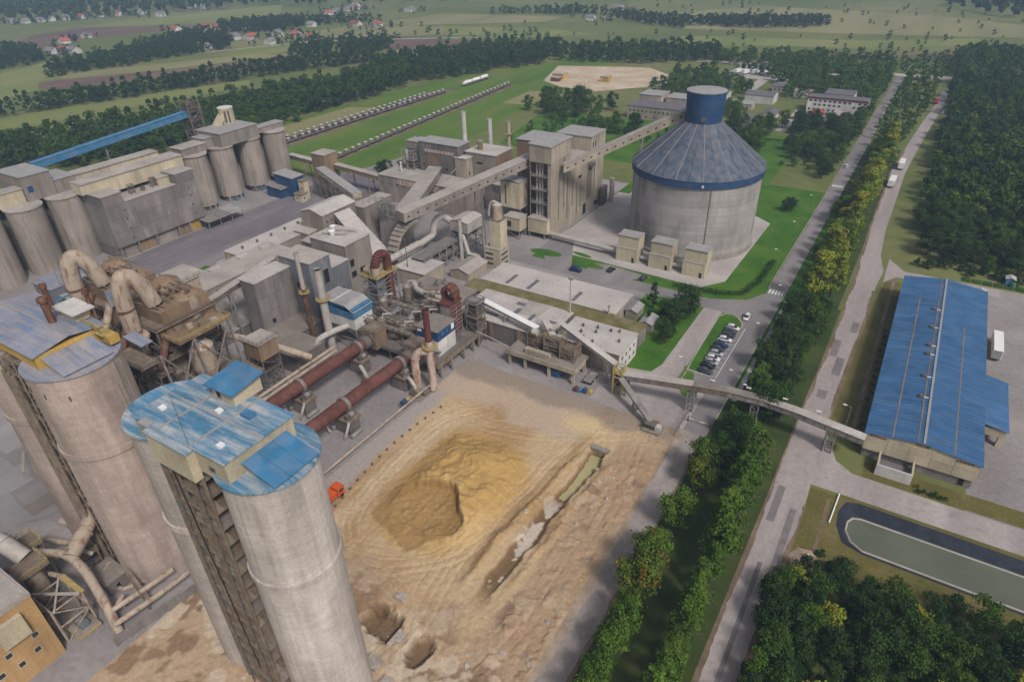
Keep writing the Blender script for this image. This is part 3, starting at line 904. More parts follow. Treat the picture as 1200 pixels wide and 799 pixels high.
def front_silos():
    zt = 53.0
    for cx, lab in ((-80.9, 'weathered concrete silo behind the other of the blue-roofed pair, nearer the tan silo'), (-61.3, 'tall concrete silo with blue roof standing nearest to the sand yard')):
        t = thing('cement_silo', lab, 'silo', (cx, 36.4, 0), 0, 'pair of silos under one blue roof')
        silo_shell(t, cx, 36.5, 6.3, 0, zt, 'silo', 48, 9, band=(34.4,))
        ellipse_roof(t, cx, 36.5, 6.5, zt, 'blue_dust')
    h = thing('silo_roof_house', 'cream roof house with dusty blue sheet roof across the two silos', 'roof house', (-71, 36.4, zt))
    z0, z1 = zt+.35, 56.6
    poly = [(-79.3, 30.4), (-67.0, 30.4), (-67.0, 29.0), (-66.9, 29.0), (-66.9, 30.4), (-61.2, 30.4), (-61.2, 41.4), (-80.0, 41.4)]
    B(-79.3, -61.0, 30.6, 41.2, z0-.6, z1).build('wall', M['cream'], h)
    B(-75.2, -66.8, 29.4, 30.6, z0-1.7, z1-.3).build('bay_wall', M['cream'], h)
    for i, (a, b) in enumerate(((-79.6, -73.6), (-73.6, -67.2), (-67.2, -60.7))):
        for j, (c, d) in enumerate(((30.3, 36.0), (36.0, 41.5))):
            zz = z1+.02*i
            B(a+.02, b-.02, c+.02, d-.02, z1, z1+.22+.015*((i+j) % 2)).build('roof_sheet', M['blue_dust'], h)
    B(-75.4, -66.6, 29.2, 30.3, z1-.25, z1+.1).build('roof_sheet', M['blue_dust'], h)
    for x, y in ((-73.6, 0), (-67.2, 0)):
        B(x-.12, x+.12, 30.3, 41.5, z1+.2, z1+.38).build('seam_flashing', M['roof_metal'], h)
    B(-79.6, -60.7, 35.88, 36.12, z1+.2, z1+.37).build('seam_flashing', M['roof_metal'], h)
    for x0, x1, y0, y1 in ((-77.4, -76.6, 33.0, 33.8), (-70.2, -69.4, 36.4, 37.2), (-64.2, -63.4, 32.0, 32.8)):
        B(x0, x1, y0, y1, z1+.2, z1+.6).build('roof_hatch', M['white_p'], h)
    B(-66.6, -64.8, 37.6, 38.8, z1+.2, z1+.7).build('roof_light', M['blue_l'], h)
    MB().bar((-67.2, 30.4, z1), (-67.6, 30.6, z1+7.2), .06).build('lightning_rod', M['steel_d'], h)
    MB().bar((-79.4, 30.6, z1), (-79.8, 30.6, z1+5.2), .06).build('lightning_rod', M['steel_d'], h)
    mb = MB().box(-77.0, -75.2, 29.8, 31.0, z1-1.1, z1+.5)
    mb.build('bent_gutter_box', M['roof_metal'], h)
    for a in (-78.2, -64.6):
        window(h, 'f', ext(-79.3, -61.0, 30.6, 41.2), a, z0+.5, 1.3, 1.0)
    p = thing('lift_penthouse', 'small lift penthouse with tilted bright blue roof on the silo roof', 'penthouse', (-71.6, 41.6, zt))
    B(-73.2, -68.8, 38.6, 43.2, z1+.2, z1+2.3).build('wall', M['cream'], p)
    b = [(-74, 38.1, z1+2.2), (-68.2, 38.1, z1+2.2), (-68.2, 43.6, z1+2.9), (-74, 43.6, z1+2.9)]
    MB().hexa(b, [(x, y, z+.2) for x, y, z in b]).build('roof', M['blue_l'], p)
    window(p, 'f', ext(-73.2, -68.8, 38.6, 43.2), -72.4, z1+.5, 1.0, 1.5, 'dark')
    s = thing('silo_roof_shed', 'lean-to with bright blue sheet roof on top of the nearest silo', 'shed', (-58, 36.5, zt))
    B(-60.9, -57.6, 33.2, 39.4, zt+.35, zt+1.0).build('wall', M['cream'], s)
    for i in range(3):
        y0, y1 = 32.7+2.4*i, 32.7+2.4*(i+1)-.04
        b = [(-61.0, y0, zt+2.0), (-55.4, y0, zt+.55), (-55.4, y1, zt+.55), (-61.0, y1, zt+2.0)]
        MB().hexa(b, [(x, y, z+.16) for x, y, z in b]).build('roof_sheet', M['blue_l'], s)
    # stair and pipe frame between the silos
    st = thing('stair_tower', 'dusty brown stair tower of open floors filling the gap between the two blue-roofed silos', 'stair tower', (-71, 31, 0))
    x0, x1, y0, y1 = -76.2, -67.0, 30.2, 34.6
    B(x0, x1, y1-.4, y1, 0, 52.5).build('back_wall', M['brown'], st)
    B(x0-.15, x0+.15, y0+1.2, y1-.4, 0, 52.5).build('side_wall', M['silo'], st)
    for x in (x0, -73.0, -70.2, x1):
        B(x-.18, x+.18, y0, y0+.36, 0, 53).build('column', M['steel_b'], st)
    for k in range(17):
        z = 52.4*(k+.4)/17
        B(x0+.18, x1-.18, y0+.1, y1-.4, z, z+.22).build('landing', M['conc'] if k % 3 == 1 else M['steel_b'], st)
        B(x0+.2, x1-.2, y0-.02, y0+.2, z-.3, z).build('edge_beam', M['steel_b'] if k % 2 else M['brown'], st)
        if k < 16:
            a_, b_ = (x0+.8, x1-2.6) if k % 2 else (x1-1.2, x0+2.4)
            MB().hexa([(a_, y0+.6, z+.2), (a_+1.1, y0+.6, z+.2), (b_+1.1, y0+.6, z+3.1), (b_, y0+.6, z+3.1)], [(a_, y0+1.6, z+.2), (a_+1.1, y0+1.6, z+.2), (b_+1.1, y0+1.6, z+3.1), (b_, y0+1.6, z+3.1)]).build('stair_flight', M['steel_b'], st)
            if k % 4 == 2:
                B(x0+.4, -72.4, y0+.2, y0+.3, z+.22, z+2.8).build('infill_panel', M['conc_d'], st)
            if k % 5 == 1:
                B(-72.0, x1-.4, y0+.2, y0+.3, z+.22, z+2.0).build('infill_panel', M['brown'], st)
        railing(MB(), [(x0+.2, y0+.05), (x1-.2, y0+.05)], z+.22, 1.0, .06, 1.6).build('railing', M['steel_b'], st)
    for x in (-74.6, -68.6):
        MB().cyl((x, y0-.15, 0), (x, y0-.15, 52), .16, .16, 8).build('riser_pipe', M['steel_d'], st, True)
    MB().bar((-70.2, y0-.3, 8), (-72.8, y0-.3, 52), .12).build('cable_run', M['dark'], st)
front_silos()

# ================================================================ TAN SILOS (left foreground)
def tan_silos():
    zt = 50.0
    for cx, lab in ((-113.8, 'smooth tan concrete silo with worn pale blue roof at the left edge'), (-133.5, 'tan silo half hidden behind the smooth tan silo at the left edge')):
        t = thing('cement_silo', lab, 'silo', (cx, 38.6, 0), 0, 'pair of tan silos')
        silo_shell(t, cx, 38.6, 7.4, 0, zt, 'silo_t', 48, band=(33.0,))
        ellipse_roof(t, cx, 38.6, 7.4, zt, 'blue_pale')
        for a, z in ((-.7, 46.5), (-1.1, 47.2), (-.2, 45.8)):
            x, y = cx+7.4*math.cos(a-.5), 38.6+7.4*math.sin(a-.5)
            B(x-.12, x+.12, y-.12, y+.12, z, z+.9).build('pipe_stub', M['steel_d'], t)
    h = thing('silo_roof_house', 'ochre roof house with faded blue roof on the tan silos', 'roof house', (-125, 40, zt))
    z0, z1 = zt+.35, 52.9
    B(-136.5, -113.6, 33.4, 45.0, z0, z1).build('wall', M['yellow'], h)
    for i in range(3):
        x0, x1 = -137.2+8.0*i, -137.2+8.0*(i+1)-.05
        b = [(x0, 32.9, z1-.1), (x1, 32.9, z1-.1), (x1, 39.2, z1+1.0), (x0, 39.2, z1+1.0)]
        MB().hexa(b, [(x, y, z+.2) for x, y, z in b]).build('roof_sheet', M['blue_pale'], h)
        b = [(x0, 39.25, z1+1.0), (x1, 39.25, z1+1.0), (x1, 45.6, z1-.1), (x0, 45.6, z1-.1)]
        MB().hexa(b, [(x, y, z+.2) for x, y, z in b]).build('roof_sheet', M['blue_pale'], h)
    B(-137.2, -113.3, 39.1, 39.4, z1+1.15, z1+1.35).build('ridge_cap', M['roof_metal'], h)
    s = thing('silo_roof_shed', 'lean-to with faded lilac-blue roof in front of the ochre roof house', 'shed', (-110.4, 38.5, zt))
    B(-113.5, -109.8, 34.6, 42.2, z0, zt+1.0).build('wall', M['yellow'], s)
    for i in range(3):
        y0, y1 = 34.2+2.8*i, 34.2+2.8*(i+1)-.04
        b = [(-113.5, y0, zt+2.0), (-107.6, y0, zt+.6), (-107.6, y1, zt+.6), (-113.5, y1, zt+2.0)]
        MB().hexa(b, [(x, y, z+.16) for x, y, z in b]).build('roof_sheet', M['blue_pale'], s)
    for x, y, hh, r, lab in ((-120.4, 40.4, 5.5, .62, 'thick rusty vent pipe with flared cap on the faded blue roof'), (-126.5, 43.4, 5.2, .45, 'thin rusty vent pipe at the back of the faded blue roof'), (-118.0, 46.2, 5.0, .4, 'rusty vent pipe beside the white canopy on the tan silo roof')):
        v = thing('vent_pipe', lab, 'vent pipe', (x, y, z1))
        MB().cyl((x, y, zt), (x-.2, y, z1+hh), r, r, 10).build('shaft', M['rust'], v, True)
        MB().cyl((x-.2, y, z1+hh-.5), (x-.2, y, z1+hh+.3), r*1.5, r*1.3, 10).build('cap', M['rust'], v, True)
    c = thing('white_canopy', 'small white dusty canopy over a cream box on the tan silo roof', 'canopy', (-119.5, 44.5, z1))
    B(-122.0, -117.6, 42.6, 45.2, z1+.5, z1+2.0).build('box', M['cream'], c)
    B(-123.0, -116.4, 42.0, 46.0, z1+2.3, z1+2.6).build('roof', M['white'], c)
    for x, y in ((-122.8, 42.2), (-116.6, 42.2), (-122.8, 45.8), (-116.6, 45.8)):
        MB().bar((x, y, z1+.2), (x, y, z1+2.4), .1).build('post', M['steel'], c)
    y = thing('yellow_catwalk', 'bright yellow railed catwalk beside the vent pipes on the tan silo', 'catwalk', (-112, 44, zt))
    B(-119.5, -113.2, 43.4, 44.2, z1+.2, z1+.4).build('deck', M['yellow_p'], y)
    B(-113.2, -110.8, 43.0, 45.0, zt+2.4, zt+2.6).build('deck', M['yellow_p'], y)
    railing(MB(), [(-119.5, 43.4), (-113.2, 43.4), (-113.2, 43.0), (-110.8, 43.0), (-110.8, 45.0), (-113.2, 45.0)], z1+.3, 1.0, .08, 1.5).build('railing', M['yellow_p'], y)
    f = thing('filter_box', 'small ochre bag filter on the edge of the tan silo roof', 'filter', (-110.6, 44, zt))
    B(-112.0, -109.6, 43.4, 45.2, zt+.9, zt+2.4).build('body', M['yellow'], f)
    MB().hexa([(-111.3, 44, zt+.3), (-110.3, 44, zt+.3), (-110.3, 44.7, zt+.3), (-111.3, 44.7, zt+.3)], [(-112, 43.4, zt+.9), (-109.6, 43.4, zt+.9), (-109.6, 45.2, zt+.9), (-112, 45.2, zt+.9)]).build('hopper', M['blue'], f)
    # lattice between the tan silos
    st = thing('stair_tower', 'dark brown steel stair tower between the tan silos at the left edge', 'stair tower', (-123.6, 34, 0))
    B(-126.4, -120.8, 36.0, 36.4, 0, 50).build('back_wall', M['brown'], st)
    lattice(MB(), -126.6, -120.6, 32.4, 35.8, 0, 50, 16, .17).build('frame', M['steel_b'], st)
    for k in range(16):
        z = 50*(k+.5)/16
        B(-126.6, -120.6, 32.6, 35.8, z, z+.14).build('landing', M['steel_b'], st)
    for i in range(3):
        x = -125.8+i*1.7
        MB().cyl((x, 32.0, 0), (x, 32.0, 47), .35, .35, 8).build('riser_pipe', M['steel_b'], st, True)
    # outside stair ladder on the right flank
    l = thing('silo_ladder', 'long steel ladder running down the right flank of the tan silo', 'ladder', (-106.4, 41, 0))
    for dx in (-.5, .5):
        MB().bar((-106.3, 42+dx, 0), (-106.3, 42+dx, 50), .12).build('rail', M['steel'], l)
    mb = MB()
    for k in range(100): mb.bar((-106.3, 41.5, k*.5+.25), (-106.3, 42.5, k*.5+.25), .05)
    tag(mb.build('rungs', M['steel'], l), kind='stuff')
tan_silos()

# ================================================================ DOME-TOPPED STORAGE SILO
def dome():
    cx, cy, rw, ze = -73.0, 251.6, 24.4, 29.0
    t = thing('storage_silo', 'huge round concrete storage silo with blue cone roof and blue drum on top', 'silo', (cx, cy, 0))
    rows = 7
    for k in range(rows):                          # slip-formed lifts, each a hair proud or shy of the next
        z0, z1 = ze*k/rows, ze*(k+1)/rows
        MB().cyl((cx, cy, z0), (cx, cy, z1), rw+(.05 if k % 2 else 0), rw+(.05 if k % 2 else 0), 96, False).build('wall_lift', M['dome_wall'], t, True)
    for a in (-2.30, -2.16, -1.04):
        x, y = cx+(rw+.08)*math.cos(a), cy+(rw+.08)*math.sin(a)
        MB().cyl((x, y, 0), (x, y, ze), .3, .3, 8).build('buttress_strip', M['conc'], t)
    MB().cyl((cx, cy, 0), (cx, cy, 1.6), rw+.6, rw+.5, 96).build('plinth', M['conc'], t, True)
    MB().cyl((cx, cy, ze-.6), (cx, cy, ze+2.1), rw+.75, rw+.75, 96, False).build('fascia', M['blue'], t, True)
    n = 32
    r0, z0, r1, z1 = rw+.95, ze+2.1, 6.7, 46.5
    for i in range(n):
        a, b = 2*math.pi*i/n, 2*math.pi*(i+1)/n-.004
        v = []
        for r, z in ((r0, z0), (r1, z1)):
            for q in (a, (a+b)/2, b):
                v.append((cx+r*math.cos(q), cy+r*math.sin(q), z))
        v += [(p[0], p[1], p[2]-.15) for p in v]
        MB().add(v, [(0, 1, 4, 3), (1, 2, 5, 4), (7, 6, 9, 10), (8, 7, 10, 11), (0, 6, 7, 1), (1, 7, 8, 2), (2, 8, 11, 5), (3, 9, 6, 0)]).build('roof_sheet', M['blue_cone'], t)
    for i in range(16):
        a = 2*math.pi*i/16
        MB().bar((cx+r0*math.cos(a), cy+r0*math.sin(a), z0+.08), (cx+r1*math.cos(a), cy+r1*math.sin(a), z1+.08), .17).build('roof_rib', M['roof_metal'], t)
    MB().cyl((cx, cy, 45.9), (cx, cy, 57.2), 6.7, 7.15, 48).build('drum', M['blue'], t, True)
    MB().cyl((cx, cy, 57.2), (cx, cy, 57.5), 7.3, 7.3, 48).build('drum_rim', M['roof_metal'], t)
    MB().cyl((cx, cy, 57.5), (cx, cy, 58.2), 7.0, .6, 48).build('drum_roof', M['roof_metal'], t)
    a = -1.28
    d = Vector((math.cos(a), math.sin(a), 0))
    p = Vector((cx, cy, 48.4))+d*6.75
    MB().cyl(p-d*.6, p+d*.2, 1.0, 1.0, 6).build('drum_opening', M['steel_d'], t)
    B(cx+9.6, cx+10.3, cy-23.6-.9, cy-23.4-.9, ze+.3, ze+1.2).build('sign_plate', M['white_p'], t)
dome()
for (x, lab) in ((-89.8, 'cream filter house left of its two twins at the foot of the storage silo'), (-76.6, 'middle of three cream filter houses at the foot of the storage silo'), (-63.6, 'cream filter house nearest the road at the foot of the storage silo')):
    t = thing('filter_house', lab, 'filter house', (x+4.2, 219, 0), 0, 'three filter houses at the round silo')
    B(x, x+8.4, 216.0, 222.6, 0, 5.4).build('lower_body', M['cream'], t)
    B(x+.25, x+8.4, 217.0, 222.6, 5.4, 10.0).build('upper_body', M['cream'], t)
    roof_flat(t, x+.2, x+8.4, 216.9, 222.6, 10.0, 'roof_metal', .2)
    B(x-.1, x+8.5, 215.9, 217.0, 5.4, 5.6).build('ledge', M['roof_metal'], t)
    window(t, 'f', ext(x, x+8.4, 216.0, 222.6), x+6.4, .1, 1.1, 2.1, 'dark', name='door')
    clad(t, 'r', ext(x, x+8.4, 216.0, 222.6), 216.1, 222.5, .2, 5.2, 2, 1, 'cream')
    clad(t, 'r', ext(x, x+8.4, 217.0, 222.6), 217.1, 222.5, 5.6, 9.8, 2, 1, 'cream')
pipe('transfer_tube', 'thick grey tube running from the tan tower towards the filter houses', 'conveyor', [(-122.5, 221, 2.6), (-104, 219.5, 2.6), (-90, 218.6, 2.6)], .95, 'duct', 10, 4)
pipe('transfer_tube', 'grey tube linking the filter houses along the foot of the silo', 'conveyor', [(-81, 219.5, 1.6), (-77, 219.5, 1.6), (-76.5, 219.5, 1.6)], .8, 'duct')
pipe('transfer_tube', 'short grey tube between the middle and right filter houses', 'conveyor', [(-68.3, 219.5, 1.6), (-63.7, 219.5, 1.6)], .8, 'duct')

# ================================================================ CEMENT MILL TOWER BLOCK
def inclined(name, label, p, q, w_, h_, mat, roof, wins=0, n=6, cat='conveyor gallery', legs=()):
    """covered conveyor gallery from p to q (floor centre points), built of n bays"""
    t = thing(name, label, cat, tuple(p))
    p, q = Vector(p), Vector(q)
    d = (q-p); d2 = Vector((d.x, d.y, 0)).normalized(); s = Vector((d2.y, -d2.x, 0))
    for i in range(n):
        a, b = p+d*(i/n), p+d*((i+1)/n)
        g_ = d.normalized()*.03
        a = a+g_
        bot = [a-s*w_/2, a+s*w_/2, b+s*w_/2, b-s*w_/2]
        if d.x*s.y-d.y*s.x > 0: pass
        up_ = Vector((0, 0, h_))
        MB().hexa([x for x in bot], [x+up_ for x in bot]).build('gallery_bay', M[mat], t)
        r0 = [x+up_ for x in (a-s*(w_/2+.2), a+s*(w_/2+.2), b+s*(w_/2+.2), b-s*(w_/2+.2))]
        MB().hexa(r0, [x+Vector((0, 0, .22)) for x in r0]).build('roof_sheet', M[roof], t)
        for k in range(wins):
            c = a+(b-a)*((k+.5)/wins)
            for sg in (1, -1):
                c2 = c+s*sg*(w_/2+.01)+Vector((0, 0, h_*.5))
                u = d.normalized()
                e = [c2-u*.45-s*.03, c2+u*.45-s*.03, c2+u*.45+s*.03, c2-u*.45+s*.03]
                MB().hexa([x-Vector((0, 0, .3)) for x in e], [x+Vector((0, 0, .3)) for x in e]).build('window', M['glass'], t)
    for f in legs:
        c = p+d*f
        mb = MB()
        for sg in (1, -1):
            mb.bar((c.x+s.x*sg*w_*.45, c.y+s.y*sg*w_*.45, c.z), (c.x+s.x*sg*w_*.7, c.y+s.y*sg*w_*.7, 0), .35)
        for k in range(1, 5):
            z = c.z*k/5
            mb.bar((c.x+s.x*w_*.6, c.y+s.y*w_*.6, z), (c.x-s.x*w_*.6, c.y-s.y*w_*.6, z-c.z/5), .18)
        mb.build('trestle', M['steel'], t)
    return t

def tower_block():
    # tall lift tower
    t = thing('mill_tower', 'tall tan concrete tower with grey roof and open pipe shaft in front', 'tower', (-126.4, 229, 0))
    B(-131.0, -121.6, 226.4, 238.0, 0, 31.0).build('shaft_wall', M['tower'], t)
    B(-131.2, -121.4, 221.2, 238.0, 31.0, 38.0).build('top_house', M['tower'], t)
    b = [(-131.6, 220.8, 38.0), (-121.0, 220.8, 37.6), (-121.0, 238.4, 37.6), (-131.6, 238.4, 38.0)]
    MB().hexa(b, [(x, y, z+.4) for x, y, z in b]).build('roof', M['roof_metal'], t)
    B(-122.8, -121.5, 221.6, 226.4, 0, 31.0).build('corner_pier', M['tower'], t)
    B(-131.0, -122.0, 219.2, 226.3, 2.4, 8.2).build('base_box', M['cream'], t)
    B(-131.2, -121.8, 219.0, 226.3, 8.2, 8.5).build('base_roof', M['roof'], t)
    for x in (-130.6, -123.4):
        for y in (219.6, 225.6):
            B(x-.25, x+.25, y-.25, y+.25, 0, 2.4).build('column', M['conc'], t)
    for z in (14.0, 19.6, 25.2):
        B(-131.0, -122.9, 221.4, 226.3, z, z+.35).build('platform', M['steel'], t)
        railing(MB(), [(-131.0, 226), (-131.0, 221.4), (-122.9, 221.4)], z+.35, 1.1, .09, 2).build('railing', M['steel'], t)
    for x in (-129.0, -127.6, -126.4):
        MB().cyl((x, 223.4, 8.5), (x, 223.4, 31.0), .42, .42, 10).build('riser_pipe', M['duct'], t, True)
    for x in (-131.0, -122.9):
        MB().bar((x, 221.4, 8.5), (x, 221.4, 31), .28).build('post', M['steel'], t)
    e = ext(-131.0, -121.5, 226.4, 238.0)
    for a, z, hh in ((228.0, 6, 20), (232.2, 10, 22), (235.4, 4, 18)):
        B(*face_box('r', *e, a, a+.5, z, z+hh, -.02, .1)).build('pilaster', M['conc_d'], t)
    clad(t, 'f', ext(-131.2, -121.4, 221.2, 238), -131.1, -121.5, 31.2, 37.6, 3, 1, 'tower')
    clad(t, 'r', ext(-131.2, -121.4, 221.2, 238), 221.3, 237.9, 31.2, 37.4, 5, 1, 'tower')
    # main block
    x0, x1, y0, y1 = -143.0, -121.8, 238.0, 271.0
    m = bldg('cement_mill_building', 'long tan concrete mill building with vertical strips beside the round silo', 'mill building', x0, x1, y0+.05, y1, 26.0, 'tower', 'roof')
    e = ext(x0, x1, y0, y1)
    for i in range(6):
        clad(m, 'r', e, y0+.4+i*5.42, y0+.4+(i+1)*5.42, .3, 25.7, 1, 3, 'tower')
    for a, z, hh in ((240.2, 8, 12), (244.6, 3, 14), (247.8, 5, 11), (255.0, 6, 18), (256.6, 6, 18), (258.2, 6, 18), (261.5, 9, 14)):
        B(*face_box('r', *e, a, a+.45, z, z+hh, .05, .28)).build('pilaster', M['conc_d'], m)
    for a, z, w_, hh in ((251.0, .1, 3.0, 5.0), (262.5, 1.0, 3.4, 1.8), (246, 18, 3.2, 1.4)):
        window(m, 'r', (x0, x1+.12, y0, y1), a, z, w_, hh, 'dark')
    B(*face_box('r', *e, 255.6, 259.4, 20.4, 21.8, .1, 1.6)).build('vent_hood', M['steel_d'], m)
    B(*face_box('r', *e, 247.4, 249.8, 14.2, 15.4, .1, 1.0)).build('fan_housing', M['duct'], m)
    p2 = bldg('roof_penthouse', 'flat penthouse at the far end of the tan mill building roof', 'penthouse', -139.2, -122.2, 258.6, 273.0, 32.4, 'tower', 'roof_metal', z0=26.3, wins=[('r', 260, 27.6, 1.0, 2.6), ('r', 262.4, 27.6, 1.0, 2.6), ('f', -138, 27.2, 1.4, 2.2)])
    bb = bldg('rear_tower_block', 'brown-grey block behind the tall tan tower', 'tower block', -146.2, -131.3, 236.0, 250.5, 34.4, 'brown', 'roof_metal', wins=[('f', -143, 20, 1.2, 1.8), ('f', -137, 26, 1.2, 1.8)])
    tank = thing('vertical_tank', 'pair of dark tanks at the far corner of the mill building', 'tank', (-119.4, 268, 0))
    for y in (266.6, 269.4):
        MB().cyl((-119.6, y, 0), (-119.6, y, 8.5), 1.2, 1.2, 14).build('shell', M['steel_d'], tank, True)
    MB().cyl((-117.2, 272, 0), (-117.2, 272, 11.5), 1.1, 1.1, 14).build('pale_shell', M['duct'], tank, True)
tower_block()
inclined('conveyor_gallery', 'long grey covered gallery climbing from the plant to the tall tan tower', (-154.0, 168, 20.6), (-133.6, 229, 28.4), 5.0, 3.3, 'conc', 'roof', 2, 8, legs=(.55,))
inclined('conveyor_gallery', 'covered gallery rising from the tan tower to the blue drum of the round silo', (-119.6, 228, 26.6), (-79.0, 256, 47.0), 3.2, 3.0, 'tower', 'roof', 2, 8, legs=(.62,))
inclined('conveyor_gallery', 'steep wide grey gallery leaning against the old factory hall', (-193.5, 240, 12.2), (-155.0, 171.5, 20.8), 6.4, 3.0, 'conc', 'roof', 1, 6)
inclined('conveyor_gallery', 'short level gallery behind the cream hopper box', (-158, 234, 11), (-139, 229, 12), 4.2, 3.6, 'conc', 'roof', 1, 3)

def arch_bend():
    t = thing('gallery_support', 'curved concrete support bending down under the junction of two galleries', 'support', (-156, 168, 0))
    pts = arc((-152.4, 173, 20.4), (-157.5, 166, 18), (-158.2, 165.5, 4), 10)
    for a, b in zip(pts, pts[1:]):
        MB().hexa([(a.x-2.2, a.y, a.z-1.2), (a.x+2.2, a.y, a.z-1.2), (b.x+2.2, b.y, b.z-1.2), (b.x-2.2, b.y, b.z-1.2)], [(a.x-2.2, a.y, a.z), (a.x+2.2, a.y, a.z), (b.x+2.2, b.y-.9, b.z), (b.x-2.2, b.y-.9, b.z)]).build('arch_segment', M['conc'], t)
arch_bend()

def hopper_boxes():
    t = thing('hopper_house', 'cream clad hopper box on stilts in front of the tan tower', 'hopper', (-140, 224, 0))
    x0, x1, y0, y1 = -144.8, -135.4, 220.4, 226.6
    B(x0, x1, y0, y1, 10.4, 21.6).build('wall', M['cream'], t)
    roof_gable(t, x0, x1, y0, y1, 21.6, .7, 'roof_metal', 'y', .2)
    clad(t, 'f', ext(x0, x1, y0, y1), x0+.1, x1-.1, 10.6, 21.4, 4, 2, 'cream')
    clad(t, 'r', ext(x0, x1, y0, y1), y0+.1, y1-.1, 10.6, 21.4, 2, 2, 'cream')
    B(x0+2.2, x0+2.9, y0-.2, y0, 12, 20).build('downpipe', M['steel_d'], t)
    lattice(MB(), x0+.4, x1-.4, y0+.4, y1-.4, 0, 10.4, 2, .25).build('leg_frame', M['steel'], t)
    t = thing('hopper_house', 'smaller cream box on legs below the hopper box', 'hopper', (-134.5, 217, 0))
    B(-139.6, -132.0, 214.2, 220.0, 3.6, 9.0).build('wall', M['cream'], t)
    roof_flat(t, -139.6, -132.0, 214.2, 220.0, 9.0, 'roof', .2)
    lattice(MB(), -139.2, -132.4, 214.6, 219.6, 0, 3.6, 1, .22).build('leg_frame', M['steel'], t)
    window(t, 'f', ext(-139.6, -132, 214.2, 220), -138, 5, 2.0, 2.6)
hopper_boxes()

def cooling_tower():
    t = thing('blending_tower', 'slim cream tower with striped base and round vessel on its top', 'tower', (-126, 188, 0))
    x0, x1, y0, y1 = -130.8, -123.6, 186.4, 192.4
    B(x0, x1, y0, y1, 0, 8.0).build('base_wall', M['cream'], t)
    roof_flat(t, x0, x1, y0, y1, 8.0, 'roof', .15)
    B(-128.6, -123.9, 187.4, 192.0, 8.3, 19.0).build('shaft_wall', M['cream'], t)
    roof_flat(t, -128.6, -123.9, 187.4, 192.0, 19.0, 'steel_b', .1)
    for z in (1.6, 3.6, 5.6):
        window(t, 'f', ext(x0, x1, y0, y1), x0+.5, z, 3.6, .9)
        window(t, 'r', ext(x0, x1, y0, y1), y0+.5, z, 4.8, .9)
    MB().cyl((-126.4, 189.6, 19.3), (-126.4, 189.6, 24.6), 1.9, 1.7, 16).build('vessel', M['duct_t'], t, True)
    MB().cyl((-126.4, 189.6, 24.6), (-126.4, 189.6, 25.4), 1.8, .7, 16).build('vessel_top', M['duct'], t, True)
    MB().tube(arc((-126.4, 189.6, 25.2), (-129.4, 189.0, 27.2), (-129.6, 188.8, 20), 8), .45, 8).build('overflow_pipe', M['duct'], t, True)
    for dx in (-2.1, 2.1):
        MB().bar((-126.4+dx, 187.6, 8.3), (-126.4+dx, 187.6, 19), .3).build('drain', M['steel_b'], t)
cooling_tower()

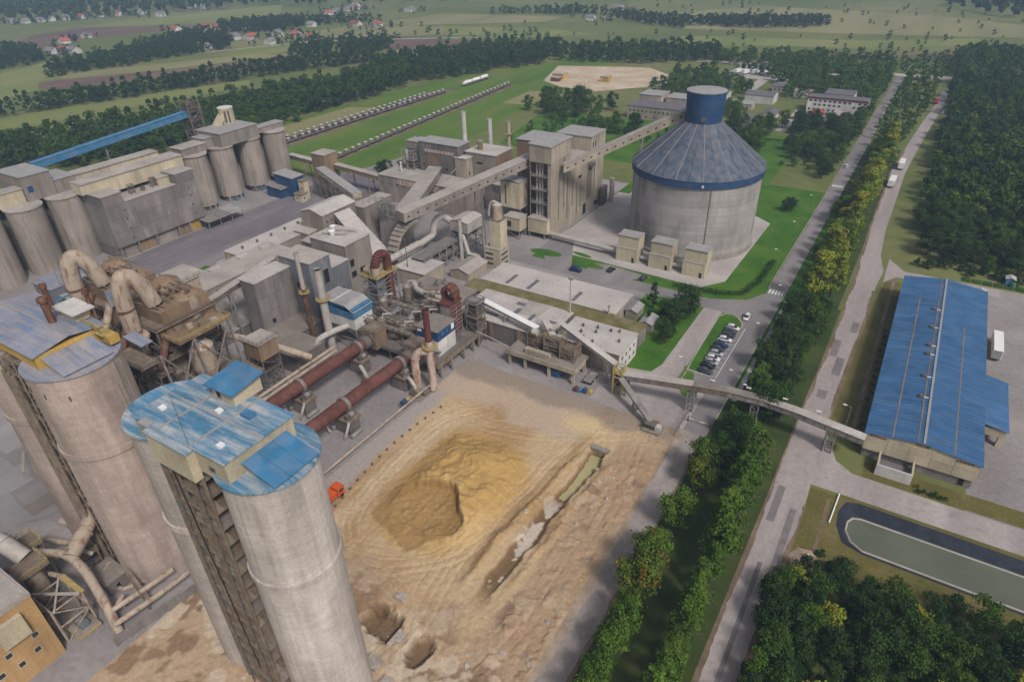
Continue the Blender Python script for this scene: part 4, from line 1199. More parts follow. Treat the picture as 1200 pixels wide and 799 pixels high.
# ================================================================ OLD FACTORY HALL (grey, behind)
def hall():
    t = bldg('factory_hall', 'long low grey hall front with small windows under the old factory', 'factory hall', -216, -165, 223.5, 238.0, 12.4, 'conc', 'roof',
             wins=[('f', -214+4.4*i, 8.4, 1.2, 1.1, {'pane': 'dark'}) for i in range(11)])
    B(*face_box('f', -216, -165, 223.5, 238, -204, -180, 9.4, 12.0, 0, .12)).build('brick_band', M['rust_w'], t)
    x0, x1, y0, y1 = -201, -178.4, 237.6, 246.8
    h = bldg('factory_tower_block', 'tall dark grey block with faded red brick row on the old factory hall', 'factory block', x0, x1, y0, y1, 26.4, 'conc_d', 'roof_metal', z0=0)
    for i in range(9):
        B(*face_box('f', x0, x1, y0, y1, x0+3.2+i*1.9, x0+4.7+i*1.9, 22.0, 23.4, -.02, .10)).build('brick_panel', M['rust_w'], h)
    B(*face_box('f', x0, x1, y0, y1, x0+4, x0+10, 16, 20.5, -.02, .07)).build('brick_patch', M['brown'], h)
    for a, z in ((x0+1.6, 15), (x0+15, 14.4)): window(h, 'f', ext(x0, x1, y0, y1), a, z, 1.3, 1.8, 'dark')
    l = bldg('factory_wing', 'left wing of the old factory with pale roof and pipework on its face', 'factory wing', -210, -201.1, 239.5, 247, 25.0, 'conc', 'roof_metal', wins=[('f', -208, 17, 1.4, 1.6, {'pane': 'dark'}), ('f', -205, 20, 1.4, 1.6, {'pane': 'dark'})])
    B(-209.2, -207.6, 246, 247.4, 25.3, 25.6).build('blue_roof_patch', M['blue_l'], l)
    p = thing('pipe_cluster', 'cluster of dusty pipes and platforms on the left wing of the old factory', 'pipework', (-207, 237, 12.7))
    lattice(MB(), -210, -203, 235, 239.2, 12.7, 22, 3, .2).build('frame', M['steel'], p)
    for x, r in ((-208.4, .9), (-206, .6), (-204.4, .5)):
        MB().cyl((x, 237, 12.7), (x, 237, 21.5), r, r, 10).build('vessel', M['duct'] if r > .8 else M['steel_b'], p, True)
    B(-210.4, -202.6, 234.6, 239.2, 17.2, 17.4).build('platform', M['steel'], p)
    w2 = bldg('factory_wing', 'right wing of the old factory with pale roof and brown end wall', 'factory wing', -177.6, -161, 242, 256, 23.4, 'conc', 'roof_w', wins=[('f', -171.5, 18.6, 3.4, 1.2, {'pane': 'dark'}), ('f', -168, 14.6, 1.6, 1.6, {'pane': 'dark'})])
    clad(w2, 'r', ext(-177.6, -161, 242, 256), 242.1, 255.9, 12.6, 23.2, 3, 1, 'brown')
    bldg('stair_block', 'small beige block in front of the old factory wing', 'stair block', -180.2, -173.6, 237.0, 241.6, 21.6, 'tower', 'roof_w', wins=[('r', 238.4, 14, .9, 1.6, {'pane': 'dark'})])
    v = thing('roof_vent', 'squat round grey vent on the right wing roof of the old factory', 'vent', (-172.5, 247, 23.7))
    MB().cyl((-172.5, 247, 23.7), (-172.5, 247, 27.4), 1.2, 1.2, 14).build('shaft', M['brown'], v, True)
    MB().cyl((-172.5, 247, 27.4), (-172.5, 247, 28.0), 1.45, 1.3, 14).build('cap', M['steel'], v, True)
    for x, y, z, r, m, lab in ((-206, 281, 30, 1.25, 'white', 'left white chimney behind the old factory'), (-190.5, 282, 28, 1.1, 'white', 'right white chimney behind the old factory'), (-178.6, 281, 28.5, 1.0, 'tower', 'slim beige chimney with platform behind the old factory')):
        stack('chimney', lab, x, y, 0, z, r*1.15, r, m, collar=22 if m == 'tower' else None)
    o = bldg('store_shed', 'small shed with dark roof and yellow end wall behind the old factory', 'shed', -214, -204, 300, 308, 4.5, 'yellow', 'roof_dark', gable='y', rise=1.4)
    bldg('rear_hall', 'low hall with grey roof behind the tan tower', 'hall', -180, -158, 300, 330, 6, 'conc', 'roof', gable='y', rise=1.5)
    bldg('rear_hall', 'low pale-roofed hall beyond the old factory wing', 'hall', -158, -146, 262, 300, 7, 'tower', 'roof_w', gable='y', rise=1.0)
    # small debris and weeds ledge on low roof
    d = thing('leaning_beam', 'thin beam leaning on the low roof of the old factory', 'beam', (-176, 233, 12.7))
    MB().bar((-182, 231, 12.7), (-178, 234.5, 17.5), .2).build('bar', M['duct'], d)
    s = thing('roof_pipe', 'short white vent pipe standing on the low factory hall roof', 'vent pipe', (-207.6, 231, 12.7))
    MB().cyl((-207.6, 231, 12.7), (-207.6, 231, 17.2), .4, .4, 8).build('shaft', M['white'], s, True)
    MB().cyl((-207.6, 231, 17.2), (-207.6, 231, 17.6), .55, .4, 8).build('cap', M['white'], s, True)
hall()

# ================================================================ LEFT ROW: mill, silos, roof houses
def left_row():
    x1 = -262.0
    # raw mill building
    t = thing('raw_mill_building', 'big windowless grey mill building facing the loading yard', 'mill building', (-270, 139, 0))
    B(-278, x1-1.4, 120.6, 160.4, 0, 5).build('ground_floor', M['conc_d'], t)
    B(-278, x1, 120.4, 160.6, 5, 22).build('wall', M['panel_grey'], t)
    B(-278, x1, 120.4, 128.4, 22, 26).build('left_tower', M['panel_grey'], t)
    B(-274, x1, 151.8, 160.6, 22, 26).build('right_tower', M['panel_grey'], t)
    roof_flat(t, -272, x1, 120.4, 128.4, 26, 'roof', .3)
    roof_flat(t, -274, x1, 151.8, 160.6, 26, 'roof', .3)
    B(-278, x1+.3, 128.7, 151.5, 22, 22.3).build('low_roof', M['roof'], t)
    e = ext(-278, x1, 120.4, 160.6)
    for i in range(7):
        a0 = 120.5+i*5.72
        clad(t, 'r', e, a0, a0+5.66, 5.2, 21.8, 1, 3, 'panel_grey', jitter=.06)
    clad(t, 'r', e, 120.5, 128.3, 22.1, 25.8, 1, 1, 'panel_grey')
    clad(t, 'r', e, 151.9, 160.5, 22.1, 25.8, 1, 1, 'panel_grey')
    for i, z in enumerate((7, 11, 15, 18.5)):
        window(t, 'r', (-278, x1+.13, 120.4, 160.6), 127.2, z, .8, .9, 'dark')
        window(t, 'r', (-278, x1+.13, 120.4, 160.6), 156.0, z+.3, .8, .9, 'dark')
    for a, w_, m in ((123, 5, 'conc'), (129.4, 6.5, 'brown'), (137.4, 9, 'conc'), (148, 4, 'brown'), (153, 5, 'yellow')):
        B(x1-1.4, x1-1.25, a, a+w_, .1, 4.4).build('gate', M[m], t)
    for y in (121, 128.6, 136.6, 147, 152.4, 159.4):
        B(x1-1.0, x1-.3, y, y+.6, 0, 5).build('column', M['conc'], t)
    mb = lattice(MB(), -268, -266.4, 134.5, 136.5, 22.3, 26, 2, .14)
    mb.build('roof_trestle', M['steel_d'], t)
    lattice(MB(), -268, -266.4, 144, 146, 22.3, 26, 2, .14).build('roof_trestle', M['steel_d'], t)
    MB().cyl((-267, 140, 22.3), (-267, 140, 24), .9, .9, 10).build('roof_fan', M['steel_d'], t, True)
    bldg('yellow_roof_wing', 'short yellow-walled wing beside the right tower of the mill roof', 'wing', -275, -266, 146.5, 151.6, 25.2, 'cream', 'roof', z0=22.3)
    g = thing('roof_gallery', 'long yellow-walled gallery along the back of the mill roof', 'gallery', (-274, 141, 26))
    for i in range(6):
        y0 = 118.6+i*7.4
        B(-277.4, -271.0, y0+.03, y0+7.37, 24.0 if i else 26, 30.0).build('gallery_bay', M['cream'], g)
        B(-277.8, -270.6, y0, y0+7.38, 30.0, 30.5).build('roof_sheet', M['roof'], g)
    g = thing('roof_gallery', 'second yellow-walled gallery further back behind the mill', 'gallery', (-291, 141, 24))
    for i in range(6):
        y0 = 118+i*7.6
        B(-295, -289.5, y0+.03, y0+7.57, 22, 29.0).build('gallery_bay', M['cream'], g)
        B(-295.4, -289.1, y0, y0+7.58, 29.0, 29.5).build('roof_sheet', M['roof'], g)
    B(-289.4, -277.5, 118, 164, 0, 24).build('core_block', M['conc'], g)
    # round silos
    labs = ['weathered round silo next to the mill building, first of four beyond it', 'second of four weathered round silos beyond the mill, above the canopy', 'third of four weathered round silos beyond the mill', 'last of four weathered round silos, nearest the blue shed']
    for y, lab, z0 in zip((175.6, 190.4, 206.2, 222.0), labs, (2.2, 2.6, 3.0, 3.0)):
        s = thing('round_silo', lab, 'silo', (-283, y, 0), 0, 'row of weathered silos by the loading yard')
        silo_shell(s, -283, y, 5.7, z0, 25.4, 'silo_d', 40, 10)
        MB().cyl((-283, y, 25.4), (-283, y, 25.9), 6.2, 6.2, 40).build('roof_slab', M['roof'], s)
        MB().cyl((-283, y, 0), (-283, y, z0), 4.6, 4.6, 20).build('base', M['conc_d'], s)
        for k in range(4):
            a = -.9+k*.55
            px, py = -283+5.2*math.cos(a), y+5.2*math.sin(a)
            B(px-.4, px+.4, py-.4, py+.4, 0, z0).build('column', M['blue_l'] if y > 180 and k % 2 else M['conc'], s)
    labs = ['wide pale silo left of the mill building', 'broad pale silo below the grey roof house at the left edge', 'pale silo cut off by the left edge of the picture', 'farthest left pale silo, mostly out of view']
    for y, lab in zip((117.0, 101.6, 86.6, 71.6), labs):
        s = thing('round_silo', lab, 'silo', (-281.6, y, 0), 0, 'row of pale silos left of the mill')
        silo_shell(s, -281.6, y-.6 if y > 110 else y, 6.3, 0, 25.4, 'silo_d', 40, 8)
        MB().cyl((-281.6, y-.6 if y > 110 else y, 25.4), (-281.6, y-.6 if y > 110 else y, 25.9), 6.6, 6.6, 40).build('roof_slab', M['roof'], s)
    bldg('roof_house', 'grey roof house with pale blue-grey roof above the pale silos', 'roof house', -301, -283, 104.8, 115.6, 35.2, 'conc', 'roof_metal', z0=25.9, wins=[('r', 106, 29, 2.2, 2.6, {'pane': 'blue'})])
    g = bldg('roof_house', 'low cream-walled roof house on the leftmost pale silos', 'roof house', -290, -284, 60, 104.6, 31, 'cream', 'roof', z0=25.9)
    bldg('roof_house', 'low grey roof house between the pale silo and the mill gallery', 'roof house', -297, -283, 115.8, 124, 31, 'conc', 'roof_metal', z0=25.9)
    bldg('silo_back_wall', 'tall grey wall block closing the gap behind the pale silos', 'wall block', -296, -288.4, 58, 117, 25, 'conc_d', 'roof')
    bldg('roof_house', 'large grey roof house with wide pale roof over the second and third silos', 'roof house', -295, -277.6, 188, 209.4, 32.0, 'conc', 'roof_metal', z0=25.9)
    bldg('roof_house', 'small grey roof house beside the large one above the silos', 'roof house', -291.6, -283.6, 183, 187.8, 30.2, 'conc', 'roof_metal', z0=25.9)
    bldg('roof_house', 'low grey roof house over the first silo by the mill', 'roof house', -290, -281.6, 170, 182.8, 29, 'conc', 'roof', z0=25.9)
    bldg('roof_house', 'narrow grey roof house over the last silo', 'roof house', -288, -282.4, 209.6, 229, 28.4, 'conc', 'roof_metal', z0=25.9)
    bldg('silo_link_block', 'grey block rising behind the weathered silos', 'block', -301, -289, 164.2, 230, 24, 'conc', 'roof')
    bldg('roof_house', 'low pale roof house at the back of the weathered silos', 'roof house', -301, -295.4, 196, 214, 30, 'conc', 'roof_metal', z0=24.3)
    d = thing('exhaust_drum', 'cream ribbed exhaust drum with slanting duct on the large roof house', 'exhaust drum', (-292, 204.4, 32.3))
    MB().cyl((-292, 204.4, 32.3), (-292, 204.4, 39.2), 3.5, 3.5, 24).build('drum', M['cream'], d, True)
    MB().cyl((-292, 204.4, 39.2), (-292, 204.4, 39.6), 3.65, 3.65, 24).build('rim', M['white'], d)
    for a in (-.8, -.35):
        px, py = -292+3.5*math.cos(a), 204.4+3.5*math.sin(a)
        B(px-.35, px+.35, py-.35, py+.35, 33, 38.4).build('louvre', M['steel_d'], d)
    MB().hexa([(-295, 197.4, 32.3), (-290, 197.4, 32.3), (-290, 199.4, 32.3), (-295, 199.4, 32.3)], [(-294, 201.4, 37), (-290, 201.4, 37), (-290, 203, 37), (-294, 203, 37)]).build('slanting_duct', M['cream'], d)
    lt = thing('lattice_tower', 'dark steel lattice tower at the head of the blue conveyor', 'lattice tower', (-305, 195, 24))
    lattice(MB(), -308, -302, 191.6, 198, 0, 43, 10, .5).build('frame', M['steel_d'], lt)
    lattice(MB(), -306.5, -303.5, 193, 196.5, 24, 41, 7, .45).build('inner_frame', M['steel_d'], lt)
    for z in (30, 35, 39.5):
        B(-308, -302, 191.5, 198, z, z+.25).build('platform', M['steel_d'], lt)
        railing(MB(), [(-308, 191.5), (-302, 191.5), (-302, 198)], z+.25, 1.1, .12, 1.5).build('railing', M['steel_d'], lt)
    for p_, q_, r_ in (((-305, 194, 24), (-305, 196, 40), .8), ((-303.6, 193, 24), (-304, 193, 43), .45)):
        MB().cyl(p_, q_, r_, r_, 8).build('chute', M['steel'], lt, True)
    b = inclined('blue_conveyor', 'long bright blue tube conveyor slanting above the left row of silos', (-305, 119, 31.2), (-305, 194, 36.4), 3.0, 2.6, 'blue_l', 'blue_l', 0, 6, legs=())
    MB().bar((-305, 150, 24), (-305, 150, 33.2), .4).build('post', M['steel'], b)
    c = thing('loading_canopy', 'long grey truck-loading canopy in front of the first two weathered silos', 'canopy', (-260, 166, 0))
    for i in range(3):
        y0 = 157.2+i*6.3
        b_ = [(-266, y0, 4.6), (-256.2, y0, 3.8), (-256.2, y0+6.2, 3.8), (-266, y0+6.2, 4.6)]
        MB().hexa(b_, [(x, y, z+.18) for x, y, z in b_]).build('roof_sheet', M['roof_metal'] if i == 2 else M['steel'], c)
    for y in (157.6, 163.6, 169.6, 175.6):
        B(-257, -256.7, y, y+.3, 0, 3.8).build('post', M['steel'], c)
    s = thing('blue_shed', 'tall dark blue clad loading shed beside the last weathered silo', 'shed', (-262, 209, 0))
    B(-268, -255.4, 205.4, 212.6, 0, 9.6).build('wall', M['blue'], s)
    b_ = [(-268.5, 205, 10.4), (-255, 205, 9.4), (-255, 213, 9.4), (-268.5, 213, 10.4)]
    MB().hexa(b_, [(x, y, z+.2) for x, y, z in b_]).build('roof', M['roof_metal'], s)
    clad(s, 'r', ext(-268, -255.4, 205.4, 212.6), 205.5, 212.5, .3, 9.2, 3, 1, 'blue')
    b_ = [(-271, 200.5, 5.6), (-259, 200.5, 4.6), (-259, 205.2, 4.6), (-271, 205.2, 5.6)]
    MB().hexa(b_, [(x, y, z+.2) for x, y, z in b_]).build('lean_to_roof', M['steel'], s)
    B(-270, -260, 201, 205.3, 0, 4.6).build('lean_to_wall', M['blue'], s)
    bldg('weigh_kiosk', 'narrow cream kiosk tower right of the blue shed', 'kiosk', -251.5, -248, 205.5, 208.5, 9, 'cream', 'steel_b', wins=[('r', 206.4, 3, .8, 1), ('f', -250.4, 5, .9, 1)])
    bldg('weigh_kiosk', 'low cream kiosk at the foot of the cream kiosk tower', 'kiosk', -251.8, -246.6, 202, 205.4, 3.6, 'cream', 'steel_b', wins=[('r', 203, 1.5, .9, 1), ('f', -250.4, 1.4, .9, 1)])
left_row()

def conveyors_back():
    t = bldg('transfer_tower', 'brown dusty transfer tower with pale roof behind the loading yard', 'transfer tower', -259, -250, 223, 231.6, 16.6, 'brown', 'roof')
    t['label'] = 'brown dusty transfer tower with tan roof behind the loading yard'
    inclined('conveyor_gallery', 'cream conveyor gallery with two windows descending right from the brown transfer tower', (-250, 219.5, 9.6), (-214, 206.5, 6.4), 4.4, 2.4, 'cream', 'roof_metal', 1, 3, legs=(.15, .5))
    inclined('conveyor_gallery', 'low brown gallery from the brown transfer tower to the old factory hall', (-249.6, 229.5, 9.0), (-216.5, 229, 7.4), 3.2, 2.0, 'brown', 'roof', 0, 4, legs=(.3, .7))
    inclined('conveyor_gallery', 'pale level gallery left of the brown transfer tower', (-287, 233, 8.0), (-259.2, 229.5, 8.4), 3.2, 2.0, 'steel_b', 'roof_w', 0, 4, legs=(.5,))
    b = thing('steel_trestle', 'dark tangle of trestle steel under the cream conveyor gallery', 'trestle', (-240, 217, 0))
    for x in (-248, -242, -236, -230):
        lattice(MB(), x-1.6, x+1.6, 213+(x+248)*-.3, 217+(x+248)*-.3, 0, 8.4, 3, .25).build('frame', M['steel_d'], b)
conveyors_back()

# ================================================================ CENTRAL PLANT
def central():
    t = bldg('grey_process_tower', 'tall windowless grey clad tower with pale roof at the centre of the plant', 'process tower', -165.6, -159.0, 106.2, 120.0, 21.6, 'panel_grey', 'roof_w')
    e = ext(-165.6, -159.0, 106.2, 120.0)
    clad(t, 'f', e, -165.5, -159.1, .3, 21.4, 2, 4, 'panel_grey', jitter=.05)
    clad(t, 'r', e, 106.3, 119.9, .3, 21.4, 4, 4, 'panel_grey', jitter=.05)
    window(t, 'r', (-165.6, -158.85, 106.2, 120), 109.2, 6.4, 1.6, 1.8, 'dark')
    t = bldg('blue_grey_process_tower', 'blue-grey clad tower with flat pale roof behind the grey tower', 'process tower', -163.6, -149.8, 120.2, 128.6, 24.4, 'blue_grey', 'roof')
    e = ext(-163.6, -149.8, 120.2, 128.6)
    clad(t, 'f', e, -158.8, -149.9, .3, 24.2, 3, 4, 'blue_grey')
    clad(t, 'r', e, 120.3, 128.5, .3, 24.2, 3, 4, 'blue_grey')
    window(t, 'r', (-163.6, -149.65, 120.2, 128.6), 124.8, 15.5, 2.4, 5.0, 'dark')
    window(t, 'f', (-163.6, -149.8, 120.08, 128.6), -157.4, 14.0, 1.6, 3.0, 'dark')
    t = bldg('process_house', 'grey house with rubble-strewn flat roof beside the blue-grey tower', 'process house', -172.4, -157.0, 129.0, 142.4, 15.2, 'blue_grey', 'roof_w', wins=[('r', 131, 8, 3.2, 3.4, {'pane': 'dark'}), ('r', 137, 4, 2.2, 3.0, {'pane': 'dark'})])
    t = bldg('process_house', 'square grey block with white ducting on its roof', 'process house', -177.2, -160.4, 145.0, 157.6, 18.2, 'conc', 'roof_w', wins=[('r', 146.2, 9.5, 2.2, 3.0, {'pane': 'dark'}), ('r', 146.2, 5.4, 2.6, 2.6, {'pane': 'dark'}), ('r', 150.4, 5.4, 3.0, 2.6, {'pane': 'dark'})])
    d = thing('roof_duct', 'white round fans and pipes on the square grey block roof', 'ductwork', (-170, 152, 18.5))
    for x, y, r in ((-174, 153.4, 1.1), (-171, 150, 1.3)):
        MB().cyl((x, y, 18.5), (x, y, 20.2), r*.6, r, 12).build('fan', M['white_p'], d, True)
        MB().cyl((x, y, 20.2), (x, y, 20.5), r, r*.4, 12).build('cowl', M['white_p'], d, True)
    for y in (148.6, 152.4):
        MB().tube([(-174.5, y, 19.2), (-166, y+3.6, 19.2)], .25, 6).build('pipe', M['duct'], d)
    mb = MB()
    railing(mb, [(-175.5, 147), (-165, 156)], 18.5, 1.0, .1, 1.6).build('railing', M['duct'], d)
    bldg('annex', 'low dark grey annex in front of the grey process tower', 'annex', -158.4, -148.8, 97.0, 104.2, 6.4, 'conc_d', 'roof_b', wins=[('r', 99, 2, 1, 1.4)])
    bldg('annex', 'low brown-roofed annex to the right of the dark annex', 'annex', -148.4, -137.6, 99.4, 110.0, 6.0, 'conc_d', 'roof_b', wins=[('r', 102, 2, 1, 1.4), ('f', -146, 2.4, 1.6, 1.4)])
    bldg('annex', 'narrow link block behind the two low annexes', 'annex', -158.6, -148.8, 104.6, 119.8, 5.2, 'conc_d', 'roof_b')
    g = bldg('gabled_house', 'grey house with pale shallow gable roof at the edge of the loading yard', 'process house', -206.6, -194.4, 167.0, 185.6, 15.2, 'conc', 'roof_w', gable='y', rise=1.8, wins=[('r', 168.6+2.6*i, 11.6, .9, .9, {'pane': 'dark'}) for i in range(4)], npan=3)
    bldg('annex', 'low tan-roofed annex at the foot of the gabled house', 'annex', -206.6, -198.6, 162.0, 166.8, 8.6, 'conc', 'roof', wins=[('f', -204, 5, .8, .8, {'pane': 'dark'}), ('r', 163.5, 5, .8, .8, {'pane': 'dark'})])
    bldg('flat_process_house', 'flat grey block right of the gabled house', 'process house', -197.4, -190.2, 186.0, 203.0, 13.0, 'conc', 'roof')
    b = bldg('low_link_house', 'low grey link with dark portholes below the gabled house', 'link house', -198.4, -177.6, 158.0, 166.6, 7.4, 'conc_d', 'roof')
    for i in range(6):
        MB().cyl((-197+3.2*i, 157.95, 4.4), (-197+3.2*i, 157.8, 4.4), .5, .5, 10).build('porthole', M['dark'], b)
    f = thing('pipe_trestle', 'bare pipe trestle standing on the flat grey block', 'trestle', (-194, 190, 13.3))
    for y in (186.8, 190.6, 194.4):
        for x in (-196.6, -191): MB().bar((x, y, 13.3), (x, y, 16.4), .16).build('post', M['steel_b'], f)
        MB().bar((-196.6, y, 16.4), (-191, y, 16.4), .16).build('crossbar', M['steel_b'], f)
    MB().bar((-191, 186.8, 16.4), (-191, 194.4, 16.4), .16).build('long_bar', M['steel_b'], f)
    # sloping belt gallery C
    c = thing('sloping_gallery', 'wide pale sloping gallery descending between the grey houses', 'conveyor gallery', (-180, 172, 5))
    n = 5
    for i in range(n):
        f0, f1 = i/n, (i+1)/n-.01
        L = lambda a, b, f: tuple(a[k]+(b[k]-a[k])*f for k in range(3))
        A0, A1 = (-193.2, 172.4, 14.4), (-192.6, 180.4, 14.4)
        C0, C1 = (-168.4, 163.6, 5.6), (-161.2, 168.6, 5.6)
        b_ = [L(A0, C0, f0), L(A0, C0, f1), L(A1, C1, f1), L(A1, C1, f0)]
        MB().hexa([(x, y, z-2.6) for x, y, z in b_], [(x, y, z) for x, y, z in b_]).build('gallery_bay', M['conc'], c)
        MB().hexa([(x, y, z+.02) for x, y, z in b_], [(x, y, z+.25) for x, y, z in b_]).build('roof_sheet', M['roof_w'], c)
    # feed hopper with steel tangle
    h = thing('feed_hopper', 'concrete feed hopper under a grey steel tangle left of the galleries', 'hopper', (-176, 190, 0))
    MB().hexa([(-180, 183, 0), (-168, 180, 0), (-168, 190, 0), (-180, 193, 0)], [(-186, 190, 11), (-171, 184, 11), (-171, 194, 11), (-186, 198, 11)]).build('hopper_wall', M['conc'], h)
    for k in range(4):
        x = -184+k*3.6
        lattice(MB(), x, x+3, 186.6-k*.6, 191-k*.6, 11, 17-k*.6, 2, .2).build('frame', M['steel'], h)
    for k in range(3):
        MB().cyl((-182+4*k, 189, 12), (-182+4*k, 189, 15.5), .9, .9, 10).build('drum', M['steel'], h, True)
    # flat white strip, long hall and planked roof towards the preheaters
    t = bldg('long_store', 'long low store with pale flat roof beside the loading yard', 'store', -216.6, -203.2, 136.0, 174.0, 7.6, 'conc', 'roof_w')
    for y in (141, 148, 155, 162, 169):
        MB().cyl((-212, y, 7.9), (-212, y, 9.0), .45, .45, 8).build('roof_vent', M['steel_d'], t, True)
    for y0 in (136.0, ):
        B(-216.6, -203.2, 135.9, 136.0, .5, 7.2).build('brick_end', M['rust_w'], t)
    t = bldg('long_store', 'long grey hall with pale roof running towards the rusty preheater', 'store', -203.0, -189.6, 98.0, 146.0, 10.4, 'conc', 'roof')
    for y in (106, 118, 130, 140):
        B(-201, -198.6, y, y+4, 10.7, 11.5).build('roof_curb', M['roof_w'], t)
    for y in (101, 112, 124):
        window(t, 'r', ext(-203, -189.6, 98, 146), y, 8.2, .8, .8, 'dark')
    s = thing('planked_shed', 'shed with wide sloping grey plank roof between the long hall and the grey tower', 'shed', (-180, 108, 0))
    MB().hexa([(-189.4, 92, 0), (-170.6, 92, 0), (-170.6, 124, 0), (-189.4, 124, 0)], [(-189.4, 92, 7.4), (-170.6, 92, 3.2), (-170.6, 124, 3.2), (-189.4, 124, 7.4)]).build('wall', M['conc_d'], s)
    for i in range(12):
        y0 = 91.6+i*2.73
        b_ = [(-189.5, y0, 7.6), (-170.2, y0, 3.4), (-170.2, y0+2.66, 3.4), (-189.5, y0+2.66, 7.6)]
        MB().hexa(b_, [(x, y, z+.14) for x, y, z in b_]).build('roof_plank', M['panel_grey'], s)
    k = inclined('conveyor_truss', 'dark open conveyor truss slanting across the planked shed', (-172.5, 88, 13), (-168, 121.5, 20.5), 2.4, 1.6, 'steel_d', 'roof', 0, 6, cat='conveyor', legs=(.2, .5))
    gcourt = area('lawn_court', [rect(-228, -219, 127, 134)], .06, 'lawn')
    bldg('yard_shed', 'low shed with pale roof and dark gate by the green court', 'shed', -226, -212, 112, 124, 5, 'conc', 'roof', wins=[('r', 113, .4, 8, 3.6, {'pane': 'dark'})])
    w_ = thing('boundary_wall', 'pale wall along the loading yard by the green court', 'wall', (-221.5, 150, 0))
    B(-221.7, -221.2, 134.5, 200, 0, 2.2).build('wall', M['white'], w_)
    B(-221.8, -221.1, 134.4, 200.1, 2.2, 2.35).build('coping', M['roof_w'], w_)
central()

# rotary kilns
def kiln(x, label, y0, y1, group='rotary kilns'):
    t = thing('rotary_kiln', label, 'kiln', (x, (y0+y1)/2, 0), 0, group)
    r = 1.75
    n = 7
    zk = lambda y: 8.4-(y-70)*.012
    for i in range(n):
        a, b = y0+(y1-y0)*i/n, y0+(y1-y0)*(i+1)/n
        MB().cyl((x, a, zk(a)), (x, b, zk(b)), r, r, 28, i in (0, n-1)).build('shell_section', M['kiln'], t, True)
        MB().cyl((x, b-.12, zk(b)), (x, b+.12, zk(b)), r+.06, r+.06, 28).build('weld_band', M['kiln'], t)
    for y in (62.0, 88.6, 110.4):
        MB().cyl((x, y-.5, zk(y)), (x, y+.5, zk(y)), r+.42, r+.42, 32).build('riding_ring', M['tyre'], t, True)
        B(x-2.6, x+2.6, y-1.8, y+1.8, 0, 4.2).build('pier', M['conc_d'], t)
        B(x-3.2, x+3.2, y-2.2, y+2.2, 4.2, 4.8).build('bedplate', M['steel_b'], t)
        for s in (-1, 1):
            MB().cyl((x+s*1.7, y-.7, 5.6), (x+s*1.7, y+.7, 5.6), .85, .85, 16).build('support_roller', M['steel'], t, True)
            B(x+s*1.7-.5, x+s*1.7+.5, y-1.7, y-.9, 4.8, 6.2).build('bearing', M['steel_d'], t)
            B(x+s*1.7-.5, x+s*1.7+.5, y+.9, y+1.7, 4.8, 6.2).build('bearing', M['steel_d'], t)
    MB().cyl((x, y1-3.6, zk(y1)), (x, y1-1.4, zk(y1)), r+.35, r+.35, 28).build('cooling_band', M['steel_d'], t, True)
    for s in (-1, 1):
        MB().tube(arc((x+s*2.6, 84.6, 1.0), (x+s*4.4, 84.4, 4.2), (x+s*2.8, 86.6, 4.6), 8), .35, 8).build('air_pipe', M['duct'], t, True)
        MB().cyl((x+s*3.4, 86, .7), (x+s*3.4, 90, .7), .6, .6, 10).build('motor', M['steel'], t, True)
    return t
kiln(-108.2, 'long dark red rotary kiln nearer the sand yard', 52, 116)
kiln(-124.2, 'long dark red rotary kiln farther from the sand yard', 55, 116)
t = thing('gear_drive', 'blue and yellow drive unit beside the nearer kiln', 'drive unit', (-101.8, 104, 0))
B(-102.8, -100.8, 102.4, 105.4, 0, .8).build('plinth', M['conc_d'], t)
MB().cyl((-101.8, 102.6, 1.5), (-101.8, 104.2, 1.5), .7, .7, 12).build('motor', M['blue'], t, True)
MB().cyl((-101.8, 104.3, 1.5), (-101.8, 105.2, 1.5), .6, .6, 12).build('gearbox', M['yellow_p'], t, True)
for i, (x, y, lab) in enumerate(((-101.6, 108.4, 'dark fan unit with bent pipe beneath the end of the nearer kiln'), (-117.4, 106, 'fan unit with bent grey pipe between the two kilns'))):
    t = thing('fan_unit', lab, 'fan', (x, y, 0))
    MB().cyl((x, y-.8, 1.6), (x, y+.8, 1.6), 1.5, 1.5, 14).build('casing', M['steel_b'], t, True)
    MB().tube(arc((x, y, 2.8), (x-.2, y-.4, 5.2), (x-2.6, y+.6, 5.2), 8), .55, 8).build('bent_pipe', M['duct'], t, True)
    MB().cyl((x+1.6, y+1, .8), (x+1.6, y+3.4, .8), .7, .7, 10).build('motor', M['steel_d'], t, True)
    B(x-1.8, x+2.6, y-1.4, y+3.6, 0, .25).build('plinth', M['conc'], t)
pipe('service_pipe', 'long thin pale pipe running beside the nearer kiln', 'pipe', [(-99.8, 58, 2.4), (-99.6, 85, 2.4), (-99.6, 112, 2.4)], .3, 'duct_t', 8, 5)
pipe('service_pipe', 'pair of pale pipes running past the annexes to the blue silo roof', 'pipe', [(-131.5, 66, 6.5), (-132, 92, 6.5), (-132.2, 109, 6.5)], .5, 'duct_t', 8, 5)
pipe('service_pipe', 'second pale pipe beside the pair passing the annexes', 'pipe', [(-129.8, 66, 6.2), (-130.4, 92, 6.2), (-130.6, 108, 6.2)], .5, 'duct_t', 8, 5)

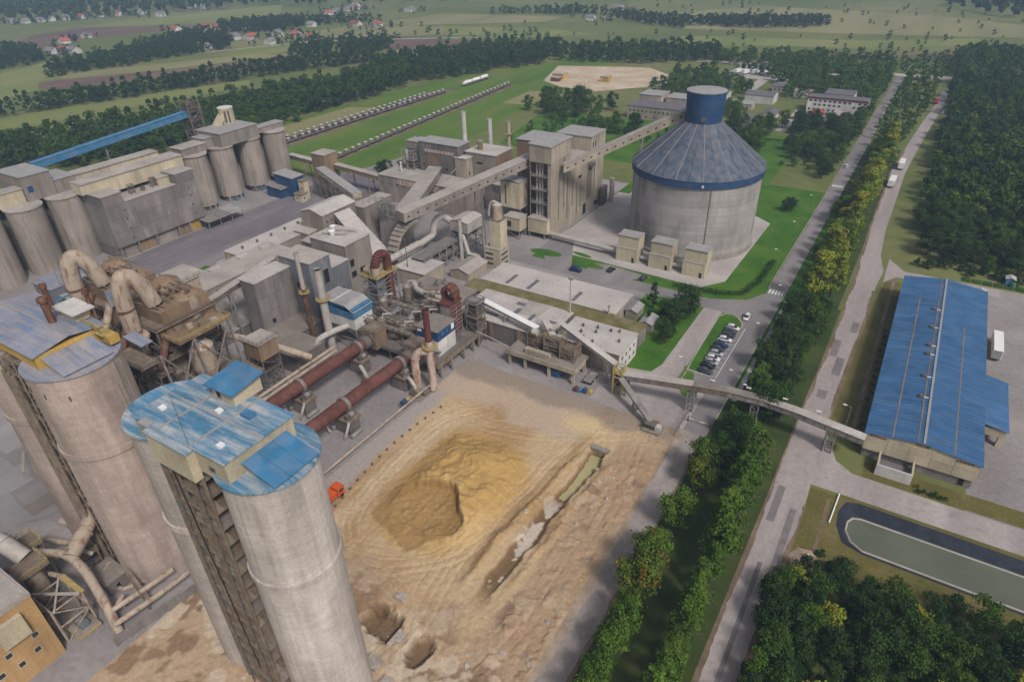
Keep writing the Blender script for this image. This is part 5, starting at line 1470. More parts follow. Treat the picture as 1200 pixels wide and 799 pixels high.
# kiln outlet platform, hood house, red stack
def kiln_end():
    t = thing('burner_platform', 'concrete burner platform on square columns at the end of the kilns', 'platform', (-112, 126, 0))
    B(-131, -100.4, 117.4, 139, 4.6, 5.2).build('deck', M['conc_d'], t)
    for y in (119.3, 124.4, 130.6, 135.4, 138.4):
        for x in (-100.9, -110, -120, -130):
            B(x-.3, x+.3, y-.3, y+.3, 0, 4.6).build('column', M['conc'], t)
    railing(MB(), [(-122, 117.5), (-100.5, 117.5), (-100.5, 139)], 5.2, 1.1, .09, 2).build('railing', M['steel_b'], t)
    B(-101, -100.2, 117.2, 139.2, 4.3, 5.35).build('edge_beam', M['steel_b'], t)
    for x, lab in ((-108.2, 'dusty kiln hood closing the nearer kiln'), (-124.2, 'dusty kiln hood closing the farther kiln')):
        h = thing('kiln_hood', lab, 'kiln hood', (x, 117, 0))
        B(x-2.6, x+2.6, 115.6, 120.4, 4.9, 10.6).build('casing', M['brown'], h)
        MB().cyl((x, 115.2, 7.8), (x, 115.7, 7.8), 2.3, 2.3, 20).build('seal_ring', M['steel_d'], h, True)
        B(x-2.8, x+2.8, 115.4, 120.6, 10.6, 10.9).build('lid', M['steel_b'], h)
        railing(MB(), [(x-2.7, 115.5), (x+2.7, 115.5), (x+2.7, 120.5)], 10.9, 1.0, .08, 1.6).build('railing', M['steel_b'], h)
    b = thing('control_house', 'white house with blue top band and flat grey roof beside the red chimney', 'control house', (-107, 125.6, 5.2))
    x0, x1, y0, y1 = -110.6, -103.0, 121.6, 129.8
    B(x0, x1, y0, y1, 5.2, 11.0).build('wall', M['white'], b)
    B(x0-.1, x1+.1, y0-.1, y1+.1, 10.3, 13.4).build('blue_band', M['blue'], b)
    roof_flat(b, x0, x1, y0, y1, 13.4, 'roof_b', .3)
    for a, w_ in ((x0+.4, 1.5), ):
        B(a, a+w_, y0-.16, y0-.08, 12.2, 13.0).build('sign_plate', M['white_p'], b)
    for a, w_ in ((123.4, .8), (125.6, .5), (127.9, 1.3)):
        B(x1+.08, x1+.16, a, a+w_, 11.7 if w_ < 1.2 else 11.3, 12.5 if w_ < 1.2 else 13.1).build('sign_plate', M['white_p'] if w_ > 1 else M['blue_l'], b)
    clad(b, 'r', ext(x0, x1, y0, y1), y0+.1, y1-.1, 5.4, 10.2, 2, 2, 'white')
    clad(b, 'f', ext(x0, x1, y0, y1), x0+.1, x1-.1, 5.4, 10.2, 2, 2, 'white')
    s = stack('chimney', 'rust red chimney with pale streaked foot beside the kilns', -99.2, 113.2, .6, 26.2, 1.15, .85, 'rust_w', 14.6, 'red')
    MB().cyl((-99.2, 113.2, -.1), (-99.2, 113.2, .6), .25, 1.15, 12).build('drain_cone', M['rust_w'], s, True)
    pipe('hot_gas_pipe', 'fat rust-streaked pipe bending into the red chimney', 'pipe', [(-103.2, 111.2, 1.2)]+[(-103.2, 111.2, 7.5)]+arc((-103.2, 111.2, 9), (-103.1, 111.4, 13.6), (-99.6, 113, 13.2), 8), 1.15, 'rust_w', 14, 2)
    # maroon ladder tower with ribbed hood
    r = thing('cooler_tower', 'slim tower with maroon lattice face and ribbed maroon hood', 'cooler tower', (-107, 135, 5.2))
    B(-109.6, -106.2, 132.0, 137.4, 5.2, 16.0).build('shaft', M['conc'], r)
    B(-106.15, -105.9, 132.1, 137.3, 5.4, 15.8).build('maroon_face', M['red'], r)
    mb = MB()
    for k in range(8):
        mb.bar((-105.8, 132.1, 5.6+k*1.4), (-105.8, 137.3, 5.9+k*1.4), .14)
    for y in (132.1, 134.7, 137.3): mb.bar((-105.8, y, 5.2), (-105.8, y, 16), .14)
    mb.build('lattice_face', M['steel'], r)
    B(-110.2, -105.6, 131.6, 137.8, 16.0, 16.4).build('top_plate', M['red'], r)
    n = 10
    for k in range(n):
        a0, a1 = math.pi*k/n, math.pi*(k+1)/n-.03
        v = []
        for y in (133.4, 136.6):
            for rr in (2.5, 1.5):
                for a in (a0, a1):
                    v.append((-107.8+rr*math.cos(a), y, 18.4+rr*math.sin(a)*1.2))
        MB().add(v, [(0, 1, 5, 4), (2, 6, 7, 3), (0, 2, 3, 1), (4, 5, 7, 6), (0, 4, 6, 2), (1, 3, 7, 5)]).build('hood_rib', M['red'] if k % 2 else M['rust'], r)
    for x in (-110, -105.6):
        B(x-.2, x+.2, 133.6, 136.4, 16.4, 18.4).build('hood_leg', M['red'], r)
    g = thing('elevator_frame', 'narrow dark green-grey steel elevator tower beside the maroon tower', 'elevator', (-102.6, 139, 0))
    lattice(MB(), -105, -101, 138.2, 142.4, 0, 15.6, 6, .2).build('frame', M['steel_d'], g)
    B(-104.4, -101.6, 138.8, 141.8, 1, 14.6).build('casing', M['steel_d'], g)
    B(-105.4, -100.6, 137.8, 142.8, 14.6, 14.9).build('head_platform', M['steel'], g)
    railing(MB(), [(-105.4, 137.8), (-100.6, 137.8), (-100.6, 142.8)], 14.9, 1.1, .1, 1.6).build('railing', M['steel'], g)
    for z in (5, 10):
        B(-105.4, -100.6, 137.8, 142.8, z, z+.2).build('platform', M['steel_b'], g)
    # gooseneck red ring duct
    q = thing('ring_duct', 'maroon ribbed ring duct arching over a dusty platform', 'duct', (-137, 137, 0))
    B(-145.4, -137.8, 135.6, 146.2, 15.0, 15.4).build('platform', M['yellow_p'], q)
    railing(MB(), [(-145.4, 135.6), (-137.8, 135.6), (-137.8, 146.2)], 15.4, 1.1, .09, 1.8).build('railing', M['yellow_p'], q)
    lattice(MB(), -145, -138.2, 136, 145.8, 0, 15, 5, .24).build('leg_frame', M['steel'], q)
    B(-143.6, -139.6, 137.4, 141.4, 4, 15).build('casing', M['blue_grey'], q)
    n = 14
    for k in range(n):
        a0, a1 = math.pi*k/n, math.pi*(k+1)/n
        pa = [(-139.4+0*a, 140.2-2.9*math.cos(a), 18.6+3.4*math.sin(a)) for a in (a0, a1)]
        MB().cyl(pa[0], pa[1], 1.45, 1.45, 12).build('duct_rib', M['red'], q, True)
    MB().cyl((-139.4, 143.1, 4), (-139.4, 143.1, 18.6), 1.4, 1.4, 14).build('down_leg', M['red'], q, True)
    MB().cyl((-139.4, 137.3, 15.4), (-139.4, 137.3, 18.6), 1.5, 1.4, 14).build('inlet', M['duct_t'], q, True)
    for k in range(3):
        MB().cyl((-143.8+.1*k, 137.4+2*k, 16.8), (-141, 137.2+2*k, 16.8), 1.2, 1.2, 10).build('duct_elbow', M['duct_t'], q, True)
    pipe('gas_duct', 'pale bent duct crossing the dusty roofs towards the maroon tower', 'duct', [(-134.6, 149.4, 8.6), (-131.6, 147.2, 8.2), (-128, 146.4, 8), (-117.6, 146.2, 8), (-110, 138, 9)], .95, 'duct', 12, 5)
    # filter with blue hood
    f = thing('bag_filter', 'bag filter with blue hood, grey bent roof and pale hopper', 'bag filter', (-138, 122, 0))
    x0, x1, y0, y1 = -145.0, -131.4, 117.6, 125.8
    B(x0, x1, y0, y1, 11.4, 14.6).build('blue_hood', M['blue_l'], f)
    for b_ in ([(x0-.2, y0-.2, 15.4), (-134.6, y0-.2, 15.4), (-134.6, y1+.2, 15.4), (x0-.2, y1+.2, 15.4)], [(-134.6, y0-.2, 15.4), (x1+.2, y0-.2, 13.6), (x1+.2, y1+.2, 13.6), (-134.6, y1+.2, 15.4)]):
        MB().hexa(b_, [(x, y, z+.2) for x, y, z in b_]).build('roof_sheet', M['roof_metal'], f)
    MB().hexa([(x0, y0, 14.6), (x1, y0, 13.4), (x1, y1, 13.4), (x0, y1, 14.6)], [(x0, y0, 15.4), (-134.6, y0, 15.4), (-134.6, y1, 15.4), (x0, y1, 15.4)]).build('hood_top', M['blue_l'], f)
    B(-140, -139.6, y0-.25, y1+.25, 15.55, 15.75).build('roof_strip', M['white'], f)
    B(x0+1, x1-.2, y0+.2, y1-.2, 7.6, 11.4).build('bag_house', M['white'], f)
    for xa, xb in ((x0+1, (x0+x1)/2), ((x0+x1)/2+.1, x1-.2)):
        xm = (xa+xb)/2
        MB().hexa([(xm-.5, 121, 2.4), (xm+.5, 121, 2.4), (xm+.5, 122.4, 2.4), (xm-.5, 122.4, 2.4)], [(xa, y0+.2, 7.6), (xb, y0+.2, 7.6), (xb, y1-.2, 7.6), (xa, y1-.2, 7.6)]).build('hopper', M['white'], f)
    lattice(MB(), x0+1, x1-.2, y0+.2, y1-.2, 0, 7.6, 2, .24).build('leg_frame', M['steel'], f)
    clad(f, 'r', ext(x0, x1-.2, y0+.2, y1-.2), y0+.3, y1-.3, 7.7, 11.3, 1, 4, 'white', jitter=.08)
    stack('chimney', 'tall white steel chimney with yellow collar beside the blue-hooded filter', -138.6, 113.6, 0, 28.2, 1.25, 1.15, 'duct', 18.6)
    pipe('gas_duct', 'white duct bending from the blue-hooded filter down beside the white chimney', 'duct', arc((-135, 118, 8.2), (-137.6, 109.6, 8.6), (-138.8, 108.4, 6.4), 8)+[(-138.8, 108.3, 0.2)], .95, 'duct', 12, 3)
    stack('chimney', 'slender rusty chimney with white top by the blue-grey tower', -147.6, 114.6, 0, 31, .8, .62, 'rust', 18.0, 'duct')
    # pipe-rack clutter between the hood platforms
    for i, (xa, xb, ya, yb, z, lab) in enumerate(((-134, -112, 121.5, 123, 9, 'dusty pipe bridge between the kiln hoods'), (-130, -113, 127.5, 129, 7.5, 'lower dusty pipe bridge behind the kiln hoods'), (-136, -118, 133, 134.6, 10, 'brown pipe bridge next to the ring duct'), (-128, -112, 139.5, 141, 6.5, 'low pipe bridge by the maroon tower'))):
        w_ = thing('pipe_bridge', lab, 'pipe bridge', ((xa+xb)/2, ya, 0))
        for zz in (z, z+1.6):
            for y in (ya, yb): MB().bar((xa, y, zz), (xb, y, zz), .2).build('chord', M['steel_b'], w_)
        mb = MB()
        nn = int((xb-xa)/2.2)
        for k in range(nn):
            x_ = xa+(xb-xa)*k/nn; x2 = xa+(xb-xa)*(k+1)/nn
            for y in (ya, yb): mb.bar((x_, y, z), (x2, y, z+1.6), .12)
            mb.bar((x_, ya, z), (x_, yb, z), .12)
        mb.build('bracing', M['steel_b'], w_)
        for x_ in (xa+.5, (xa+xb)/2, xb-.5):
            MB().bar((x_, ya, 0), (x_, ya, z), .3).build('post', M['steel'], w_)
            MB().bar((x_, yb, 0), (x_, yb, z), .3).build('post', M['steel'], w_)
        for k in range(3):
            MB().cyl((xa, ya+.3+.45*k, z+.3), (xb, ya+.3+.45*k, z+.3), .2, .2, 6).build('pipe', M['duct_t'] if k % 2 else M['steel'], w_)
    for x, y, zt, lab in ((-118, 124, 9.6, 'dusty round cyclone vessel behind the farther kiln hood'), (-114.6, 131.4, 11, 'tall dusty vessel between the pipe bridges'), (-121, 131, 8.6, 'squat grey vessel near the ring duct'), (-127.6, 125, 9.0, 'brown vessel left of the farther kiln hood'), (-131.5, 131, 12, 'slim grey vessel below the ring duct platform'), (-133.6, 144.5, 10, 'grey vessel beside the maroon down leg')):
        v = thing('process_vessel', lab, 'vessel', (x, y, 0))
        MB().cyl((x, y, 5.2), (x, y, zt), 1.3, 1.3, 14).build('shell', M['steel_b'], v, True)
        MB().cyl((x, y, zt), (x, y, zt+.9), 1.3, .4, 14).build('top', M['steel'], v, True)
        MB().cyl((x, y, 3.2), (x, y, 5.2), .5, 1.3, 14).build('cone', M['steel_b'], v, True)
        for k in range(4):
            a = k*math.pi/2+.4
            MB().bar((x+1.3*math.cos(a), y+1.3*math.sin(a), 0), (x+1.3*math.cos(a), y+1.3*math.sin(a), 6), .2).build('leg', M['steel_d'], v)
        MB().tube([(x+.6, y, zt+.6), (x+.8, y+.2, zt+2), (x+3.2, y+1.4, zt+2.2)], .3, 7).build('pipe', M['duct'], v, True)
    cl = random.Random(11)
    for k in range(26):
        x, y = cl.uniform(-136, -103), cl.uniform(118.6, 146)
        if (-111.5 < x < -101.5 and 120 < y < 138): continue
        z = cl.choice((6.5, 7.5, 8.6, 9.8)); w_, d_ = cl.uniform(2, 4.5), cl.uniform(1.6, 3.4)
        t = thing('steel_platform', 'dusty steel platform in the tangle of pipes behind the kilns', 'platform', (x, y, 0), 0, 'platforms in the tangle behind the kilns')
        B(x, x+w_, y, y+d_, z, z+.15).build('deck', M['steel_d'], t)
        lattice(MB(), x+.1, x+w_-.1, y+.1, y+d_-.1, 0, z, 3, .14).build('legs', M['steel_d'] if k % 2 else M['steel_b'], t)
        railing(MB(), [(x, y), (x+w_, y), (x+w_, y+d_), (x, y+d_)], z+.15, 1.0, .08, 1.2).build('railing', M['steel_b'] if k % 3 else M['steel'], t)
        MB().tube([(x+.4, y+.4, z-1), (x+w_*.6, y+d_*.5, z+.9), (x+w_+cl.uniform(1, 3), y+d_+cl.uniform(-1, 2), z+cl.uniform(-1, 1))], cl.choice((.18, .28, .4)), 7).build('pipe', M[cl.choice(('duct_t', 'steel', 'steel_b', 'rust', 'duct'))], t, True)
        if k % 3 == 0:
            MB().cyl((x+w_*.5, y+d_*.5, z+.15), (x+w_*.5, y+d_*.5, z+1.7), .6, .6, 10).build('tank', M['steel_b'], t, True)
kiln_end()

# electrostatic filter, sheds, stack
def esp():
    t = thing('dust_collector', 'pale grey dust collector box on a steel frame with a big gooseneck duct', 'dust collector', (-146, 196, 0))
    x0, x1, y0, y1 = -149.6, -141.2, 190.8, 201.4
    B(x0, x1, y0, y1, 9.6, 13.6).build('casing', M['duct'], t)
    roof_gable(t, x0, x1, y0, y1, 13.6, .8, 'roof_w', 'y', .2)
    for k in range(3):
        ym = y0+1.8+k*3.5
        MB().hexa([(-146, ym-.4, 5.6), (-145, ym-.4, 5.6), (-145, ym+.4, 5.6), (-146, ym+.4, 5.6)], [(x0, ym-1.7, 9.6), (x1, ym-1.7, 9.6), (x1, ym+1.7, 9.6), (x0, ym+1.7, 9.6)]).build('hopper', M['steel'], t)
    lattice(MB(), x0+.4, x1-.4, y0+.4, y1-.4, 0, 9.6, 2, .3).build('leg_frame', M['steel'], t)
    MB().tube([(-154, 176, 8), (-154.2, 184.6, 8.4)]+arc((-154.2, 185.6, 9), (-154.4, 187, 15.6), (-152, 190, 15.2), 7)+[(-149.4, 192.6, 12.2)], 1.35, 14).build('gooseneck_duct', M['duct'], t, True)
    MB().tube([(-144, 191.2, 8.4), (-139, 187.6, 3), (-134, 189, 2.2)], .8, 10).build('outlet_duct', M['duct'], t, True)
    stack('chimney', 'slim pale chimney in front of the dust collector', -142.6, 187.8, 0, 16.4, .85, .75, 'duct')
    pipe('gas_duct', 'long white duct running level along the plant to the dust collector', 'duct', [(-154.6, 158.5, 8.4), (-154.4, 168, 8.4), (-154.2, 176.4, 8.4)], 1.3, 'duct', 14, 4)
    pipe('gas_duct', 'second white duct just below the level duct', 'duct', [(-151.6, 157, 6.0), (-151.4, 168, 6.0), (-151.2, 180, 6.0)], .95, 'duct', 12, 4)
    k = thing('cooler_truss', 'long grey truss structure beside the white ducts', 'truss', (-147, 178, 0))
    for i in range(5):
        y = 167+i*4.4
        lattice(MB(), -150, -144, y, y+4.3, 0, 7.4, 2, .22).build('truss_bay', M['steel'], k)
    B(-150.2, -143.8, 166.8, 189, 4.4, 4.6).build('walkway', M['steel'], k)
    B(-150.2, -143.8, 166.8, 189, 7.4, 7.6).build('roof_sheet', M['steel'], k)
    railing(MB(), [(-143.8, 166.8), (-143.8, 189)], 7.6, 1.1, .1, 2).build('railing', M['steel'], k)
    bldg('hipped_shed', 'long low shed with grey shallow gable roof beside the cream tower', 'shed', -137.0, -128.6, 172.6, 184.8, 3.2, 'tower', 'roof', gable='y', rise=1.4, npan=3)
    b = bldg('flat_store', 'flat dusty-roofed store with a thin mast', 'store', -151.6, -138.6, 159.6, 171.0, 6.2, 'tower', 'roof_w')
    m = thing('light_mast', 'thin dark mast rising from the dusty flat store', 'mast', (-144.6, 157.6, 6.5))
    MB().cyl((-147.6, 161.6, 6.5), (-147.6, 161.6, 17), .2, .12, 8).build('pole', M['steel_d'], m)
    B(-148, -147.2, 161.2, 162, 17, 17.4).build('lamp_head', M['steel_d'], m)
    b = bldg('flat_store', 'dusty cluttered low roof between the ring duct and the flat store', 'store', -138.4, -116, 147.6, 160, 5.6, 'conc_d', 'roof_b')
    for k_, (x, y) in enumerate(((-134, 152), (-130, 156), (-126, 151), (-122, 155), (-128, 158))):
        v = thing('roof_unit', 'dusty %s vent unit on the cluttered low roof' % ('leftmost', 'far', 'middle', 'right-hand', 'rearmost')[k_], 'vent unit', (x, y, 5.9))
        B(x-.8, x+.8, y-.6, y+.6, 5.9, 7.2).build('casing', M['steel'], v)
        MB().cyl((x, y, 7.2), (x, y, 8.2), .4, .5, 8).build('cowl', M['steel_b'], v, True)
esp()

# ================================================================ FLAT-ROOFED BUILDINGS AND CRUSHER DECK
def flats():
    t = thing('long_flat_building', 'long low building with pale flat roof along the street', 'building', (-96, 177, 0))
    B(-120.4, -69.6, 169.6, 184.0, 0, 4.7).build('wall', M['tower'], t)
    for i in range(6):
        xa, xb = -120.8+8.6*i, -120.8+8.6*(i+1)-.06
        B(xa, xb, 169.2, 184.4, 4.7, 5.0+.05*(i % 2)).build('roof_panel', M['roof_w'], t)
        if i in (1, 2, 4):
            B(xa+.6, xa+1.9, 170.5, 177+R.uniform(0, 2), 5.06, 5.14).build('roof_patch', M['roof_dark'], t)
    window(t, 'r', ext(-120.4, -69.6, 169.6, 184.0), 172.4, 1.2, 1.2, 1.4)
    v = thing('vent_pipe', 'cream vent pipe at the corner of the long flat building', 'vent pipe', (-71.4, 168.6, 0))
    MB().cyl((-71.2, 168.6, 0), (-71.2, 168.6, 7.6), .45, .4, 10).build('shaft', M['cream'], v, True)
    MB().cyl((-71.2, 168.6, 7.6), (-71.2, 168.6, 8.0), .55, .4, 10).build('cap', M['steel'], v, True)
    # mossy strip
    t = thing('mossy_roofed_building', 'low building with mossy green-brown roof between the pale roofs', 'building', (-88, 164, 0))
    B(-122, -58.0, 160.4, 167.2, 0, 5.4).build('wall', M['conc'], t)
    B(-122.3, -79.2, 160.0, 167.5, 5.4, 5.7).build('roof', M['roof_moss'], t)
    B(-79.1, -57.7, 158.6, 167.3, 5.4, 5.75).build('roof', M['roof_moss'], t)
    B(-57.95, -57.8, 161, 165.4, .3, 4.6).build('gate', M['panel_grey'], t)
    # middle pale roof
    t = thing('crusher_hall', 'crusher hall with patched pale flat roof behind the loading deck', 'crusher hall', (-96, 152, 0))
    B(-112.0, -79.6, 143.2, 160.2, 0, 7.0).build('wall', M['conc_d'], t)
    for i in range(4):
        for j in range(2):
            xa, xb = -112.3+8.25*i, -112.3+8.25*(i+1)-.05
            ya, yb = 142.9+8.7*j, 142.9+8.7*(j+1)-.05
            B(xa, xb, ya, yb, 7.0, 7.3+.06*((i+j) % 2)).build('roof_panel', M['roof_w'] if (i+j) % 3 else M['roof'], t)
    for x, y, l, w_ in ((-104, 146, 5, 1.4), (-96, 148, 1.6, 6), (-90, 146, 1.4, 7), (-85, 151, 4, 1.2), (-98, 156, 3, 1.6)):
        B(x, x+l, y, y+w_, 7.37, 7.44).build('roof_patch', M['roof_dark'], t)
    for i in range(3):
        window(t, 'f', ext(-112, -79.6, 143.2, 160.2), -107.6+2.4*i, 4.8, 1.6, 1.0, 'dark')
    B(-109, -101, 142.4, 143.1, 5.6, 6.4).build('awning', M['roof_w'], t)
    for x in (-110, -100, -90): B(x, x+1.2, 142.8, 143.2, 0, 6.8).build('pilaster', M['brown'], t)
    # white gabled end building W3
    t = bldg('workshop_building', 'workshop with pale flat roof and white end wall near the gate conveyor', 'workshop', -77.4, -57.2, 145.0, 158.0, 7.2, 'white', 'roof_w')
    e = ext(-77.4, -57.2, 145, 158)
    B(-77.4, -57.35, 144.88, 145.0, 0, 7.0).build('brown_front', M['brown'], t)
    for z in (1.6, 4.4):
        for i in range(4):
            window(t, 'r', e, 146.8+2.8*i, z, .9, 1.2)
    for x in (-66, -62): B(x, x+2.6, 144.7, 144.9, .2, 5.6).build('gate', M['panel_grey'], t)
    for x, y in ((-73, 154), (-72, 150.6), (-68.6, 155), (-68, 152.4), (-70, 148), (-66.6, 147), (-62, 156), (-60, 151), (-64.4, 155.2)):
        MB().cyl((x, y, 7.5), (x, y, 8.5), .35, .35, 8).build('roof_vent', M['steel_d'], t, True)
    l = thing('lamp_post', 'tall pale lamp mast rising between the mossy roof and the workshop', 'lamp post', (-81.6, 160, 0))
    MB().cyl((-80.4, 159.4, 0), (-80.4, 159.4, 19), .32, .18, 8).build('pole', M['duct'], l, True)
    B(-81.2, -79.6, 159.1, 159.7, 19, 19.3).build('lamp_head', M['steel'], l)
    # loading deck on columns
    t = thing('loading_deck', 'concrete loading deck on columns at the edge of the sand yard', 'loading deck', (-77, 138, 0))
    B(-88.4, -66.0, 134.8, 144.0, 4.2, 4.9).build('deck', M['conc'], t)
    B(-88.6, -65.8, 134.5, 134.8, 3.9, 5.4).build('edge_beam', M['tower'], t)
    B(-66.0, -65.7, 134.8, 141, 3.9, 5.4).build('side_beam', M['tower'], t)
    for x in (-87.6, -82.3, -74.4, -66.6):
        for y in (135.2, 142.0): B(x-.35, x+.35, y-.35, y+.35, 0, 4.2).build('column', M['tower'], t)
    c = thing('screening_plant', 'brown steel screening plant cluttering the loading deck', 'screening plant', (-77, 140, 4.9))
    for i, (x0, x1, y0, y1, z1) in enumerate(((-84, -78.5, 139.4, 143, 10), (-78, -73, 138.6, 142.6, 11), (-72.6, -68, 138.2, 142.4, 9.6))):
        lattice(MB(), x0, x1, y0, y1, 4.9, z1, 3, .2).build('frame', M['steel_b'], c)
        B(x0-.2, x1+.2, y0-.2, y1+.2, (4.9+z1)/2, (4.9+z1)/2+.2).build('platform', M['steel_b'], c)
        MB().hexa([(x0+1.6, y0+1.4, 5.2), (x1-1.6, y0+1.4, 5.2), (x1-1.6, y1-1.4, 5.2), (x0+1.6, y1-1.4, 5.2)], [(x0+.4, y0+.4, z1-1.4), (x1-.4, y0+.4, z1-1.4), (x1-.4, y1-.4, z1-1.4), (x0+.4, y1-.4, z1-1.4)]).build('hopper', M['steel_d'] if i % 2 else M['steel_b'], c)
        railing(MB(), [(x0, y0), (x1, y0), (x1, y1)], z1, 1.0, .1, 1.4).build('railing', M['yellow_p'] if i == 1 else M['steel_b'], c)
    B(-83, -75, 136.2, 137.6, 5.0, 6.4).build('vibrating_screen', M['tower'], c)
    MB().cyl((-82, 139, 11.0), (-80.2, 139, 11.0), .9, .9, 10).build('motor', M['duct'], c, True)
    inclined('belt_conveyor', 'white ribbed belt conveyor crossing the crusher hall roof', (-107.4, 147.6, 10.6), (-82.4, 142.6, 9.2), 1.7, .9, 'duct', 'white_p', 0, 14, cat='conveyor', legs=(.5,))
    inclined('belt_conveyor', 'short grey belt conveyor at the corner of the crusher hall', (-82.6, 147, 10.0), (-76.6, 141.6, 9.0), 1.6, .9, 'steel', 'roof_w', 0, 3, cat='conveyor')
    inclined('belt_conveyor', 'long pale belt conveyor sloping down past the workshop to the gate conveyor', (-76.6, 147.2, 9.8), (-52.4, 139.4, 5.6), 1.6, 1.0, 'duct', 'roof_w', 0, 6, cat='conveyor', legs=(.75,))
    pipe('service_pipe', 'thin pipe slung between the elevator tower and the loading deck', 'pipe', [(-101, 137.4, 6.2), (-94, 136.4, 6), (-88, 135.4, 5.8)], .16, 'duct', 6)
    # things parked below
    k = thing('flatbed_trailer', 'grey flatbed trailer parked beside the loading deck', 'trailer', (-63.2, 139.6, 0))
    B(-64.4, -62.0, 136.8, 142.4, 1.0, 1.3).build('bed', M['steel'], k)
    B(-64.4, -62.0, 142.2, 142.4, 1.3, 2.2).build('headboard', M['steel_d'], k)
    for y in (137.6, 138.8, 141.4):
        for x in (-64.2, -62.2): MB().cyl((x-.15, y, .5), (x+.15, y, .5), .5, .5, 12).build('wheel', M['dark'], k, True)
    k = thing('blue_container', 'small blue container under the loading deck', 'container', (-72.6, 137, 0))
    B(-74, -71.6, 135.6, 139.2, .15, 2.5).build('body', M['blue_l'], k)
    for i in range(6): B(-71.6, -71.5, 135.8+.56*i, 136.1+.56*i, .3, 2.4).build('rib', M['blue_l'], k)
    for y0, y1 in ((135.55, 135.6),): B(-73.8, -71.8, y0-.04, y1, .3, 2.4).build('door', M['blue'], k)
    for (x, y, m, lab) in ((-64.6, 133, 'red', 'dark red barrel at the left of the barrel row by the deck'), (-63.4, 133.2, 'blue_l', 'left blue barrel by the loading deck'), (-62.2, 133.5, 'blue', 'darker blue barrel by the loading deck'), (-60.6, 133.6, 'yellow_p', 'big yellow barrel at the end of the barrel row')):
        k = thing('barrel', lab, 'barrel', (x, y, 0), 0, 'barrels by the loading deck')
        r_ = .75 if m == 'yellow_p' else .6
        MB().cyl((x, y-.7, .7), (x, y+.7, .7), r_, r_, 14).build('drum', M[m], k, True)
        for dy in (-.35, .35): MB().cyl((x, y+dy-.04, .7), (x, y+dy+.04, .7), r_+.05, r_+.05, 14).build('hoop', M[m], k)
        B(x-.5, x+.5, y-.6, y+.6, 0, .12).build('cradle', M['steel_d'], k)
flats()

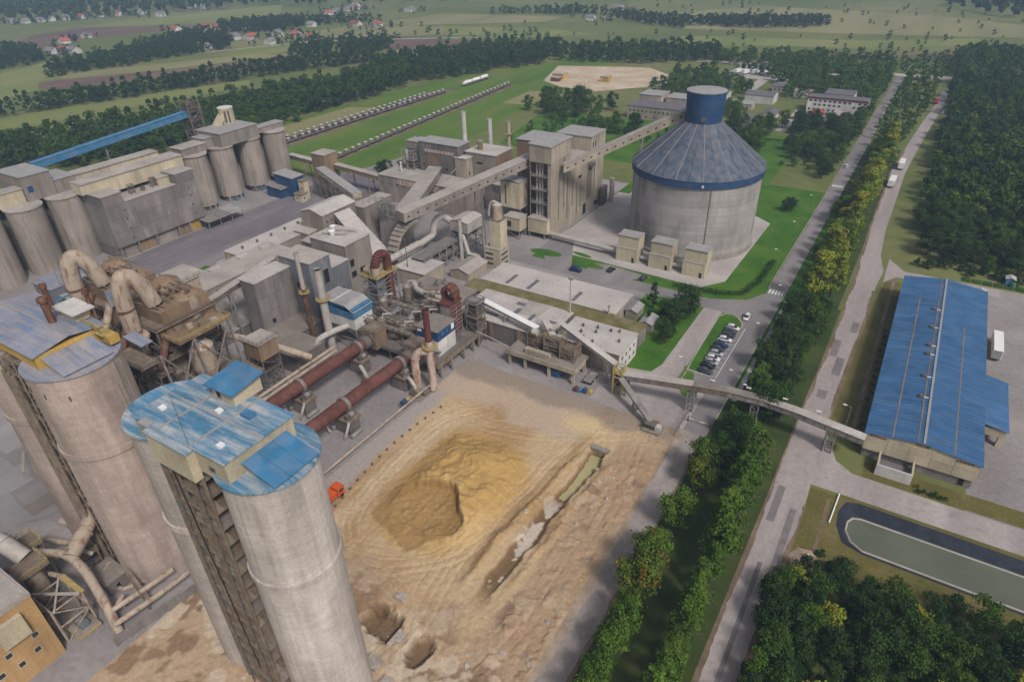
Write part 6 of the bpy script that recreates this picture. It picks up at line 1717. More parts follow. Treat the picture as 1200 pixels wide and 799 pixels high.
# conveyor bridge over the roads
def bridge():
    t = thing('conveyor_bridge', 'long brown conveyor bridge crossing both roads to the blue warehouse', 'conveyor bridge', (-22, 142, 0))
    P = [(-54.0, 138.2, 5.2), (-44, 139.4, 6.2), (-34.6, 140.6, 7.0), (-26, 142.2, 7.2), (-17, 143.2, 7.0), (-8.2, 142.6, 6.8), (-1, 141.9, 6.4), (6.4, 141.2, 6.0)]
    for i, (a, b) in enumerate(zip(P, P[1:])):
        a, b = Vector(a), Vector(b)
        d = (b-a).normalized(); s = Vector((-d.y, d.x, 0)).normalized()
        bot = [a-s*1.1, b-s*1.1, b+s*1.1, a+s*1.1]
        u = Vector((0, 0, 1))
        MB().hexa([x for x in bot], [x+u*1.5 for x in bot]).build('gallery_bay', M['steel_b'] if i in (1, 2) else M['steel'], t)
        r0 = [a-s*1.3+u*1.5, b-s*1.3+u*1.5, b+s*1.3+u*1.5, a+s*1.3+u*1.5]
        MB().hexa(r0, [x+u*.14 for x in r0]).build('roof_sheet', M['roof_w'] if i in (0, 6) else (M['roof_b'] if i in (2, 3) else M['roof']), t)
        if i in (2, 3, 4, 5):
            c = (a+b)/2
            MB().bar(c+s*1.2+u*1.5, c+s*1.2+u*2.6, .06).build('lamp_stem', M['steel'], t)
            MB().box(c.x-.6, c.x+.6, c.y+1.1, c.y+1.4, c.z+2.6, c.z+2.8).build('lamp_head', M['white_p'], t)
        for k in range(3):
            c = a+(b-a)*((k+.5)/3)
            MB().bar(c-s*1.15, c-s*1.15+u*1.5, .1).build('stud', M['steel_d'], t)
        rail = MB()
        rail.bar(a-s*1.3+u*.1, b-s*1.3+u*.1, .14)
        rail.build('lower_chord', M['steel_d'], t)
    for x, y in ((-34.6, 140.6), (-52.5, 138.4), (-19, 143.1), (-0.6, 141.9)):
        lattice(MB(), x-.9, x+.9, y-.9, y+.9, 0, 6.2, 3, .2).build('trestle', M['steel'], t)
    w_ = thing('transfer_tower', 'small yellow steel transfer tower at the start of the conveyor bridge', 'transfer tower', (-54, 138, 0))
    lattice(MB(), -55.4, -52.8, 136.8, 139.6, 0, 8.6, 3, .24).build('frame', M['yellow_p'], w_)
    B(-55.6, -52.6, 136.6, 139.8, 6.9, 7.1).build('platform', M['yellow_p'], w_)
    MB().hexa([(-54.6, 137.6, 2.5), (-53.6, 137.6, 2.5), (-53.6, 138.6, 2.5), (-54.6, 138.6, 2.5)], [(-55.2, 137, 5.2), (-53, 137, 5.2), (-53, 139.2, 5.2), (-55.2, 139.2, 5.2)]).build('chute', M['rust'], w_)
    inclined('belt_conveyor', 'dark feeder belt climbing from the hopper in the yard to the yellow transfer tower', (-40.8, 128.4, 1.4), (-53.0, 136.6, 5.4), 1.3, .7, 'steel_d', 'steel', 0, 5, cat='conveyor', legs=(.5,))
    h = thing('feed_hopper', 'low feed hopper with white housing at the foot of the feeder belt', 'hopper', (-39.6, 128, 0))
    B(-42.4, -37.6, 126.2, 129.4, 0, .5).build('base', M['conc'], h)
    MB().hexa([(-41.4, 127, .8), (-39.6, 127, .8), (-39.6, 128.6, .8), (-41.4, 128.6, .8)], [(-42, 126.6, 2.2), (-39, 126.6, 2.2), (-39, 129, 2.2), (-42, 129, 2.2)]).build('hopper', M['steel_d'], h)
    B(-39.2, -37.8, 127, 128.6, .5, 1.9).build('housing', M['white'], h)
    B(-41.6, -38.8, 129.0, 129.4, .5, 2.4).build('back_plate', M['orange'], h)
    g = thing('gate_barrier', 'orange and white road gate below the conveyor bridge', 'gate', (-30.5, 136.4, 0))
    for x in (-33.4, -27.6): B(x-.15, x+.15, 135.6, 135.9, 0, 1.7).build('post', M['steel_d'], g)
    for k in range(4): B(-33.2+1.4*k, -31.9+1.4*k, 135.7, 135.8, .9, 1.15).build('boom', M['yellow_p'] if k % 2 else M['white_p'], g)
    for (x, y, L) in ((-34.3, 128.4, 11), ):
        f = thing('yard_fence', 'low steel fence between the sand yard and the haul road', 'fence', (x, y, 0))
        for k in range(7):
            B(x-.08, x+.08, y+k*1.7-.08, y+k*1.7+.08, 0, 2.4).build('post', M['steel'], f)
        for z in (.7, 1.4, 2.2): B(x-.04, x+.04, y, y+10.2, z, z+.1).build('rail', M['steel'], f)
    for k, (x, lab) in enumerate(((-21.5, 'white street lamp head row under the bridge, west'), (-12, 'white street lamp head row under the bridge, east'))):
        pass
bridge()

# ================================================================ BLUE WAREHOUSE
def warehouse():
    x0, x1, y0, y1, ze, rise = 6.4, 29.3, 143.6, 236.0, 7.4, 1.6
    t = thing('warehouse', 'long cream warehouse with bright blue corrugated roof beside the second road', 'warehouse', ((x0+x1)/2, (y0+y1)/2, 0))
    gable_walls(MB(), x0, x1, y0, y1, 2.6, ze, rise).build('wall', M['cream'], t)
    B(x0+.2, x1-.2, y0+.5, y1-.2, 0, 2.6).build('base_wall', M['panel_grey'], t)
    e = ext(x0, x1, y0, y1)
    clad(t, 'f', e, x0+.1, x1-.1, 2.7, 5.1, 5, 1, 'cream')
    clad(t, 'f', e, x0+.1, x1-.1, 5.2, 7.3, 5, 1, 'cream')
    roof_gable(t, x0, x1, y0, y1, ze, rise, 'blue_wh', 'y', .45, .14, npan=12)
    mb = MB()
    for k in range(62):
        yy = y0+.4+k*1.48
        for sx, xa in ((-1, x0-.4), (1, x1+.4)):
            za = ze+rise-rise*abs(xa-(x0+x1)/2)/((x1-x0)/2)+.14
            b_ = [(xa, yy, za), ((x0+x1)/2, yy, ze+rise+.14), ((x0+x1)/2, yy+.12, ze+rise+.14), (xa, yy+.12, za)]
            mb.hexa(b_, [(x, y, z+.05) for x, y, z in b_])
    tag(mb.build('roof_ribs', M['blue_wh'], t), kind='stuff')
    B(17.6, 18.1, y0-.4, y1+.4, ze+rise+.1, ze+rise+.32).build('ridge_cap', M['roof_metal'], t)
    xm = (x0+x1)/2
    for x, ya, yb, m in ((11.6, y0, y1-16, 'brown'), (16.6, y0, y1, 'brown'), (24.0, y0, y1-30, 'brown')):
        zz = ze+rise-rise*abs(x-xm)/((x1-x0)/2)+.16
        B(x-.13, x+.13, ya, yb, zz-.05, zz+.03).build('rust_strip', M[m], t)
    for y in (162, 172, 184, 189, 200, 212):
        zz = ze+rise-.2
        B(15.4, 16.4, y, y+1.2, zz, zz+.7).build('roof_vent', M['steel_d'], t)
        B(16.4, 17.4, y+.4, y+.7, zz+.1, zz+.35).build('vent_pipe', M['white_p'], t)
    for a0, n in ((7.2, 5), (16.4, 4), (24.6, 5)):
        for k in range(n):
            window(t, 'f', (x0, x1, y0-.12, y1), a0+k*.72, ze+.0+(.6 if 15 < a0 < 20 else -.55), .5, .36, 'brown', 'rust', name='vent_slot')
    window(t, 'f', (x0, x1, y0+.5, y1), 26.4, .1, 1.4, 2.2, 'dark', name='door')
    a = thing('warehouse_annex', 'cream lean-to annex with blue roof and dark gateway on the warehouse side', 'annex', (32, 173, 0))
    B(x1+.05, 35.0, 163.4, 186, 2.8, 4.9).build('wall', M['cream'], a)
    B(x1+.05, 35.0, 176, 186, 0, 2.8).build('lower_wall', M['cream'], a)
    B(33.9, 35.0, 163.4, 164.6, 0, 2.8).build('corner_post', M['cream'], a)
    B(x1+.05, 33.8, 170, 170.2, 0, 2.8).build('gateway', M['dark'], a)
    for i in range(4):
        ya, yb = 163.0+5.85*i, 163.0+5.85*(i+1)-.03
        b_ = [(x1-.1, ya, 6.0), (35.4, ya, 4.9), (35.4, yb, 4.9), (x1-.1, yb, 6.0)]
        MB().hexa(b_, [(x, y, z+.14) for x, y, z in b_]).build('roof_sheet', M['blue_wh'], a)
    b = thing('loading_bay', 'white low loading bay block in front of the warehouse', 'loading bay', (14, 140.6, 0))
    B(10.2, 17.6, 138.6, 139.0, 0, 3.0).build('front_wall', M['white'], b)
    B(10.2, 10.6, 139.0, 143.5, 0, 3.2).build('side_wall', M['cream'], b)
    B(17.2, 17.6, 139.0, 143.5, 0, 3.2).build('side_wall', M['cream'], b)
    B(10.6, 17.2, 139.0, 143.5, .05, 1.2).build('floor', M['yard_d'], b)
    k = thing('box_trailer', 'white box trailer parked on the warehouse apron', 'trailer', (33.8, 211, 0), .0)
    B(32.6, 35.0, 205.4, 218.0, 1.1, 3.9).build('box', M['white_p'], k)
    for i in range(7): B(35.0, 35.05, 206+1.7*i, 206.2+1.7*i, 1.2, 3.8).build('side_rib', M['roof_metal'], k)
    B(32.8, 34.8, 205.3, 205.4, 1.2, 3.8).build('rear_door', M['roof_metal'], k)
    for y in (207, 208.3, 209.6, 216):
        for x in (32.9, 34.7): MB().cyl((x-.15, y, .5), (x+.15, y, .5), .5, .5, 12).build('wheel', M['dark'], k, True)
    for x, y, m, lab in ((28, 246.5, 'brown', 'small wooden hut with pale roof behind the warehouse'), (36.6, 262, 'blue_l', 'small blue hut at the edge of the forest')):
        bldg('garden_hut', lab, 'hut', x, x+2.6, y, y+2.6, 2.4, m, 'roof_w', gable='y', rise=.6)
    p = thing('dock_pipe', 'white pipe lying across the verge beside the pond', 'pipe', (4.2, 122, 0))
    MB().tube([(4.0, 117.6, .3), (4.5, 127.6, .3)], .16, 8).build('tube', M['white_p'], p, True)
    for y in (119, 123, 127): B(4.0, 4.6, y-.1, y+.1, 0, .2).build('sleeper', M['steel_d'], p)
warehouse()

# ================================================================ PREHEATERS (left, behind the tan silos)
def preheater(px, label, lab2):
    t = thing('preheater_tower', label, 'preheater', (px, 74, 0), 0, 'preheater towers')
    lattice(MB(), px-7, px+7, 68, 84, 0, 30, 5, .4).build('frame', M['steel_d'], t)
    for z in (12, 21, 29.6):
        B(px-7.5, px+7.5, 67.5, 84.5, z, z+.4).build('floor_slab', M['steel_b'], t)
        railing(MB(), [(px-7.5, 67.5), (px+7.5, 67.5), (px+7.5, 84.5)], z+.4, 1.2, .12, 2).build('railing', M['steel_b'], t)
    for (cx, cy, r, z0, z1) in ((px-3, 79, 3.4, 28, 36), (px+3.6, 79.4, 3.2, 26, 34), (px+1, 73, 2.8, 14, 22), (px-4, 74, 2.6, 15, 23)):
        MB().cyl((cx, cy, z0), (cx, cy, z1), r, r, 20).build('cyclone_body', M['duct_t'], t, True)
        MB().cyl((cx, cy, z0-5.5), (cx, cy, z0), .7, r, 20).build('cyclone_cone', M['duct_t'], t, True)
        MB().cyl((cx, cy, z1), (cx, cy, z1+1.0), r, r*.55, 20).build('cyclone_top', M['brown'], t, True)
    B(px-6.5, px+6.6, 70.4, 83.6, 22, 33.4).build('brown_casing', M['brown'], t)
    for k in range(7):
        z = 33.8+k*.5
        MB().bar((px-6+R.uniform(-1, 1), 70+k*1.6, z), (px+5.5, 71+k*1.6, z+R.uniform(-.8, .8)), .28).build('scaffold_tube', M['steel_b'], t)
    for k in range(5):
        x_ = px-5+k*2.4
        MB().cyl((x_, 72+1.5*k, 32.6), (x_+1.5, 76+.8*k, 36.2), .5, .5, 8).build('chute', M['rust'] if k % 2 else M['steel_b'], t, True)
    # gooseneck duct
    pts = [(px+1.2, 66.0, 6), (px+.2, 66.2, 30), (px+.1, 66.4, 37.0)]+arc((px, 66.6, 38.4), (px-.1, 67.0, 43.6), (px+.6, 69.2, 42.4), 7)+[(px+1.4, 71.0, 39.6), (px+2.0, 72.2, 34.2)]
    d = thing('gooseneck_duct', lab2, 'duct', (px, 66, 0), 0, 'gooseneck ducts')
    MB().tube(pts, 2.0, 18).build('duct_wall', M['duct_t'], d, True)
    for z in (12, 20, 29, 35):
        f = (z-6)/24 if z < 30 else 1
        MB().cyl((px+1.6-1.4*min(1, f), 66.1, z-.15), (px+1.6-1.4*min(1, f), 66.1, z+.15), 2.18, 2.18, 18).build('flange', M['rust'], d)
    B(px-1.9, px-1.5, 64.0, 68, 36, 40).build('repair_patch', M['blue_pale'], d)
preheater(-174, 'rusty preheater tower with cyclones, farther from the kilns', 'farther of two tan gooseneck ducts, with a pale repair patch')
preheater(-152, 'rusty preheater tower with cyclones behind the tan silo', 'nearer of two tan gooseneck ducts above the tan silo')
def pre_clutter():
    t = thing('service_platform', 'brown steel service platform on long raking legs behind the blue-roofed silos', 'service platform', (-142, 72, 0))
    B(-147.5, -138.6, 69, 84, 27.2, 27.6).build('deck', M['brown'], t)
    for k in range(5):
        B(-147+1.7*k, -146+1.7*k, 70+2.2*k, 71.2+2.4*k, 27.6, 28.4+.2*k).build('deck_box', M['steel_b'] if k % 2 else M['duct_t'], t)
    B(-150, -138.0, 58.6, 63, 26.2, 26.6).build('lower_deck', M['steel_b'], t)
    railing(MB(), [(-147.5, 69), (-138.6, 69), (-138.6, 84), (-147.5, 84)], 27.6, 1.2, .12, 2).build('railing', M['yellow_p'], t)
    railing(MB(), [(-150, 58.6), (-138.0, 58.6), (-138, 63)], 26.6, 1.2, .12, 1.2).build('railing', M['steel'], t)
    for x, y in ((-139, 64), (-139, 73), (-139, 83), (-148, 64), (-148, 83)):
        MB().bar((x, y, 27), (x+.8, y+1, 0), .5).build('leg', M['steel'], t)
    for (a, b) in (((-139, 64, 27), (-138.6, 73, 12)), ((-139, 73, 27), (-138.6, 64.6, 12)), ((-139, 73, 27), (-138.6, 83, 12)), ((-139, 83, 27), (-138.6, 73.8, 12))):
        MB().bar(a, b, .3).build('brace', M['steel'], t)
    B(-149, -134, 66, 86, 11.6, 12).build('low_deck', M['steel_b'], t)
    b_ = [(-149, 62, 30.2), (-142, 62, 29.6), (-142, 65, 29.6), (-149, 65, 30.2)]
    MB().hexa(b_, [(x, y, z+.2) for x, y, z in b_]).build('lilac_roof', M['blue_pale'], t)
    for x in (-148.6, -142.4): MB().bar((x, 63.5, 27.6), (x, 63.5, 29.8), .15).build('post', M['steel'], t)
    v = thing('cyclone', 'rusty tan cyclone cone under the service platform', 'cyclone', (-143, 76, 0))
    MB().cyl((-143, 76, 16), (-143, 76, 22), 3.2, 3.2, 20).build('body', M['duct_t'], v, True)
    MB().cyl((-143, 76, 8), (-143, 76, 16), .8, 3.2, 20).build('cone', M['duct_t'], v, True)
    MB().cyl((-143, 76, 22), (-143, 76, 24), 3.2, 1.6, 20).build('cap', M['rust_w'], v, True)
    s = thing('steel_mast', 'tangled grey steel frame beside the nearer gooseneck duct', 'steel frame', (-146, 58, 26))
    lattice(MB(), -152, -148, 56, 59, 24, 33, 3, .25).build('frame', M['steel'], s)
    MB().bar((-152, 56, 33), (-145, 58, 27), .3).build('brace', M['steel'], s)
    MB().cyl((-150, 57.5, 26), (-150, 57.5, 29.5), 1.1, .7, 12).build('tank', M['duct'], s, True)
    f = thing('blue_filter_house', 'dusty blue-grey filter house below the broad pale silo', 'filter house', (-246, 92, 0))
    B(-252, -240, 84, 98, 0, 9).build('wall', M['blue_grey'], f)
    roof_flat(f, -252, -240, 84, 98, 9, 'blue_pale', .3)
    B(-239.9, -233, 86, 95, 0, 6).build('lower_wall', M['blue_grey'], f)
    B(-240, -232.6, 85.6, 95.4, 6, 6.3).build('lower_roof', M['roof_metal'], f)
    f = bldg('blue_shed_left', 'low blue-walled shed behind the farther gooseneck duct', 'shed', -226, -212, 92, 108, 8, 'blue', 'roof', wins=[('f', -224, 3, 2, 2)])
    f.name = 'process_shed'
    g = thing('blue_lattice', 'blue steel lattice frame among grey boxes left of the gooseneck ducts', 'lattice frame', (-196, 72, 0))
    lattice(MB(), -201, -192, 68, 78, 0, 22, 4, .4).build('frame', M['blue_l'], g)
    B(-200, -193, 69, 77, 15, 15.4).build('floor', M['steel'], g)
    bldg('dust_house', 'dust-covered grey house below the blue lattice frame', 'process house', -216, -202, 66, 80, 12, 'conc', 'blue_pale')
    cl = random.Random(3)
    labs = ['highest', 'second highest', 'middle', 'second lowest', 'lowest']
    for k in range(5):
        px, py, z = -163+4.4*k, 60+1.2*k, 31-2.6*k
        t = thing('dust_chute', '%s of five brown slanting chutes among the preheater steelwork' % labs[k], 'chute', (px, py, z))
        MB().cyl((px, py+5, z+6), (px+2.2, py, z), 1.0, .8, 10).build('chute_wall', M['duct_t'] if k % 2 else M['rust'], t, True)
        MB().cyl((px+2.2, py, z), (px+2.3, py-.2, z-.5), 1.15, 1.15, 10).build('flange', M['steel_b'], t)
        B(px-1.4, px+3.4, py-1.2, py+3, z-1.0, z-.8).build('platform', M['steel_b'], t)
        lattice(MB(), px-1.2, px+3.2, py-1, py+2.8, 0, z-1, 5, .2).build('legs', M['steel_d'], t)
        railing(MB(), [(px-1.4, py-1.2), (px+3.4, py-1.2), (px+3.4, py+3)], z-.8, 1.1, .1, 1.4).build('railing', M['steel_b'], t)
    for k, (x, y, z, w_, d_, hh, m, lab) in enumerate(((-186, 66, 22, 5, 6, 5, 'brown', 'dusty brown box on the steelwork left of the farther preheater'), (-166, 86, 24, 6, 5, 7, 'duct_t', 'tan dust-caked box between the two preheaters'), (-140, 86, 14, 6, 6, 5, 'brown', 'brown box under the service platform'), (-160, 62, 18, 4, 4, 6, 'steel_b', 'dusty steel box at the front of the preheaters'))):
        t = thing('process_box', lab, 'process box', (x, y, z))
        B(x, x+w_, y, y+d_, z, z+hh).build('casing', M[m], t)
        MB().hexa([(x+w_*.4, y+d_*.4, z-3), (x+w_*.6, y+d_*.4, z-3), (x+w_*.6, y+d_*.6, z-3), (x+w_*.4, y+d_*.6, z-3)], [(x, y, z), (x+w_, y, z), (x+w_, y+d_, z), (x, y+d_, z)]).build('hopper', M['steel_b'], t)
        lattice(MB(), x+.2, x+w_-.2, y+.2, y+d_-.2, 0, z, 4, .25).build('legs', M['steel_d'], t)
        B(x-.4, x+w_+.4, y-.4, y+d_+.4, z+hh, z+hh+.2).build('lid', M['roof'], t)
        railing(MB(), [(x-.4, y-.4), (x+w_+.4, y-.4), (x+w_+.4, y+d_+.4)], z+hh+.2, 1.1, .1, 1.5).build('railing', M['steel_b'], t)
    for k, (p, q_, r_, lab) in enumerate((((-186, 70, 34), (-160, 72, 31), .7, 'tan crossover pipe linking the preheaters, upper'), ((-184, 76, 27), (-150, 80, 25), .9, 'tan crossover pipe linking the preheaters, lower'), ((-170, 62, 16), (-140, 66, 14), .8, 'pale pipe crossing low in front of the preheaters'), ((-148, 84, 20), (-132, 100, 8), 1.0, 'tan pipe sloping from the preheater down towards the kiln'))):
        pipe('crossover_pipe', lab, 'pipe', [p, ((p[0]+q_[0])/2, (p[1]+q_[1])/2+.6, (p[2]+q_[2])/2+.4), q_], r_, 'duct_t', 10, 4)
pre_clutter()

# ================================================================ BOTTOM LEFT CORNER
def corner():
    t = thing('orange_building', 'orange rendered building with square windows in the lower left corner', 'building', (-116, 8, 0))
    x0, x1, y0, y1 = -134, -109, -6, 15.9
    B(x0, x1, y0, y1, 0, 16).build('wall', M['orange'], t)
    roof_flat(t, x0, x1, y0, y1, 16, 'roof', .1, .6)
    B(x1+.01, x1+.9, 9.2, 13.4, 9.6, 14.4).build('cream_bay', M['cream'], t)
    for y, z in ((13.0, 7.4), (12.2, 4.2), (9.4, 3.6), (8.6, 7.0), (6.4, 4.2)):
        window(t, 'r', ext(x0, x1, y0, y1), y, z, 1.2, 1.3, 'glass', 'cream')
    f = thing('concrete_fence', 'grey panel fence between the tan silos and the sand yard', 'fence', (-100.4, 29, 0))
    for k in range(9):
        y = 21.4+k*2.4
        x = -101.7+(y-21.4)*.17
        B(x-.1, x+.1, y+.06, y+2.34, 0, 2.2).build('panel', M['panel_grey'], f)
        B(x-.2, x+.2, y-.1, y+.1, 0, 2.5).build('post', M['conc'], f)
    pipe('service_pipe', 'lower of two parallel tan pipes at the foot of the tan silo', 'pipe', [(-103.4, 22.8, 3.2), (-102.4, 30, 3.2), (-101.8, 38.4, 3.2)], .55, 'duct_t', 10, 3)
    pipe('service_pipe', 'upper of two parallel tan pipes at the foot of the tan silo', 'pipe', [(-106.4, 24.4, 3.6), (-105.4, 30, 3.6), (-104.8, 36, 3.6)], .55, 'duct_t', 10, 3)
    p = pipe('gas_duct', 'wide tan duct sweeping out from behind the tan silo', 'duct', [(-126, 37, 22), (-124.4, 35.6, 15), (-122.6, 32.4, 11.4), (-118.6, 25.6, 9.6)], 1.5, 'duct_t', 14, 3)
    pipe('gas_duct', 'grey duct bending down beside the orange building', 'duct', [(-128.6, 22, 8.6), (-121, 25.4, 9.4), (-117, 25.6, 9.6), (-113.6, 25.4, 8.4), (-107.5, 24.2, 4.6), (-104, 23.2, 0.2)], .85, 'duct_t', 12, 3)
    pipe('gas_duct', 'fat pale duct above the roof of the orange building', 'duct', [(-137, 16.2, 14), (-128.4, 19.4, 14.6), (-124.6, 20.6, 11)], 1.6, 'duct', 14, 2)
    t = thing('filter_stack', 'squat tan round stack behind the orange building', 'filter', (-121.6, 19.6, 0))
    MB().cyl((-121.6, 19.8, 3), (-121.6, 19.8, 11), 1.7, 1.7, 16).build('shell', M['duct_t'], t, True)
    MB().cyl((-121.6, 19.8, .5), (-121.6, 19.8, 3), .7, 1.7, 16).build('cone', M['duct_t'], t, True)
    B(-124.4, -119, 17.4, 22.4, 11, 11.2).build('platform', M['steel_b'], t)
    railing(MB(), [(-124.4, 22.4), (-119, 22.4), (-119, 17.4)], 11.2, 1.1, .1, 1.4).build('railing', M['yellow_p'], t)
    k = thing('steel_gantry', 'grey braced steel gantry beside the orange building', 'gantry', (-113, 19, 0))
    lattice(MB(), -116.6, -110.4, 17.2, 22.6, 0, 8.4, 2, .24).build('frame', M['duct_t'], k)
    B(-117, -110, 22.0, 23.0, 8.4, 8.6).build('walkway', M['yellow_p'], k)
    MB().bar((-117, 17.4, 9), (-109.6, 22, 9), .4).build('beam', M['duct'], k)
    MB().bar((-117, 22, 8.6), (-110, 17.6, 8.6), .3).build('beam', M['duct'], k)
    b = thing('pump_unit', 'pump on a yellow-edged concrete base by the orange building', 'pump', (-110, 20, 0))
    B(-113.4, -108.2, 18.4, 22.4, 0, 1.2).build('base', M['conc'], b)
    B(-113.6, -108.0, 18.2, 18.4, .9, 1.3).build('yellow_edge', M['yellow_p'], b)
    B(-108.2, -108.0, 18.4, 22.4, .9, 1.3).build('yellow_edge', M['yellow_p'], b)
    MB().cyl((-111.6, 20.4, 1.2), (-111.6, 20.4, 2.6), 1.0, .8, 12).build('casing', M['steel'], b, True)
    B(-110.6, -109.4, 19.6, 21.2, 1.2, 2.2).build('motor', M['blue_grey'], b)
    for x, y, lab in ((-118.2, 30, 'short tan pipe stub lying behind the wide tan duct'), (-108.4, 26.8, 'bent tan pipe elbow near the panel fence')):
        pipe('pipe_elbow', lab, 'pipe', [(x, y, .4), (x, y, 2.4), (x+.4, y+.3, 3.2), (x+1.6, y-1.6, 3.0)], .5, 'duct_t', 10)
    l = thing('pit_walkway', 'steel walkway leading over the pit at the foot of the tan silo', 'walkway', (-107, 31, 0))
    MB().hexa([(-112, 31.4, 4.4), (-111, 30.2, 4.4), (-103.4, 28.8, 2.4), (-103.6, 30.0, 2.4)], [(-112, 31.4, 4.7), (-111, 30.2, 4.7), (-103.4, 28.8, 2.7), (-103.6, 30.0, 2.7)]).build('deck', M['steel_b'], l)
    railing(MB(), [(-111, 30.2), (-103.4, 28.8)], 3.4, 1.2, .1, 1.6).build('railing', M['steel_b'], l)
    B(-104, -103.6, 29, 29.4, 0, 2.5).build('post', M['steel_b'], l)
    for k, (pts, r_, m, lab) in enumerate((
            ([(-136, 27, 3), (-129, 29.4, 3.4), (-124, 31, 3)], .6, 'duct_t', 'short tan pipe in the dusty yard behind the orange building'),
            ([(-140, 32, 1.5), (-131, 34, 1.8), (-127, 33, 5)], .8, 'duct_t', 'tan pipe leading towards the stair tower of the tan silos'),
            ([(-127, 24, 1), (-126.6, 24.4, 6), (-124, 27.6, 7), (-121, 29.6, 5)], .45, 'duct', 'thin pale pipe hooking behind the wide tan duct'),
            ([(-116, 28, .6), (-112, 29, .6), (-110, 33, .6)], .5, 'duct_t', 'low tan pipe curving at the foot of the tan silo'),
            ([(-131, 18, 6), (-126, 20.6, 6.4), (-119, 23.4, 6)], .5, 'duct_t', 'tan pipe bending beneath the fat pale duct'))):
        pipe('yard_pipe', lab, 'pipe', pts[:1]+[p for p in pts[1:]], r_, m, 10, 2)
    for k, (x, y, z, lab) in enumerate(((-133, 21, 9, 'yellow-railed platform in the dust behind the orange building'), (-119, 33, 6, 'small steel platform below the wide tan duct'), (-127, 27, 4, 'low steel platform among the tan pipes'))):
        t = thing('work_platform', lab, 'platform', (x, y, 0))
        B(x, x+5, y, y+4, z, z+.2).build('deck', M['steel_b'], t)
        lattice(MB(), x+.2, x+4.8, y+.2, y+3.8, 0, z, 2, .2).build('legs', M['steel_b'], t)
        railing(MB(), [(x, y), (x+5, y), (x+5, y+4), (x, y+4), (x, y)], z+.2, 1.1, .1, 1.3).build('railing', M['yellow_p'], t)
    bldg('dust_shed', 'low dusty shed in the haze at the left edge', 'shed', -182, -170, 36, 46, 4.5, 'conc', 'roof', wins=[('r', 38, .4, 3, 3, {'pane': 'dark'})])
    bldg('dust_shed', 'small brown shed half lost in dust behind the tan pipes', 'shed', -156, -149, 30, 36, 3.6, 'brown', 'roof_b', gable='y', rise=1.0)
    for k, (x, y, lab) in enumerate(((-163, 38, 'left dusty tank in the haze at the left edge'), (-158.6, 41, 'right dusty tank in the haze at the left edge'))):
        t = thing('dust_tank', lab, 'tank', (x, y, 0))
        MB().cyl((x, y, 0), (x, y, 6.4), 1.7, 1.7, 16).build('shell', M['duct_t'], t, True)
        MB().cyl((x, y, 6.4), (x, y, 7.2), 1.7, .4, 16).build('top', M['steel_b'], t, True)
        MB().tube([(x, y, 7), (x+1.5, y-1, 8), (x+6, y-4, 6)], .35, 8).build('pipe', M['duct_t'], t, True)
    bldg('pump_house', 'low grey pump house at the foot of the tan silo', 'pump house', -119, -113, 27, 31, 3.2, 'conc_d', 'roof_b', wins=[('r', 28.4, .6, 1.0, 1.6, {'pane': 'dark'})])
corner()

